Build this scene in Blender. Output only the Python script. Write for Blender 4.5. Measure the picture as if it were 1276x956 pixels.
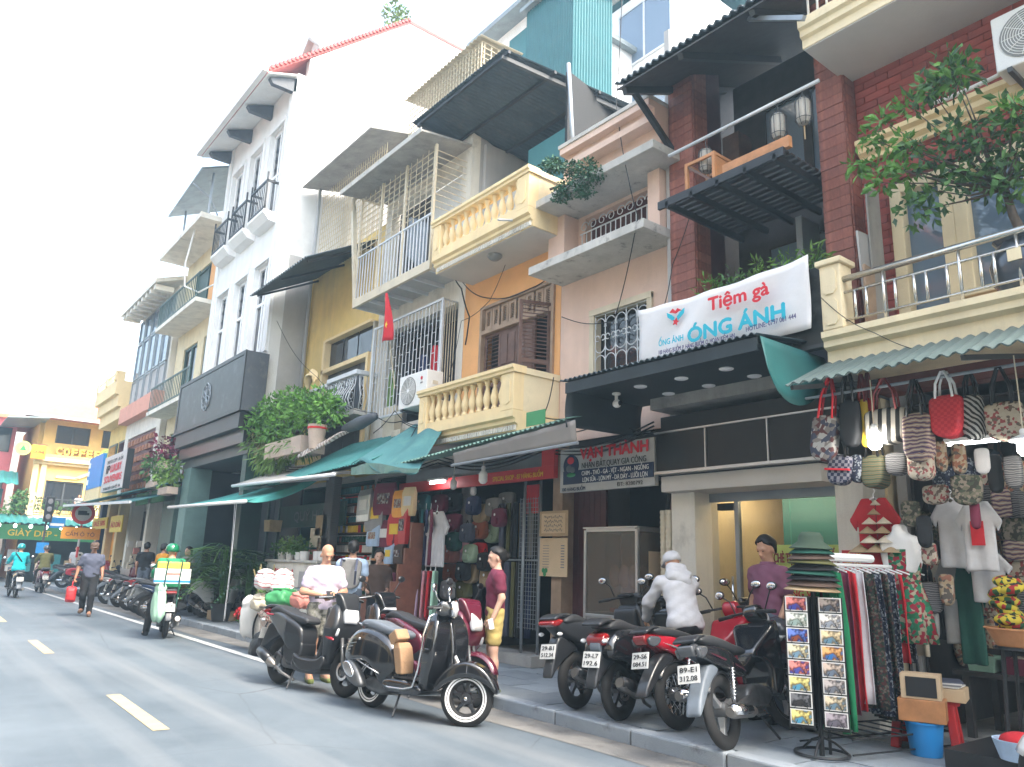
import bpy, bmesh, math, random
import numpy as np
from mathutils import Vector, Matrix, Euler
random.seed(7); RNG = np.random.default_rng(7)
for _o in list(bpy.data.objects): bpy.data.objects.remove(_o)
S = bpy.context.scene
C = S.collection
# ---------------------------------------------------------------- camera
# world: +Y runs away along the street, +X towards the house fronts, z = 0 is the road
FPX, CXP, CYP, EYE = 955.593, 638.0, 478.0, 1.47
PIT, ROL, YAW = (math.radians(a) for a in (13.463, 1.9131, 37.8725))
_fw = Vector((math.sin(YAW)*math.cos(PIT), math.cos(YAW)*math.cos(PIT), math.sin(PIT)))
_r0 = Vector((math.cos(YAW), -math.sin(YAW), 0)); _u0 = _r0.cross(_fw)
_rt = _r0*math.cos(ROL) + _u0*math.sin(ROL); _up = -_r0*math.sin(ROL) + _u0*math.cos(ROL)
cam = bpy.data.cameras.new('camera'); co = bpy.data.objects.new('camera', cam); C.objects.link(co)
cam.sensor_width = 36; cam.lens = FPX/1276*36; cam.clip_end = 2000; cam.clip_start = .05
co.matrix_world = Matrix(((_rt.x, _up.x, -_fw.x, 0), (_rt.y, _up.y, -_fw.y, 0), (_rt.z, _up.z, -_fw.z, EYE), (0, 0, 0, 1)))
S.camera = co
# ---------------------------------------------------------------- sky, sun, exposure
SUN_DIR = Vector((.16, -.56, .81)).normalized()          # towards the sun
wd = bpy.data.worlds.new('World'); S.world = wd; wd.use_nodes = True
_n = wd.node_tree.nodes; _l = wd.node_tree.links
_bg = _n['Background']; _sk = _n.new('ShaderNodeTexSky'); _sk.sky_type = 'NISHITA'; _sk.sun_disc = False
_sk.sun_elevation = math.asin(SUN_DIR.z); _sk.sun_rotation = math.atan2(SUN_DIR.x, SUN_DIR.y)
_sk.air_density = 1.6; _sk.dust_density = 5.0; _sk.ozone_density = 1.0
_hs = _n.new('ShaderNodeHueSaturation'); _hs.inputs['Saturation'].default_value = .72
_l.new(_sk.outputs[0], _hs.inputs['Color']); _l.new(_hs.outputs[0], _bg.inputs[0]); _bg.inputs[1].default_value = .15
_s = bpy.data.lights.new('sun', 'SUN'); _s.energy = 1.5; _s.angle = math.radians(20); _s.color = (1, .92, .80)
_so = bpy.data.objects.new('sun', _s); C.objects.link(_so); _so.rotation_euler = (-SUN_DIR).to_track_quat('-Z', 'Y').to_euler()
S.view_settings.view_transform = 'Standard'; S.view_settings.look = 'None'; S.view_settings.gamma = 1
S.view_settings.exposure = 2.3
S.render.engine = 'CYCLES'
# ---------------------------------------------------------------- photo pixel -> point
def ray(px, py): return _fw*FPX + _rt*(px-CXP) - _up*(py-CYP)
def W(px, py, X=None, Y=None, Z=None):
    d = ray(px, py)
    t = X/d.x if X is not None else (Y/d.y if Y is not None else (Z-EYE)/d.z)
    return Vector((d.x*t, d.y*t, EYE+d.z*t))
def wy(px, py, X): return W(px, py, X).y
def wz(px, py, X): return W(px, py, X).z
# ---------------------------------------------------------------- mesh building
class MB:
    def __init__(s): s.v = []; s.f = []
    def add(s, vs, fs):
        o = len(s.v); s.v += [tuple(p) for p in vs]; s.f += [tuple(i+o for i in q) for q in fs]; return s
    def box(s, x0, x1, y0, y1, z0, z1):
        if x0 > x1: x0, x1 = x1, x0
        if y0 > y1: y0, y1 = y1, y0
        if z0 > z1: z0, z1 = z1, z0
        return s.add([(x0,y0,z0),(x1,y0,z0),(x1,y1,z0),(x0,y1,z0),(x0,y0,z1),(x1,y0,z1),(x1,y1,z1),(x0,y1,z1)],
              [(0,3,2,1),(4,5,6,7),(0,1,5,4),(1,2,6,5),(2,3,7,6),(3,0,4,7)])
    def obox(s, c, sz, R=None):
        c = Vector(c); hx, hy, hz = (a/2 for a in sz); R = R or Matrix.Identity(3)
        vs = [c + R @ Vector((x*hx, y*hy, z*hz)) for z in (-1,1) for x, y in ((-1,-1),(1,-1),(1,1),(-1,1))]
        return s.add(vs, [(0,3,2,1),(4,5,6,7),(0,1,5,4),(1,2,6,5),(2,3,7,6),(3,0,4,7)])
    def bar(s, a, b, w, h, up=(0,0,1)):
        a = Vector(a); b = Vector(b); d = (b-a); L = d.length
        if L < 1e-6: return s
        d /= L; u = Vector(up)
        if abs(d.dot(u)) > .98: u = Vector((0,1,0))
        r = d.cross(u).normalized(); u = r.cross(d)
        R = Matrix((r, d, u)).transposed()
        return s.obox((a+b)/2, (w, L, h), R)
    def tube(s, pts, r, n=8, cap=True, closed=False):
        pts = [Vector(p) for p in pts]; m = len(pts)
        rr = r if isinstance(r, (list, tuple)) else [r]*m
        vs = []; u = None
        for i, p in enumerate(pts):
            if closed: d = pts[(i+1) % m]-pts[i-1]
            else: d = pts[min(i+1, m-1)]-pts[max(i-1, 0)]
            d = d.normalized() if d.length > 1e-9 else Vector((0,0,1))
            if u is None:
                u = d.orthogonal().normalized()
            else:
                u = u - d*u.dot(d); u = u.normalized() if u.length > 1e-6 else d.orthogonal().normalized()
            w_ = d.cross(u)
            for k in range(n):
                a = 2*math.pi*k/n; vs.append(p + (u*math.cos(a)+w_*math.sin(a))*rr[i])
        fs = []
        for i in range(m if closed else m-1):
            j = (i+1) % m
            for k in range(n):
                k2 = (k+1) % n; fs.append((i*n+k, i*n+k2, j*n+k2, j*n+k))
        if cap and not closed:
            fs.append(tuple(reversed(range(n)))); fs.append(tuple(range((m-1)*n, m*n)))
        return s.add(vs, fs)
    def lathe(s, prof, c=(0,0,0), n=16, axis='z', R=None, ring=False):
        vs = []; c = Vector(c)
        if ring: prof = list(prof)+[prof[0]]
        ring = math.dist(prof[0], prof[-1]) < 1e-6
        for r, h in prof:
            for k in range(n):
                a = 2*math.pi*k/n; x, y = r*math.cos(a), r*math.sin(a)
                p = {'z': (x, y, h), 'y': (x, h, -y), 'x': (h, x, y)}[axis]
                p = Vector(p); vs.append(c + (R @ p if R else p))
        m = len(prof); fs = []
        for i in range(m-1):
            for k in range(n):
                k2 = (k+1) % n; fs.append((i*n+k, i*n+k2, (i+1)*n+k2, (i+1)*n+k))
        if prof[0][0] > 1e-5 and not ring: fs.append(tuple(reversed(range(n))))
        if prof[-1][0] > 1e-5 and not ring: fs.append(tuple(range((m-1)*n, m*n)))
        return s.add(vs, fs)
    def prism(s, poly, d0, d1, axis='x'):
        n = len(poly)
        def P(u, v, d): return {'x': (d, u, v), 'y': (u, d, v), 'z': (u, v, d)}[axis]
        vs = [P(u, v, d0) for u, v in poly] + [P(u, v, d1) for u, v in poly]
        fs = [tuple(range(n)), tuple(reversed(range(n, 2*n)))] + [(i, i+n, (i+1) % n+n, (i+1) % n) for i in range(n)]
        return s.add(vs, fs)
    def loft(s, rings, cap=True, closed=False):
        n = len(rings[0]); vs = [p for r in rings for p in r]; fs = []
        m = len(rings)
        for i in range(m if closed else m-1):
            j = (i+1) % m
            for k in range(n):
                k2 = (k+1) % n; fs.append((i*n+k, i*n+k2, j*n+k2, j*n+k))
        if cap and not closed:
            fs.append(tuple(reversed(range(n)))); fs.append(tuple(range((m-1)*n, m*n)))
        return s.add(vs, fs)
    def grid(s, f, nu, nv):
        vs = [f(i/nu, j/nv) for i in range(nu+1) for j in range(nv+1)]
        fs = [(i*(nv+1)+j, (i+1)*(nv+1)+j, (i+1)*(nv+1)+j+1, i*(nv+1)+j+1) for i in range(nu) for j in range(nv)]
        return s.add(vs, fs)
    def ell(s, c, r, n=12, m=8, R=None):
        prof = [(max(1e-6, math.sin(math.pi*i/m)), -math.cos(math.pi*i/m)) for i in range(m+1)]
        D = Matrix.Diagonal(Vector(r)); return s.lathe(prof, c, n, 'z', (R @ D) if R else D)
    def mesh(s, name, m=None, smooth=False):
        me = bpy.data.meshes.new(name); me.from_pydata(s.v, [], s.f); me.update()
        bm = bmesh.new(); bm.from_mesh(me); bmesh.ops.recalc_face_normals(bm, faces=bm.faces); bm.to_mesh(me); bm.free()
        if smooth: me.shade_smooth() if smooth is True else shade_auto(me, smooth)
        if m is not None: me.materials.append(MAT(m))
        return me
    def build(s, name, m, parent=None, smooth=False, bevel=0, solid=0, mw=None):
        o = bpy.data.objects.new(name, s.mesh(name, m, smooth)); C.objects.link(o)
        if parent is not None: o.parent = parent
        if mw is not None: o.matrix_basis = mw
        if solid:
            q = o.modifiers.new('solid', 'SOLIDIFY'); q.thickness = solid; q.offset = 0
        if bevel:
            q = o.modifiers.new('bevel', 'BEVEL'); q.width = bevel; q.segments = 2; q.limit_method = 'ANGLE'; q.angle_limit = .7
        return o
def shade_auto(me, ang):
    me.shade_smooth()
    try: me.set_sharp_from_angle(angle=ang)
    except Exception: pass
def tag(o, label=None, cat=None, group=None, kind=None):
    if label: o['label'] = label
    if cat: o['category'] = cat
    if group: o['group'] = group
    if kind: o['kind'] = kind
    return o
def thing(name, label, cat, loc=(0,0,0), rz=0, group=None):
    o = bpy.data.objects.new(name, None); C.objects.link(o); o.empty_display_size = .1
    o.location = loc; o.rotation_euler = (0, 0, rz)
    return tag(o, label, cat, group)
def inst(me, name, parent=None, loc=(0,0,0), rot=(0,0,0), scale=(1,1,1), m=None):
    o = bpy.data.objects.new(name, me); C.objects.link(o); o.parent = parent
    o.location = loc; o.rotation_euler = rot; o.scale = scale
    if m: set_mat(o, m)
    return o
def set_mat(o, m):
    if not o.data.materials: o.data.materials.append(None)
    o.material_slots[0].link = 'OBJECT'; o.material_slots[0].material = MAT(m)
def copy_tree(o, parent=None):
    c = o.copy(); C.objects.link(c); c.parent = parent
    for ch in list(o.children): copy_tree(ch, c)
    return c
def local(mb, T):                                            # move a builder's points through a matrix
    mb.v = [tuple(T @ Vector(p)) for p in mb.v]; return mb
def bx(name, m, parent, *b, bevel=0): return MB().box(*b).build(name, m, parent, bevel=bevel)
def lerp(a, b, t): return a+(b-a)*t
# ---------------------------------------------------------------- signed distance shapes -> smooth mesh (surface nets)
_CORN = [(i, j, k) for i in (0,1) for j in (0,1) for k in (0,1)]
_EDG = [(a, b) for a in range(8) for b in range(a+1, 8) if sum(abs(_CORN[a][q]-_CORN[b][q]) for q in range(3)) == 1]
def surfnet(F, lo, h):
    s = F < 0; nx, ny, nz = F.shape
    cn = [F[i:nx-1+i, j:ny-1+j, k:nz-1+k] for i, j, k in _CORN]
    cs = [c < 0 for c in cn]; a = cs[0].copy(); b = cs[0].copy()
    for c in cs[1:]: a |= c; b &= c
    m = a & ~b
    idx = -np.ones(m.shape, int); nn = int(m.sum()); idx[m] = np.arange(nn)
    cells = np.argwhere(m).astype(float); acc = np.zeros((nn, 3)); cnt = np.zeros(nn)
    vals = [c[m] for c in cn]
    for i, j in _EDG:
        fa, fb = vals[i], vals[j]; cr = (fa < 0) != (fb < 0)
        t = np.where(cr, fa/np.where(cr, fa-fb, 1), 0)
        p = np.array(_CORN[i], float) + t[:, None]*(np.array(_CORN[j], float)-np.array(_CORN[i], float))
        acc[cr] += p[cr]; cnt[cr] += 1
    V = (cells + acc/np.maximum(cnt, 1)[:, None])*h + np.array(lo)
    fs = []
    for ax in range(3):
        sl0 = [slice(1, -1)]*3; sl1 = [slice(1, -1)]*3; sl0[ax] = slice(0, -1); sl1[ax] = slice(1, None)
        A = s[tuple(sl0)]; B = s[tuple(sl1)]
        g = np.argwhere(A != B)
        if not len(g): continue
        u, w = [q for q in range(3) if q != ax]
        base = g.copy(); base[:, u] += 1; base[:, w] += 1
        def cell(du, dw):
            q = base.copy(); q[:, u] += du; q[:, w] += dw; return idx[q[:, 0], q[:, 1], q[:, 2]]
        q = np.stack([cell(-1,-1), cell(0,-1), cell(0,0), cell(-1,0)], 1)
        fl = A[A != B]
        if ax == 1: fl = ~fl
        q[~fl] = q[~fl][:, ::-1]
        fs.append(q)
    Q = np.concatenate(fs); Q = Q[(Q >= 0).all(1)]
    return V, Q
def np_mesh(name, V, Q, m=None):
    me = bpy.data.meshes.new(name)
    me.vertices.add(len(V)); me.vertices.foreach_set('co', np.ascontiguousarray(V, np.float32).ravel())
    me.loops.add(Q.size); me.loops.foreach_set('vertex_index', np.ascontiguousarray(Q, np.int32).ravel())
    me.polygons.add(len(Q)); me.polygons.foreach_set('loop_start', np.arange(0, Q.size, Q.shape[1], dtype=np.int32))
    me.update(calc_edges=True); me.validate(); me.shade_smooth()
    if m is not None: me.materials.append(MAT(m))
    return me
def grid3(lo, hi, h):
    ax = [np.arange(lo[i], hi[i]+h, h) for i in range(3)]
    return ax
def poly_sd(px, py, poly):
    d = np.full(px.shape, 1e9); ins = np.zeros(px.shape, bool); n = len(poly)
    for i in range(n):
        ax, ay = poly[i]; bx_, by = poly[(i+1) % n]
        ex, ey = bx_-ax, by-ay; L = ex*ex+ey*ey+1e-12
        t = np.clip(((px-ax)*ex+(py-ay)*ey)/L, 0, 1)
        d = np.minimum(d, (px-ax-t*ex)**2+(py-ay-t*ey)**2)
        c = (ay > py) != (by > py)
        with np.errstate(divide='ignore', invalid='ignore'):
            ins ^= c & (px < ex*(py-ay)/np.where(ey == 0, 1e-12, ey)+ax)
    d = np.sqrt(d); return np.where(ins, -d, d)
def smooth_poly(poly, it=2):
    for _ in range(it):
        q = []
        for i in range(len(poly)):
            a = poly[i]; b = poly[(i+1) % len(poly)]
            q += [(a[0]*.75+b[0]*.25, a[1]*.75+b[1]*.25), (a[0]*.25+b[0]*.75, a[1]*.25+b[1]*.75)]
        poly = q
    return poly
def panel_mesh(name, poly, hw, r=.03, h=.012, m=None, smooth=2, y0=0, hole=None):
    """side outline (u = x, v = z) given a half width hw (number or f(u, v)) with rounded edges"""
    P = smooth_poly(poly, smooth) if smooth else poly
    us = [p[0] for p in P]; vs = [p[1] for p in P]
    U = np.arange(min(us)-2*h, max(us)+3*h, h); V_ = np.arange(min(vs)-2*h, max(vs)+3*h, h)
    uu, vv = np.meshgrid(U, V_, indexing='ij'); d2 = poly_sd(uu, vv, P)
    if hole: d2 = np.maximum(d2, -poly_sd(uu, vv, smooth_poly(hole, 2)))
    w = hw(uu, vv) if callable(hw) else np.full(uu.shape, float(hw))
    wm = float(w.max()); Yv = np.arange(-wm-2*h, wm+3*h, h)
    a = (d2+r)[:, None, :]; b = np.abs(Yv)[None, :, None]-w[:, None, :]+r
    F = np.sqrt(np.maximum(a, 0)**2+np.maximum(b, 0)**2)+np.minimum(np.maximum(a, b), 0)-r
    V, Q = surfnet(F, (U[0], Yv[0]+y0, V_[0]), h)
    return np_mesh(name, V, Q, m)
def link(me, name, parent=None, m=None):
    o = bpy.data.objects.new(name, me); C.objects.link(o); o.parent = parent
    if m: set_mat(o, m)
    return o
# ---------------------------------------------------------------- flat lettering
def text_mesh(txt, size=1.0, extrude=.004, bold=0, align='CENTER', spacing=1.0):
    cu = bpy.data.curves.new('t', 'FONT'); cu.body = txt; cu.size = size; cu.extrude = extrude; cu.offset = bold
    cu.align_x = align; cu.align_y = 'CENTER'; cu.space_character = spacing; cu.resolution_u = 3
    ob = bpy.data.objects.new('t', cu); C.objects.link(ob); dg = bpy.context.evaluated_depsgraph_get(); dg.update()
    me = bpy.data.meshes.new_from_object(ob.evaluated_get(dg)); bpy.data.objects.remove(ob); return me
def text_on(name, txt, m, parent, c, right, up, size, width=None, bold=0, out=.006, italic=0):
    """lettering on a plane: c centre, right / up unit-ish vectors"""
    me = text_mesh(txt, size, .002); n = len(me.vertices)
    if n == 0: return None
    V = np.zeros(n*3, np.float32); me.vertices.foreach_get('co', V); V = V.reshape(-1, 3)
    if width:
        w0 = V[:, 0].max()-V[:, 0].min(); V[:, 0] *= width/max(w0, 1e-6)
    V[:, 0] -= (V[:, 0].max()+V[:, 0].min())/2; V[:, 1] -= (V[:, 1].max()+V[:, 1].min())/2
    r = Vector(right).normalized(); u = Vector(up).normalized(); nn = r.cross(u).normalized()
    B = np.array([r, u, nn]); V = V @ B + np.array(Vector(c)+nn*out)
    fs = [tuple(p.vertices) for p in me.polygons]; sh = [(0, 0)]+([(s*bold*size*.8, t*bold*size*.8) for s, t in ((1,0),(-1,0),(0,1),(0,-1))] if bold > .015 else [])
    vs = np.concatenate([V+np.array(r*a+u*b+nn*.0003*i) for i, (a, b) in enumerate(sh)]); me = bpy.data.meshes.new(name); me.from_pydata(vs.tolist(), [], [tuple(q+i*n for q in f) for i in range(len(sh)) for f in fs])
    me.name = name; me.materials.clear(); me.materials.append(MAT(m))
    o = bpy.data.objects.new(name, me); C.objects.link(o); o.parent = parent; return o
# ================================================================ materials
_MD = {}; _MC = {}
def D(name, col, rough=.6, metal=0, var=.1, scale=2.5, streak=0, bump=0, bscale=80, dirt=None, dscale=1.5, dlo=.55, spec=.4, **k):
    _MD[name] = dict(col=col, rough=rough, metal=metal, var=var, scale=scale, streak=streak, bump=bump, bscale=bscale, dirt=dirt, dscale=dscale, dlo=dlo, spec=spec, **k)
def _nd(nt, t, **kw):
    n = nt.nodes.new(t)
    for a, b in kw.items():
        if a in n.inputs: n.inputs[a].default_value = b
        else: setattr(n, a, b)
    return n
def _mix(nt, a, b, f, mode='MIX'):
    n = nt.nodes.new('ShaderNodeMix'); n.data_type = 'RGBA'; n.blend_type = mode
    for s, v in ((n.inputs[0], f), (n.inputs[6], a), (n.inputs[7], b)):
        if hasattr(v, 'is_linked') or hasattr(v, 'links'): nt.links.new(v, s)
        else: s.default_value = v if not isinstance(v, tuple) else (*v[:3], 1)
    return n.outputs[2]
def _ramp(nt, src, lo, hi, c0=(0,0,0,1), c1=(1,1,1,1)):
    r = nt.nodes.new('ShaderNodeValToRGB'); e = r.color_ramp.elements
    e[0].position = lo; e[0].color = c0; e[1].position = hi; e[1].color = c1
    nt.links.new(src, r.inputs[0]); return r.outputs[0]
def MAT(name):
    if not isinstance(name, str): return name
    if name in _MC: return _MC[name]
    d = _MD[name]; m = bpy.data.materials.new(name); m.use_nodes = True; _MC[name] = m
    nt = m.node_tree; b = nt.nodes['Principled BSDF']; L = nt.links
    c = d['col']; b.inputs['Roughness'].default_value = d['rough']; b.inputs['Metallic'].default_value = d['metal']
    b.inputs['Specular IOR Level'].default_value = d['spec']
    tc = nt.nodes.new('ShaderNodeTexCoord'); src = tc.outputs['Object']
    if d.get('custom'):
        d['custom'](nt, b, src, d); return m
    if d['var']:
        n1 = _nd(nt, 'ShaderNodeTexNoise', Scale=d['scale'], Detail=6, Roughness=.6); L.new(src, n1.inputs['Vector'])
        f = _ramp(nt, n1.outputs[0], .3, .7); v = d['var']
        col = _mix(nt, tuple(q*(1-v) for q in c[:3]), tuple(min(1, q*(1+v*.6)) for q in c[:3]), f)
    else: col = None; b.inputs['Base Color'].default_value = (*c[:3], 1)
    if d['streak'] and col is not None:
        mp = _nd(nt, 'ShaderNodeMapping'); mp.inputs['Scale'].default_value = (2.6, 2.6, .22); L.new(src, mp.inputs[0])
        n2 = _nd(nt, 'ShaderNodeTexNoise', Scale=1.0, Detail=9, Roughness=.7); L.new(mp.outputs[0], n2.inputs['Vector'])
        f2 = _ramp(nt, n2.outputs[0], .45, .75); s = d['streak']
        mm = nt.nodes.new('ShaderNodeMath'); mm.operation = 'MULTIPLY'; L.new(f2, mm.inputs[0]); mm.inputs[1].default_value = s
        col = _mix(nt, col, d['dirt'] or tuple(q*.45 for q in c[:3]), mm.outputs[0])
    if d['dirt'] is not None and col is not None:
        n3 = _nd(nt, 'ShaderNodeTexNoise', Scale=d['dscale'], Detail=9, Roughness=.72); L.new(src, n3.inputs['Vector'])
        f3 = _ramp(nt, n3.outputs[0], d['dlo'], d['dlo']+.14); mm = nt.nodes.new('ShaderNodeMath'); mm.operation = 'MULTIPLY'
        L.new(f3, mm.inputs[0]); mm.inputs[1].default_value = d.get('damt', .7)
        col = _mix(nt, col, d['dirt'], mm.outputs[0])
    if d.get('rnd'):                                         # small difference from object to object
        oi = nt.nodes.new('ShaderNodeObjectInfo'); hs = _nd(nt, 'ShaderNodeHueSaturation')
        mr = _nd(nt, 'ShaderNodeMapRange'); mr.inputs[3].default_value = 1-d['rnd']; mr.inputs[4].default_value = 1+d['rnd']
        L.new(oi.outputs['Random'], mr.inputs[0]); L.new(mr.outputs[0], hs.inputs['Value'])
        L.new(col, hs.inputs['Color']); col = hs.outputs[0]
    if col is not None: L.new(col, b.inputs['Base Color'])
    if d['bump']:
        n4 = _nd(nt, 'ShaderNodeTexNoise', Scale=d['bscale'], Detail=4); L.new(src, n4.inputs['Vector'])
        bp = _nd(nt, 'ShaderNodeBump', Strength=d['bump'], Distance=.02); L.new(n4.outputs[0], bp.inputs['Height']); L.new(bp.outputs[0], b.inputs['Normal'])
    if d.get('emit'):
        b.inputs['Emission Color'].default_value = (*d['emit'][:3], 1); b.inputs['Emission Strength'].default_value = d['emit'][3]
    if d.get('alpha'): b.inputs['Alpha'].default_value = d['alpha']
    if d.get('coat'): b.inputs['Coat Weight'].default_value = d['coat']; b.inputs['Coat Roughness'].default_value = .06
    if d.get('trans'): b.inputs['Transmission Weight'].default_value = d['trans']
    if d.get('sub'): b.inputs['Subsurface Weight'].default_value = d['sub']; b.inputs['Subsurface Radius'].default_value = (.02, .008, .004)
    return m
# two-colour repeat for cloth / print: bands, checks, spots
def _pattern(nt, b, src, d):
    L = nt.links; k = d['pat']; mp = _nd(nt, 'ShaderNodeMapping'); mp.inputs['Scale'].default_value = d.get('ps', (1,1,1)); L.new(src, mp.inputs[0]); v = mp.outputs[0]
    cs = [(*c, 1) for c in d['cols']]
    if k == 'bands':
        w = _nd(nt, 'ShaderNodeTexWave', Scale=d.get('pscale', 5), Distortion=d.get('dist', 0)); w.bands_direction = d.get('dir', 'Z'); L.new(v, w.inputs['Vector']); o = w.outputs['Fac']
    elif k == 'check':
        w = _nd(nt, 'ShaderNodeTexChecker', Scale=d.get('pscale', 8)); L.new(v, w.inputs['Vector']); o = w.outputs['Fac']
    elif k == 'spots':
        w = _nd(nt, 'ShaderNodeTexVoronoi', Scale=d.get('pscale', 12)); L.new(v, w.inputs['Vector']); o = w.outputs['Color']
        sx = nt.nodes.new('ShaderNodeSeparateColor'); L.new(o, sx.inputs[0]); o = sx.outputs[0]
    else:
        w = _nd(nt, 'ShaderNodeTexNoise', Scale=d.get('pscale', 8), Detail=3); L.new(v, w.inputs['Vector']); o = w.outputs[0]
    r = nt.nodes.new('ShaderNodeValToRGB'); r.color_ramp.interpolation = d.get('interp', 'CONSTANT'); e = r.color_ramp.elements
    n = len(cs); pos = d.get('pos') or [i/n for i in range(n)]
    while len(e) < n: e.new(.5)
    for i in range(n): e[i].position = pos[i]; e[i].color = cs[i]
    L.new(o, r.inputs[0]); L.new(r.outputs[0], b.inputs['Base Color'])
def DP(name, pat, cols, rough=.8, **k): D(name, cols[0], rough, pat=pat, cols=cols, custom=_pattern, **k)
def _glass(nt, b, src, d):
    b.inputs['Base Color'].default_value = (*d['col'], 1); b.inputs['Roughness'].default_value = d['rough']; b.inputs['Specular IOR Level'].default_value = d['spec']
    b.inputs['Alpha'].default_value = d.get('alpha', .35)
D('glass', (.02,.03,.035), .03, spec=.9, custom=_glass, alpha=.16)
D('glass_blue', (.17,.24,.33), .05, spec=.9, custom=_glass, alpha=.8)  # blue base also stands in for sky reflected in the panes
D('glass_dark', (.025,.03,.04), .06, spec=.8, custom=_glass, alpha=.86)
D('glass_smoked', (.16,.13,.10), .15, spec=.7, custom=_glass, alpha=.55)
# ground
def _asphalt(nt, b, src, d):
    L = nt.links; n1 = _nd(nt, 'ShaderNodeTexNoise', Scale=.35, Detail=8, Roughness=.65); L.new(src, n1.inputs['Vector'])
    n2 = _nd(nt, 'ShaderNodeTexNoise', Scale=140, Detail=3); L.new(src, n2.inputs['Vector'])
    mp = _nd(nt, 'ShaderNodeMapping'); mp.inputs['Scale'].default_value = (1.6, .05, 1); L.new(src, mp.inputs[0])
    n3 = _nd(nt, 'ShaderNodeTexNoise', Scale=1.2, Detail=4); L.new(mp.outputs[0], n3.inputs['Vector'])
    c = _mix(nt, (.068,.090,.110), (.112,.139,.163), _ramp(nt, n1.outputs[0], .38, .62))
    c = _mix(nt, c, (.16,.175,.188), _ramp(nt, n3.outputs[0], .48, .75)); c = _mix(nt, c, (.21,.22,.23), _ramp(nt, n2.outputs[0], .56, .8))
    n5 = _nd(nt, 'ShaderNodeTexNoise', Scale=.9, Detail=10, Roughness=.75); L.new(src, n5.inputs['Vector'])
    c = _mix(nt, c, (.06,.068,.076), _ramp(nt, n5.outputs[0], .63, .78))
    vo = _nd(nt, 'ShaderNodeTexVoronoi', Scale=.3, feature='DISTANCE_TO_EDGE'); mx = _mix(nt, src, n5.outputs['Color'], .12); L.new(mx, vo.inputs['Vector'])
    ck = _ramp(nt, vo.outputs['Distance'], .001, .004, (.6,.6,.6,1), (0,0,0,1)); kk = nt.nodes.new('ShaderNodeMath'); kk.operation = 'MULTIPLY'; L.new(ck, kk.inputs[0]); L.new(_ramp(nt, n1.outputs[0], .46, .6), kk.inputs[1]); c = _mix(nt, c, (.03,.033,.036), kk.outputs[0])
    L.new(c, b.inputs['Base Color']); b.inputs['Roughness'].default_value = .62
    bp = _nd(nt, 'ShaderNodeBump', Strength=.35, Distance=.01); L.new(n2.outputs[0], bp.inputs['Height']); L.new(bp.outputs[0], b.inputs['Normal'])
D('asphalt', (.06,.06,.07), custom=_asphalt)
D('gutter', (.19,.185,.175), .8, var=.3, scale=1.2, dirt=(.08,.075,.07), dscale=2.5, dlo=.52, bump=.5, bscale=90)
D('paver', (.25,.285,.315), .55, var=.16, scale=3, rnd=.18, dirt=(.09,.09,.09), dscale=2.2, dlo=.55, bump=.25, bscale=70)
D('joint', (.07,.07,.068), .9, var=.3)
D('kerb', (.29,.325,.36), .6, var=.15, scale=3, rnd=.12, dirt=(.09,.09,.09), dscale=3, bump=.3)
D('paint_white', (.46,.47,.47), .6, var=.18, scale=5, dirt=(.16,.16,.165), dscale=4, dlo=.56)
D('paint_cream', (.44,.36,.21), .6, var=.15, scale=5, dirt=(.2,.19,.17), dscale=5, dlo=.58)
# plaster and stone
P = dict(rough=.85, bump=.15, bscale=45)
D('plaster_white', (.78,.78,.77), var=.06, streak=0.32, dirt=(.48,.47,.45), dscale=.7, dlo=.6, damt=.5, **P)
D('plaster_grey', (.45,.44,.43), var=.18, scale=.9, streak=0.45, dirt=(.3,.29,.28), dscale=.9, dlo=.56, damt=.5, **P)
D('plaster_peach', (.72,.52,.42), var=.08, streak=0.4, dirt=(.5,.36,.29), dscale=1.2, dlo=.58, damt=.5, **P)
D('plaster_orange', (.80,.42,.17), var=.08, streak=0.22, dirt=(.6,.33,.16), dscale=1.6, dlo=.6, damt=.4, **P)
D('plaster_yellow', (.76,.55,.2), var=.1, streak=0.45, dirt=(.48,.37,.2), dscale=1.4, dlo=.58, damt=.5, **P)
D('plaster_gold', (.78,.53,.18), var=.1, streak=0.36, dirt=(.6,.38,.12), dscale=1.4, dlo=.6, damt=.4, **P)
D('stucco_cream', (.82,.64,.36), var=.08, streak=0.36, dirt=(.5,.40,.26), dscale=1.8, dlo=.58, damt=.5, **P)
D('stucco_pale', (.78,.66,.44), var=.08, streak=0.4, dirt=(.45,.38,.27), dscale=1.8, dlo=.56, damt=.5, **P)
D('stucco_ivory', (.74,.70,.62), var=.08, streak=0.54, dirt=(.33,.31,.28), dscale=1.6, dlo=.56, damt=.6, **P)
D('soffit', (.52,.49,.45), var=.1, scale=1.2, dirt=(.36,.33,.30), dscale=1.0, dlo=.58, damt=.5, **P)
D('slab_old', (.52,.50,.46), var=.14, scale=2, streak=0.36, dirt=(.10,.095,.09), dscale=4.5, dlo=.56, damt=.85, **P)
D('plaster_pink', (.66,.18,.2), var=.12, dirt=(.5,.2,.2), **P)
D('concrete', (.34,.33,.31), var=.2, streak=0.54, dirt=(.16,.155,.15), **P)
D('brick_red', (.33,.075,.06), .75, var=.2, scale=9, rnd=.22, bump=.2)
D('mortar', (.16,.06,.05), .9, var=.2, scale=9)
D('wood_red', (.30,.105,.075), .6, var=.35, scale=6, rnd=.2, dirt=(.12,.05,.04), dscale=5, dlo=.54, bump=.2, bscale=30)
D('wood_brown', (.13,.07,.05), .55, var=.3, scale=8, bump=.15)
D('shutter_brown', (.15,.085,.065), .6, var=.25, scale=6, dirt=(.30,.24,.2), dscale=7, dlo=.6)
D('wood_frame', (.36,.25,.17), .6, var=.25, scale=6, dirt=(.2,.13,.09))
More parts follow.
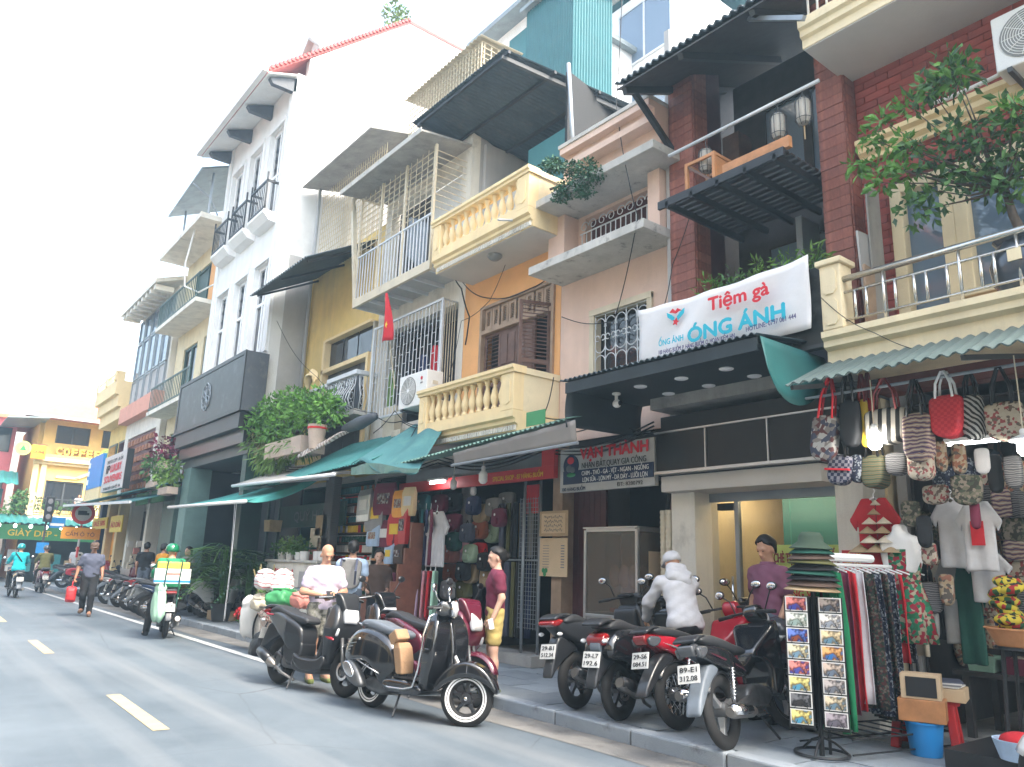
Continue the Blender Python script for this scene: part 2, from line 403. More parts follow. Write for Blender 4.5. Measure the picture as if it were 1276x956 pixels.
D('wood_orange', (.48,.22,.09), .55, var=.25, scale=7)
D('wood_dark', (.045,.04,.04), .6, var=.3, scale=6)
D('wood_maroon', (.09,.028,.03), .5, var=.25, scale=5)
D('wood_shop', (.23,.095,.06), .55, var=.25, scale=5, dirt=(.15,.06,.04))
D('door_grey', (.075,.085,.10), .55, var=.15, dirt=(.14,.14,.14), dscale=4)
D('green_dark', (.018,.06,.05), .5, var=.25)
D('green_wood', (.05,.10,.09), .5, var=.2)
# metal
D('roof_black', (.04,.062,.076), .5, var=.25, scale=3, dirt=(.10,.09,.085), dscale=2.5, damt=.5)
D('roof_teal', (.03,.17,.165), .55, var=.2, scale=3, dirt=(.06,.12,.115), dscale=2.5, damt=.6)
D('roof_green', (.13,.24,.2), .55, var=.2, scale=3, dirt=(.08,.12,.1), dscale=2.5, damt=.6)
D('roof_grey', (.24,.28,.29), .45, metal=.2, var=.2, scale=3, dirt=(.14,.13,.12), dscale=2.5, damt=.6)
D('roof_red', (.46,.11,.10), .7, var=.2, scale=5, bump=.2)
D('roof_clay', (.52,.2,.12), .8, var=.2, scale=4, bump=.2)
D('sheet_teal', (.03,.15,.17), .5, var=.1, dirt=(.08,.16,.165), dscale=1.5, damt=.4)
D('awning_teal', (.05,.30,.27), .7, var=.14, scale=3, streak=.25, dirt=(.10,.24,.21), dscale=2)
D('awning_green', (.015,.10,.10), .6, var=.2, scale=2)
D('awning_dark', (.02,.03,.036), .55, var=.25, scale=2)
D('awning_beige', (.42,.39,.34), .7, var=.12, scale=2, dirt=(.25,.23,.2))
D('awning_brown', (.22,.20,.18), .7, var=.12, scale=2)
D('steel_white', (.62,.64,.66), .45, metal=.1, var=.12, dirt=(.28,.2,.15), dscale=8, dlo=.62)
D('steel_cream', (.60,.52,.38), .5, var=.14, dirt=(.25,.16,.10), dscale=8, dlo=.58)
D('steel_grey', (.30,.33,.36), .4, metal=.4, var=.15)
D('steel_rail', (.62,.60,.56), .25, metal=.9, var=.1)
D('iron_black', (.02,.022,.025), .45, var=.2)
D('iron_dark', (.06,.065,.07), .5, var=.2)
D('chrome', (.75,.76,.78), .12, metal=1, var=0)
D('alu', (.55,.56,.57), .3, metal=.85, var=.08)
D('pvc_cream', (.62,.55,.42), .55, var=.12, dirt=(.35,.3,.22))
D('pvc_grey', (.35,.36,.37), .5, var=.1)
D('ac_white', (.74,.73,.70), .45, var=.05, dirt=(.5,.47,.42), dscale=3, damt=.4)
D('ac_grille', (.22,.22,.21), .5, var=.1)
D('panel_black', (.016,.017,.018), .3, var=.35, scale=1.2, spec=.3)
D('white_gloss', (.80,.80,.80), .3, var=.03)
D('black_matt', (.012,.013,.015), .7, var=.1)
D('black_soft', (.02,.021,.024), .5, var=.15)
D('cable', (.012,.012,.013), .6, var=0)
D('rubber', (.018,.018,.019), .75, var=.2, scale=14)
D('seat_black', (.03,.032,.036), .5, var=.15)
D('seat_grey', (.12,.14,.165), .42, var=.12)
D('engine', (.14,.145,.15), .45, metal=.6, var=.3, scale=12)
D('exhaust', (.33,.31,.29), .32, metal=.85, var=.25, scale=6, dirt=(.16,.12,.1), dscale=6)
D('paint_black', (.010,.011,.014), .16, var=0, coat=1, spec=.5)
D('paint_matt', (.020,.022,.026), .36, var=.1, coat=.35)
D('paint_red', (.38,.012,.028), .2, var=0, coat=1)
D('paint_maroon', (.10,.012,.028), .22, var=0, coat=1)
D('paint_silver', (.34,.36,.36), .3, metal=.5, var=.05, coat=.6)
D('paint_navy', (.02,.035,.075), .22, var=0, coat=1)
D('paint_greybike', (.12,.135,.145), .35, var=.05, coat=.5)
D('paint_whitebike', (.62,.62,.62), .25, var=.03, coat=1)
D('fender_grey', (.13,.155,.185), .45, var=.15, scale=9)
D('lens_smoke', (.07,.075,.085), .12, var=0, coat=1)
D('tail_red', (.20,.008,.010), .15, var=0, coat=1)
D('lens_clear', (.55,.56,.58), .1, var=0, coat=1)
D('plate_white', (.58,.58,.56), .5, var=.12, dirt=(.4,.37,.33), dscale=12)
D('ink_black', (.012,.012,.014), .6, var=0)
D('ink_white', (.85,.85,.85), .6, var=0)
D('ink_red', (.62,.02,.035), .6, var=0)
D('ink_cyan', (.02,.42,.55), .6, var=0)
D('ink_purple', (.06,.045,.16), .6, var=0)
D('ink_navy', (.012,.03,.085), .5, var=.1)
D('ink_green', (.03,.22,.08), .6, var=0)
D('ink_yellow', (.80,.55,.05), .6, var=0)
D('ink_brown', (.20,.03,.03), .6, var=0)
D('ink_grey', (.2,.2,.21), .6, var=0)
D('sign_white', (.5,.5,.49), .5, var=.06, dirt=(.45,.43,.4), damt=.4)
D('sign_black', (.035,.04,.042), .45, var=.35, scale=3, dirt=(.10,.11,.11), dscale=3)
D('sign_lime', (.50,.60,.16), .5, var=.04)
D('sign_blue', (.02,.24,.60), .5, var=.06)
D('sign_yellow', (.78,.58,.08), .5, var=.05)
D('sign_orange', (.85,.35,.03), .5, var=.05)
D('sign_red', (.55,.03,.035), .5, var=.05)
D('sign_green', (.05,.26,.10), .5, var=.05)
D('banner', (.70,.69,.69), .8, var=.05, bump=.3, bscale=6)
D('card', (.46,.33,.2), .8, var=.1, dirt=(.35,.24,.14))
D('card_light', (.62,.47,.30), .8, var=.08)
D('kraft', (.33,.20,.11), .75, var=.12, bump=.3, bscale=25)
D('paper', (.74,.73,.70), .8, var=.05)
# lights
D('bulb', (1,1,1), .4, var=0, emit=(1,.95,.86,18))
D('bulb_frosted', (.8,.8,.78), .4, var=.03)
D('tube_lit', (1,1,1), .4, var=0, emit=(.95,.97,1,5))
D('downlight', (.85,.85,.85), .4, var=0)
D('tube_warm', (1,.8,.5), .4, var=0, emit=(1,.78,.45,8))
D('lamp_far', (1,1,1), .4, var=0, emit=(1,.97,.9,4))
# people
D('skin', (.47,.26,.17), .5, var=.08, scale=8, spec=.35, sub=.08)
D('skin_light', (.60,.37,.27), .5, var=.06, scale=8, spec=.35, sub=.08)
D('skin_dark', (.33,.17,.105), .5, var=.08, scale=8, spec=.35, sub=.05)
D('hair', (.008,.007,.007), .55, var=.2, scale=30)
D('hair_short', (.06,.05,.045), .6, var=.3, scale=40)
D('eye', (.02,.015,.012), .2, var=0)
D('lip', (.36,.14,.12), .5, var=0)
for _n_, _c_ in dict(white=(.55,.49,.61), offwhite=(.56,.555,.57), maroon=(.15,.022,.05), khaki=(.52,.40,.14), black=(.014,.015,.018), plum=(.20,.075,.125), jeans=(.10,.125,.165), slate=(.085,.095,.14),
        cyan=(.01,.42,.48), olive=(.12,.12,.045), orange=(.62,.28,.03), lightblue=(.42,.55,.72), grab=(.02,.25,.12), greyp=(.24,.235,.225), brown=(.10,.065,.05), pink=(.62,.30,.34), red=(.52,.02,.03), navy=(.02,.03,.085),
        mint=(.36,.58,.44), teal=(.03,.17,.19), cream=(.68,.60,.47), green=(.015,.22,.09), darkgreen=(.012,.075,.055), grey=(.30,.30,.30), lilac=(.55,.42,.55), tan=(.40,.29,.17), rust=(.30,.085,.035), salmon=(.55,.22,.18), sage=(.30,.40,.28)).items():
    D('cloth_'+_n_, _c_, .85, var=.14, scale=7, bump=.35, bscale=9)
D('camo', (.2,.2,.17), custom=_pattern, pat='noise', cols=[(.10,.10,.085),(.22,.215,.18),(.32,.31,.28)], pos=[0,.46,.56], pscale=14)
D('slipper', (.16,.2,.06), .7, var=.1)
D('helmet_green', (.008,.16,.075), .2, var=0, coat=1)
D('helmet_teal', (.01,.30,.33), .25, var=0, coat=1)
D('helmet_dark', (.05,.055,.065), .25, var=0, coat=1)
# plants
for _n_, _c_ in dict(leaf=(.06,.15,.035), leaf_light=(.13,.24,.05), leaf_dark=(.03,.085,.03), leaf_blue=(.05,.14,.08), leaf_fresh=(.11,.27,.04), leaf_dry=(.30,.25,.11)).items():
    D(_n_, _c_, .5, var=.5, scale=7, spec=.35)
D('bark', (.09,.07,.055), .9, var=.3, scale=9, bump=.4, bscale=30)
D('flower_red', (.5,.015,.02), .7, var=.25)
D('terracotta', (.36,.16,.09), .8, var=.15)
D('vase_blue', (.05,.065,.09), .25, var=.3, scale=4, coat=.6)
D('planter', (.50,.40,.33), .8, var=.15, dirt=(.3,.23,.18))
# ================================================================ ground, road, pavement
KX, PZ = 5.31, .12                                           # kerb face, pavement height
def struct(o, *a): o['kind'] = 'structure'; return o
g = MB().grid(lambda u, v: (lerp(-90, 110, u), lerp(-70, 150, v), -.03), 8, 8).build('ground', 'joint'); struct(g)
road = MB().grid(lambda u, v: (lerp(-4.2, KX, u), lerp(-30, 120, v), 0), 4, 60).build('road', 'asphalt'); struct(road)
cross = MB().grid(lambda u, v: (lerp(KX+.002, 60, u), lerp(39.2, 45.2, v), -.004), 20, 4).build('cross_road', 'asphalt'); struct(cross)
gut = MB().grid(lambda u, v: (lerp(4.86+.05*math.sin(v*37)+.03*math.sin(v*91), KX, u) if u < .01 else lerp(4.9, KX, u), lerp(-20, 39, v), .004), 3, 120).build('gutter', 'gutter'); struct(gut)
for i in range(-2, 5):
    yy = 7.46+6.2*i
    o = MB().grid(lambda u, v: (lerp(2.02, 2.16, u)+.03*v, lerp(yy, yy+2.05, v), .004), 1, 4).build('lane_mark', 'paint_cream'); struct(o)
o = MB().grid(lambda u, v: (lerp(4.5, 4.64, u), lerp(11.4, 38.5, v), .008), 1, 30).build('edge_line', 'paint_white'); struct(o)
pav = MB().box(KX+.02, 12, -20, 39, -.02, PZ-.012).build('pavement', 'joint'); struct(pav)
kst = MB().box(0, .16, 0, .985, 0, .145).mesh('kerb_stone', 'kerb')
for i in range(44):
    o = inst(kst, 'kerb_stone', pav, (KX+random.uniform(-.006,.006), -5+i, -.015+random.uniform(-.004,.004)))
    q = o.modifiers.new('bevel', 'BEVEL'); q.width = .018; q.segments = 2
pvm = [MB().box(0, .47, 0, w_, 0, .04).mesh('paver', 'paver') for w_ in (.72, .60)]
rest = MB(); cnt = 0
for r in range(5):
    yy = -4+.33*r % .6
    x0 = KX+.175+r*.476
    while yy < 38.6:
        w_ = .72 if (r*7+int(yy*3)) % 3 else .60
        if 2.2 < yy < 19 and cnt < 300:
            o = inst(pvm[0 if w_ == .72 else 1], 'paver', pav, (x0, yy, PZ-.04+random.uniform(-.004,.004)), (random.uniform(-.006,.006), random.uniform(-.006,.006), 0)); cnt += 1
        else: rest.box(x0, x0+.47, yy, yy+w_, PZ-.04, PZ)
        yy += w_+.008
    
o = rest.build('paver_field', 'paver', pav); o['kind'] = 'stuff'
# ================================================================ house helpers
def wallh(x, y0, y1, z0, z1, holes=(), t=.2, axis='x'):
    """wall slab facing -x with rectangular openings (ya, yb, za, zb)"""
    mb = MB(); ys = sorted({y0, y1, *[h[0] for h in holes], *[h[1] for h in holes]}); zs = sorted({z0, z1, *[h[2] for h in holes], *[h[3] for h in holes]})
    ys = [v for v in ys if y0-1e-6 <= v <= y1+1e-6]; zs = [v for v in zs if z0-1e-6 <= v <= z1+1e-6]
    def inh(y, z): return any(h[0] < y < h[1] and h[2] < z < h[3] for h in holes)
    q = lambda a, b, c, d: mb.add([a, b, c, d], [(0,1,2,3)])
    for i in range(len(ys)-1):
        for j in range(len(zs)-1):
            a, b, c, d = ys[i], ys[i+1], zs[j], zs[j+1]
            if inh((a+b)/2, (c+d)/2): continue
            q((x,a,c),(x,b,c),(x,b,d),(x,a,d)); q((x+t,a,c),(x+t,b,c),(x+t,b,d),(x+t,a,d))
    for ya, yb, za, zb in holes:
        for e in (ya, yb):
            if y0+1e-6 < e < y1-1e-6: q((x,e,za),(x+t,e,za),(x+t,e,zb),(x,e,zb))
        for e in (za, zb):
            if z0+1e-6 < e < z1-1e-6: q((x,ya,e),(x+t,ya,e),(x+t,yb,e),(x,yb,e))
    q((x,y0,z0),(x+t,y0,z0),(x+t,y0,z1),(x,y0,z1)); q((x,y1,z0),(x+t,y1,z0),(x+t,y1,z1),(x,y1,z1))
    q((x,y0,z1),(x+t,y0,z1),(x+t,y1,z1),(x,y1,z1)); q((x,y0,z0),(x+t,y0,z0),(x+t,y1,z0),(x,y1,z0))
    if axis == 'y': mb.v = [(v[1], v[0], v[2]) for v in mb.v]
    return mb
def corr(a, b, c, d, n=20, amp=.015, nv=1, sag=0, rough=0):
    """corrugated sheet: a-b is the ridged edge (waves counted along it), a-c / b-d run down the ribs"""
    a, b, c, d = (Vector(p) for p in (a, b, c, d)); nn = (b-a).cross(c-a).normalized(); mb = MB()
    rj = [random.uniform(-rough, rough) for _ in range(n*6+1)]
    def f(u, v):
        p = a.lerp(b, u).lerp(c.lerp(d, u), v); k = int(round(u*n*6))
        return p + nn*(amp*math.sin(u*n*2*math.pi)) - Vector((0,0,sag*math.sin(math.pi*v))) + (c-a).normalized()*(rj[k] if v > .99 else 0)
    return mb.grid(f, n*6, nv)
BAL = [(.055,0),(.055,.03),(.035,.05),(.04,.07),(.062,.14),(.066,.19),(.05,.26),(.03,.34),(.028,.38),(.042,.40),(.042,.425),(.055,.44),(.055,.47)]
bal_me = MB().lathe(BAL, n=12).mesh('baluster', 'stucco_cream', True)
def ac_unit(parent_label, loc, rz=0, w=.78, h=.54, d=.28, logo=True, group=None, dark=False):
    t = thing('air_conditioner_unit', parent_label, 'air conditioner', loc, rz, group)   # local: front faces -x
    bx('casing', 'ac_white', t, -d/2, d/2, -w/2, w/2, 0, h, bevel=.015)
    cy = w*.14
    gr = MB()
    for k in range(9): r = .03+k*.022*h/.54; gr.tube([(-d/2-.012, cy+r*math.cos(a), h/2+r*math.sin(a)) for a in [2*math.pi*i/28 for i in range(28)]], .0035, 5, closed=True)
    for k in range(10):
        a = k*math.pi/5; gr.tube([(-d/2-.012, cy+.03*math.cos(a), h/2+.03*math.sin(a)), (-d/2-.014, cy+.21*h/.54*math.cos(a), h/2+.21*h/.54*math.sin(a))], .0035, 5)
    fan = MB().lathe([(0,0),(.225*h/.54,0),(.225*h/.54,-.008),(0,-.008)], (-d/2-.002, cy, h/2), 28, 'x').build('fan_opening', 'ac_grille', t)
    gr.build('fan_guard', 'ac_grille' if dark else 'ac_white', fan); MB().lathe([(0,-.02),(.03,-.018),(.03,0),(0,0)], (-d/2, cy, h/2), 16, 'x').build('hub', 'white_gloss', fan)
    if logo:
        MB().lathe([(0,-.006),(.032,-.006),(.032,0),(0,0)], (-d/2-.002, -w*.32, h*.78), 16, 'x').build('logo_disc', 'ink_red', t)
        bx('logo_bar', 'ink_grey', t, -d/2-.006, -d/2-.002, -w*.36, -w*.28, h*.62, h*.665)
    for s in (-1, 1): MB().box(-d/2-.02, d/2+.2, s*w*.36-.02, s*w*.36+.02, -.05, -.003).build('bracket', 'iron_dark', t)
    bx('side_handle', 'pvc_cream', t, -.05, .06, -w/2-.012, -w/2-.002, h*.6, h*.7)
    return t
def tubes(name, m, parent, paths, r=.01, n=6):
    mb = MB()
    for p in paths: mb.tube(p, r, n)
    return mb.build(name, m, parent, smooth=True)
def scroll(c, r, turns=1.3, a0=0, s=1, n=18):               # flat spiral in the y-z plane
    return [(c[0], c[1]+s*(r*(1-.7*i/n))*math.cos(a0+turns*2*math.pi*i/n), c[2]+(r*(1-.7*i/n))*math.sin(a0+turns*2*math.pi*i/n)) for i in range(n+1)]
def arc(c, r, a0, a1, n=12, x=None): return [(c[0], c[1]+r*math.cos(lerp(a0, a1, i/n)), c[2]+r*math.sin(lerp(a0, a1, i/n))) for i in range(n+1)]
def louvre(name, m, parent, x, y0, y1, z0, z1, rows=16, rz=0, piv=None, mid=True):
    """louvred leaf facing -x; frame plus joined thin slats"""
    T = Matrix.Translation(Vector((x, y0, 0))) @ Matrix.Rotation(rz, 4, 'Z'); w = y1-y0; st = .05
    f = MB().box(0,.035,0,st,z0,z1).box(0,.035,w-st,w,z0,z1).box(.001,.034,st,w-st,z0,z0+st).box(.001,.034,st,w-st,z1-st,z1)
    if mid: f.box(.001,.034,st,w-st,(z0+z1)/2-.03,(z0+z1)/2+.03)
    fo = local(f, T).build(name, m, parent)
    s = MB(); n = rows
    for k in range(n):
        zz = lerp(z0+st, z1-st, (k+.5)/n); s.obox((.017, w/2, zz), (.034, w-2*st, .008), Matrix.Rotation(-.7, 3, 'Y'))
    so = local(s, T).build('louvre_slats', m, fo); so['kind'] = 'stuff'; return fo
# ================================================================ house 1: red brick, cream balcony
H1 = thing('brick_house', 'red brick house with cream balcony and pale metal railing', 'building', (7.6, 1.6, 0))
def hp(t, mb, name, m, **k):                                 # world-space builder -> part of thing t (unrotated empty)
    L = t.location; mb.v = [(p[0]-L.x, p[1]-L.y, p[2]-L.z) for p in mb.v]; return mb.build(name, m, t, **k)
def hpp(root, part, mb, name, m, **k):                        # sub-part
    L = root.location; mb.v = [(p[0]-L.x, p[1]-L.y, p[2]-L.z) for p in mb.v]; return mb.build(name, m, part, **k)
FX, BX = 7.6, 6.7
dy0, dy1 = 2.86, 3.34; wy0, wy1 = 1.55, 2.74
hol = [(dy0, dy1, 3.66, 5.42), (wy0, wy1, 4.16, 5.42), (-.2, 1.0, 4.16, 5.42)]
w1 = hp(H1, wallh(FX+.02, -1, 3.7, 3.3, 9.5, hol, .2), 'wall', 'mortar')
brk = MB().box(-.022, .03, 0, .262, 0, .078).mesh('brick', 'brick_red')
nb = 0; far = MB(); row = 0; z = 3.66
while z < 6.9:
    y = -1 + (row % 2)*.135
    while y < 3.69:
        y2 = min(y+.262, 3.69)
        if not any(h[0]-.06 < y2 and y < h[1]+.06 and h[2]-.05 < z+.08 and z < h[3]+.05 for h in hol):
            if y > 1.45 and nb < 300:
                inst(brk, 'brick', w1, (FX-H1.location.x+.022+random.uniform(-.004,.002), y-H1.location.y, z), scale=(1, (y2-y)/.262, 1)); nb += 1
            else: far.box(FX-.002, FX+.03, y, y2, z, z+.078)
        elif y < hol[0][1]+.06 and y2 > hol[0][1]+.06: 
            ya = hol[0][1]+.062
            if y2-ya > .03: inst(brk, 'brick', w1, (FX-H1.location.x+.022, ya-H1.location.y, z), scale=(1, (y2-ya)/.262, 1))
        y += .27
    z += .086; row += 1
o = hpp(H1, w1, far, 'brick_field', 'brick_red'); o['kind'] = 'stuff'
hp(H1, MB().box(FX+.23, 12, -1, -.9, 0, 9.5).box(FX+.23, 12, 3.6, 3.7, 0, 9.5).box(11.9, 12, -.9, 3.6, 0, 9.5).box(FX+.23, 11.9, -.9, 3.6, 9.2, 9.5), 'side_walls', 'plaster_grey')
hp(H1, MB().box(FX+.23, 11.9, -.89, 3.59, 3.42, 3.6), 'floor_slab', 'concrete')
# frames, doors, cornice
for (a, b, c, d) in hol:
    fr = MB()
    for e in (a-.06, b-.06): fr.box(FX-.05, FX+.14, e, e+.12, c, d+.06)
    fr.box(FX-.048, FX+.139, a+.06, b-.06, d-.05, d+.06)
    if c > 4: fr.box(FX-.07, FX+.14, a-.07, b+.07, c-.07, c-.002)
    fo = hp(H1, fr, 'door_frame' if c < 4 else 'window_frame', 'stucco_pale', bevel=.01)
    hpp(H1, fo, MB().box(FX+.08, FX+.09, a+.06, b-.06, c+.0, d-.05), 'pane', 'glass_blue')
    if c > 4: hpp(H1, fo, MB().box(FX-.04, FX+.13, (a+b)/2-.05, (a+b)/2+.05, c, d-.05), 'mullion', 'stucco_pale', bevel=.01)
    else:
        hpp(H1, fo, MB().box(FX+.06, FX+.12, a+.06, b-.06, 4.02, 4.1), 'door_rail', 'stucco_pale')
        hpp(H1, fo, MB().box(FX+.07, FX+.11, a+.06, b-.06, 3.66, 4.0), 'door_panel', 'brick_red')
cor = MB().prism([(FX-.16, 6.08),(FX-.16,6.03),(FX-.11,6.0),(FX-.11,5.94),(FX-.06,5.90),(FX-.06,5.86),(FX-.003,5.86),(FX-.003,6.08)], -1, 3.66, 'y')
hp(H1, cor, 'cornice', 'stucco_cream')
# first-floor balcony
hp(H1, MB().prism([(6.80,3.46),(6.80,3.60),(6.74,3.63),(6.74,3.69),(6.70,3.72),(6.70,3.78),(7.6,3.78),(7.6,3.46)], -1, 3.77, 'y'), 'balcony_slab', 'stucco_pale')
pl = hp(H1, MB().box(6.70, 6.93, 3.54, 3.75, 3.785, 4.44).box(6.67, 6.96, 3.51, 3.78, 4.44, 4.50), 'balcony_pillar', 'stucco_pale', bevel=.012)
for z0 in (3.83, 4.14): hpp(H1, pl, MB().prism([(3.58,z0+.04),(3.61,z0),(3.69,z0),(3.72,z0+.04),(3.72,z0+.22),(3.69,z0+.26),(3.61,z0+.26),(3.58,z0+.22)], 6.688, 6.70, 'x'), 'raised_panel', 'stucco_pale')
RX = 6.76
hp(H1, MB().tube([(RX,-1,4.275),(RX,3.54,4.275)], .032, 12), 'top_rail', 'steel_rail', smooth=True)
hp(H1, MB().tube([(RX,-1,4.14),(RX,3.54,4.14)], .014, 8), 'mid_rail', 'steel_rail', smooth=True)
hp(H1, MB().tube([(RX,-1,3.86),(RX,3.54,3.86)], .014, 8), 'bottom_rail', 'steel_rail', smooth=True)
for i, px in enumerate((1067,1081,1103,1117,1141,1156,1182,1198,1224,1241,1271,1288,1318,1340,1375,1396,1440)):
    y = wy(px, 390-(px-1067)*.27, RX); tall = i in (2, 7, 10, 13, 16)
    hp(H1, MB().tube([(RX,y,3.785 if tall else 3.86),(RX,y,4.275 if tall else 4.14)], .015, 8), 'rail_post', 'steel_rail', smooth=True)
# second-floor balcony above
hp(H1, MB().prism([(6.70,6.93),(6.70,7.03),(6.66,7.05),(6.66,7.12),(6.62,7.14),(6.62,7.24),(7.597,7.24),(7.597,6.93)], -1, 3.77, 'y'), 'upper_balcony_slab', 'stucco_pale')
hp(H1, MB().box(6.71, 7.596, -.99, 3.76, 6.915, 6.928), 'balcony_soffit', 'soffit')
for k in range(22):
    y = 3.68-.105*k; hp(H1, MB().tube([(6.70,y,7.24),(6.70,y,8.0)], .013, 6), 'upper_rail_post', 'steel_white', smooth=True)
hp(H1, MB().tube([(6.70,-1,8.02),(6.70,3.74,8.02)], .025, 8), 'upper_top_rail', 'steel_white', smooth=True)
hp(H1, MB().bar((6.5,3.62,7.12),(6.62,4.35,7.62),.05,.05), 'strut', 'steel_grey')
a = ac_unit('white air conditioner unit on brick wall above the cream cornice', (7.28, 1.76, 5.97), 0, .80, .56, .3, logo=False)
t = tubes('insulated_pipe', 'paper', None, [[(7.4,1.9,6.16),(7.42,2.3,6.12),(7.44,2.7,6.12),(7.5,2.88,6.18),(7.58,2.9,6.2)]], .022); tag(t, 'white wrapped pipe running from air conditioner along brick wall', 'pipe')
bd = thing('leaning_boards', 'grey weathered boards leaning behind the cream balcony pillar', 'boards', (7.2, 3.5, 3.78))
for i, (dx, w_, hh) in enumerate(((0,.22,1.1), (.18,.26,.86+.8), (-.1,.2,.7))):
    MB().obox((dx, .02-.03*i, hh/2), (w_, .02, hh), Matrix.Rotation(.06*(i-1), 3, 'Y')).build('board', ['plaster_grey','concrete','wood_frame'][i], bd)
# ================================================================ house 2: timber clad pillars, black eaves
H2 = thing('timber_house', 'house with red timber clad pillars under wide black eaves', 'building', (7.6, 5, 0))
plk = MB().box(-.018, .0, 0, 1, 0, .118).mesh('plank', 'wood_red')
def clad(y0, y1, z0, z1, x0=7.4):
    p = hp(H2, MB().box(x0, 8.0, y0, y1, z0, z1), 'pillar', 'wood_maroon'); z = z0
    while z < z1-.05:
        h = min(.122, z1-z); inst(plk, 'plank', p, (x0-7.6+random.uniform(-.006,.001), y0-5, z), (0,0,0), (1, y1-y0, h/.123)); z += .123
    z = z0
    while z < z1-.05:
        q = inst(plk, 'plank', p, (x0+.001-7.6, y0-5+.002, z), (0,0,-math.pi/2), (1, .28, .99)); q.rotation_euler = (0,0,math.pi/2); q.location.x = x0-7.6+.28; z += .123
clad(3.72, 4.03, 4.0, 8.3); clad(5.78, 6.18, 4.0, 8.3)
hp(H2, MB().box(7.42, 12, 6.18, 6.27, 0, 9), 'party_wall', 'plaster_grey')
hp(H2, MB().box(11.9, 12, 3.75, 6.15, 3.3, 9), 'back_wall', 'black_soft'); hp(H2, MB().box(8.02, 11.89, 6.155, 6.177, 3.64, 8.9), 'wall_dark_sheet', 'wood_dark')  # dark sheet added over the party wall so the recess reads dark
hp(H2, MB().box(7.62, 11.9, 3.75, 6.17, 3.42, 3.62), 'floor_slab', 'concrete')
hp(H2, MB().box(7.02, 7.6, 3.75, 6.24, 3.4, 3.56), 'ledge', 'concrete')
# timber inner front: glazed doors on two levels
hp(H2, wallh(8.3, 4.04, 5.77, 3.62, 8.2, [(4.1,4.72,3.8,5.6),(4.8,5.3,3.8,5.6),(4.12,4.62,6.0,7.6),(4.74,5.28,6.0,7.6)], .08), 'inner_front', 'wood_dark')
for a, b, c, d in ((4.1,4.72,3.8,5.6),(4.8,5.3,3.8,5.6),(4.12,4.62,6.0,7.6),(4.74,5.28,6.0,7.6)):
    hp(H2, MB().box(8.33, 8.34, a, b, c, d), 'pane', 'glass_blue')
hp(H2, MB().box(7.9, 8.29, 4.6, 4.68, 3.6, 5.7), 'door_post', 'steel_grey')
hp(H2, MB().box(8.0, 8.29, 5.5, 5.76, 6.0, 7.3), 'timber_panel', 'wood_brown')
# slatted platform
for k in range(12):
    x = 6.72+k*.115; hp(H2, MB().box(x, x+.075, 4.05, 5.76, 5.86, 5.885), 'platform_slat', 'wood_dark')
for k in range(5):
    y = 4.15+.37*k; hp(H2, MB().bar((6.66,y,5.81),(8.2,y,5.81),.04,.08), 'platform_beam', 'iron_black')
hp(H2, MB().bar((6.68,4.04,5.84),(6.68,5.77,5.84),.04,.1), 'platform_edge', 'iron_black')
hp(H2, MB().tube([(6.9,3.72,6.62),(6.9,5.78,6.62)], .022, 8), 'guard_rail', 'steel_white', smooth=True)
b = MB().obox((6.74, 4.42, 5.96), (.06, .85, .13)); tag(b.build('plank_box', 'wood_orange'), 'orange wooden plank lying along slatted platform edge', 'plank')
ch = thing('wooden_crate', 'open wooden frame crate standing on slatted platform', 'crate', (7.0, 5.22, 5.89))
for x in (-.2,.2):
    for y in (-.2,.2): MB().box(x-.02,x+.02,y-.02,y+.02,0,.42).build('post', 'wood_orange', ch)
for z in (.02,.4):
    for s in (-.2,.2): MB().box(-.18,.18,s-.015,s+.015,z-.02,z+.02).box(s-.015,s+.015,-.18,.18,z-.019,z+.019).build('rail', 'wood_orange', ch)
MB().box(-.18,.18,-.205,-.195,.04,.38).build('side_panel', 'wood_orange', ch); MB().bar((-.2,-.18,.05),(-.2,.18,.37),.015,.03).build('brace', 'wood_brown', ch)
# eaves
e0, e1 = 6.15, 9.0
ro = hp(H2, corr((6.40,6.24,7.66),(6.40,3.5,7.62),(9.2,6.24,8.95),(9.2,3.5,8.95), 26, .02, 3), 'roof', 'roof_black', solid=.02)
hpp(H2, ro, MB().add([(6.42,6.22,7.60),(6.42,3.52,7.56),(9.2,3.52,8.88),(9.2,6.22,8.88),(6.42,6.22,7.575),(6.42,3.52,7.535),(9.2,3.52,8.855),(9.2,6.22,8.855)], [(0,1,2,3),(4,5,6,7),(0,1,5,4),(1,2,6,5),(2,3,7,6),(3,0,4,7)]), 'soffit_board', 'wood_dark')
for y in (6.12, 5.2, 4.2): hpp(H2, ro, MB().bar((6.45,y,7.53),(8.6,y,8.5),.07,.09), 'rafter', 'iron_black')
hp(H2, MB().bar((7.42,6.12,7.0),(6.62,6.12,7.6),.06,.08), 'eave_bracket', 'iron_black')
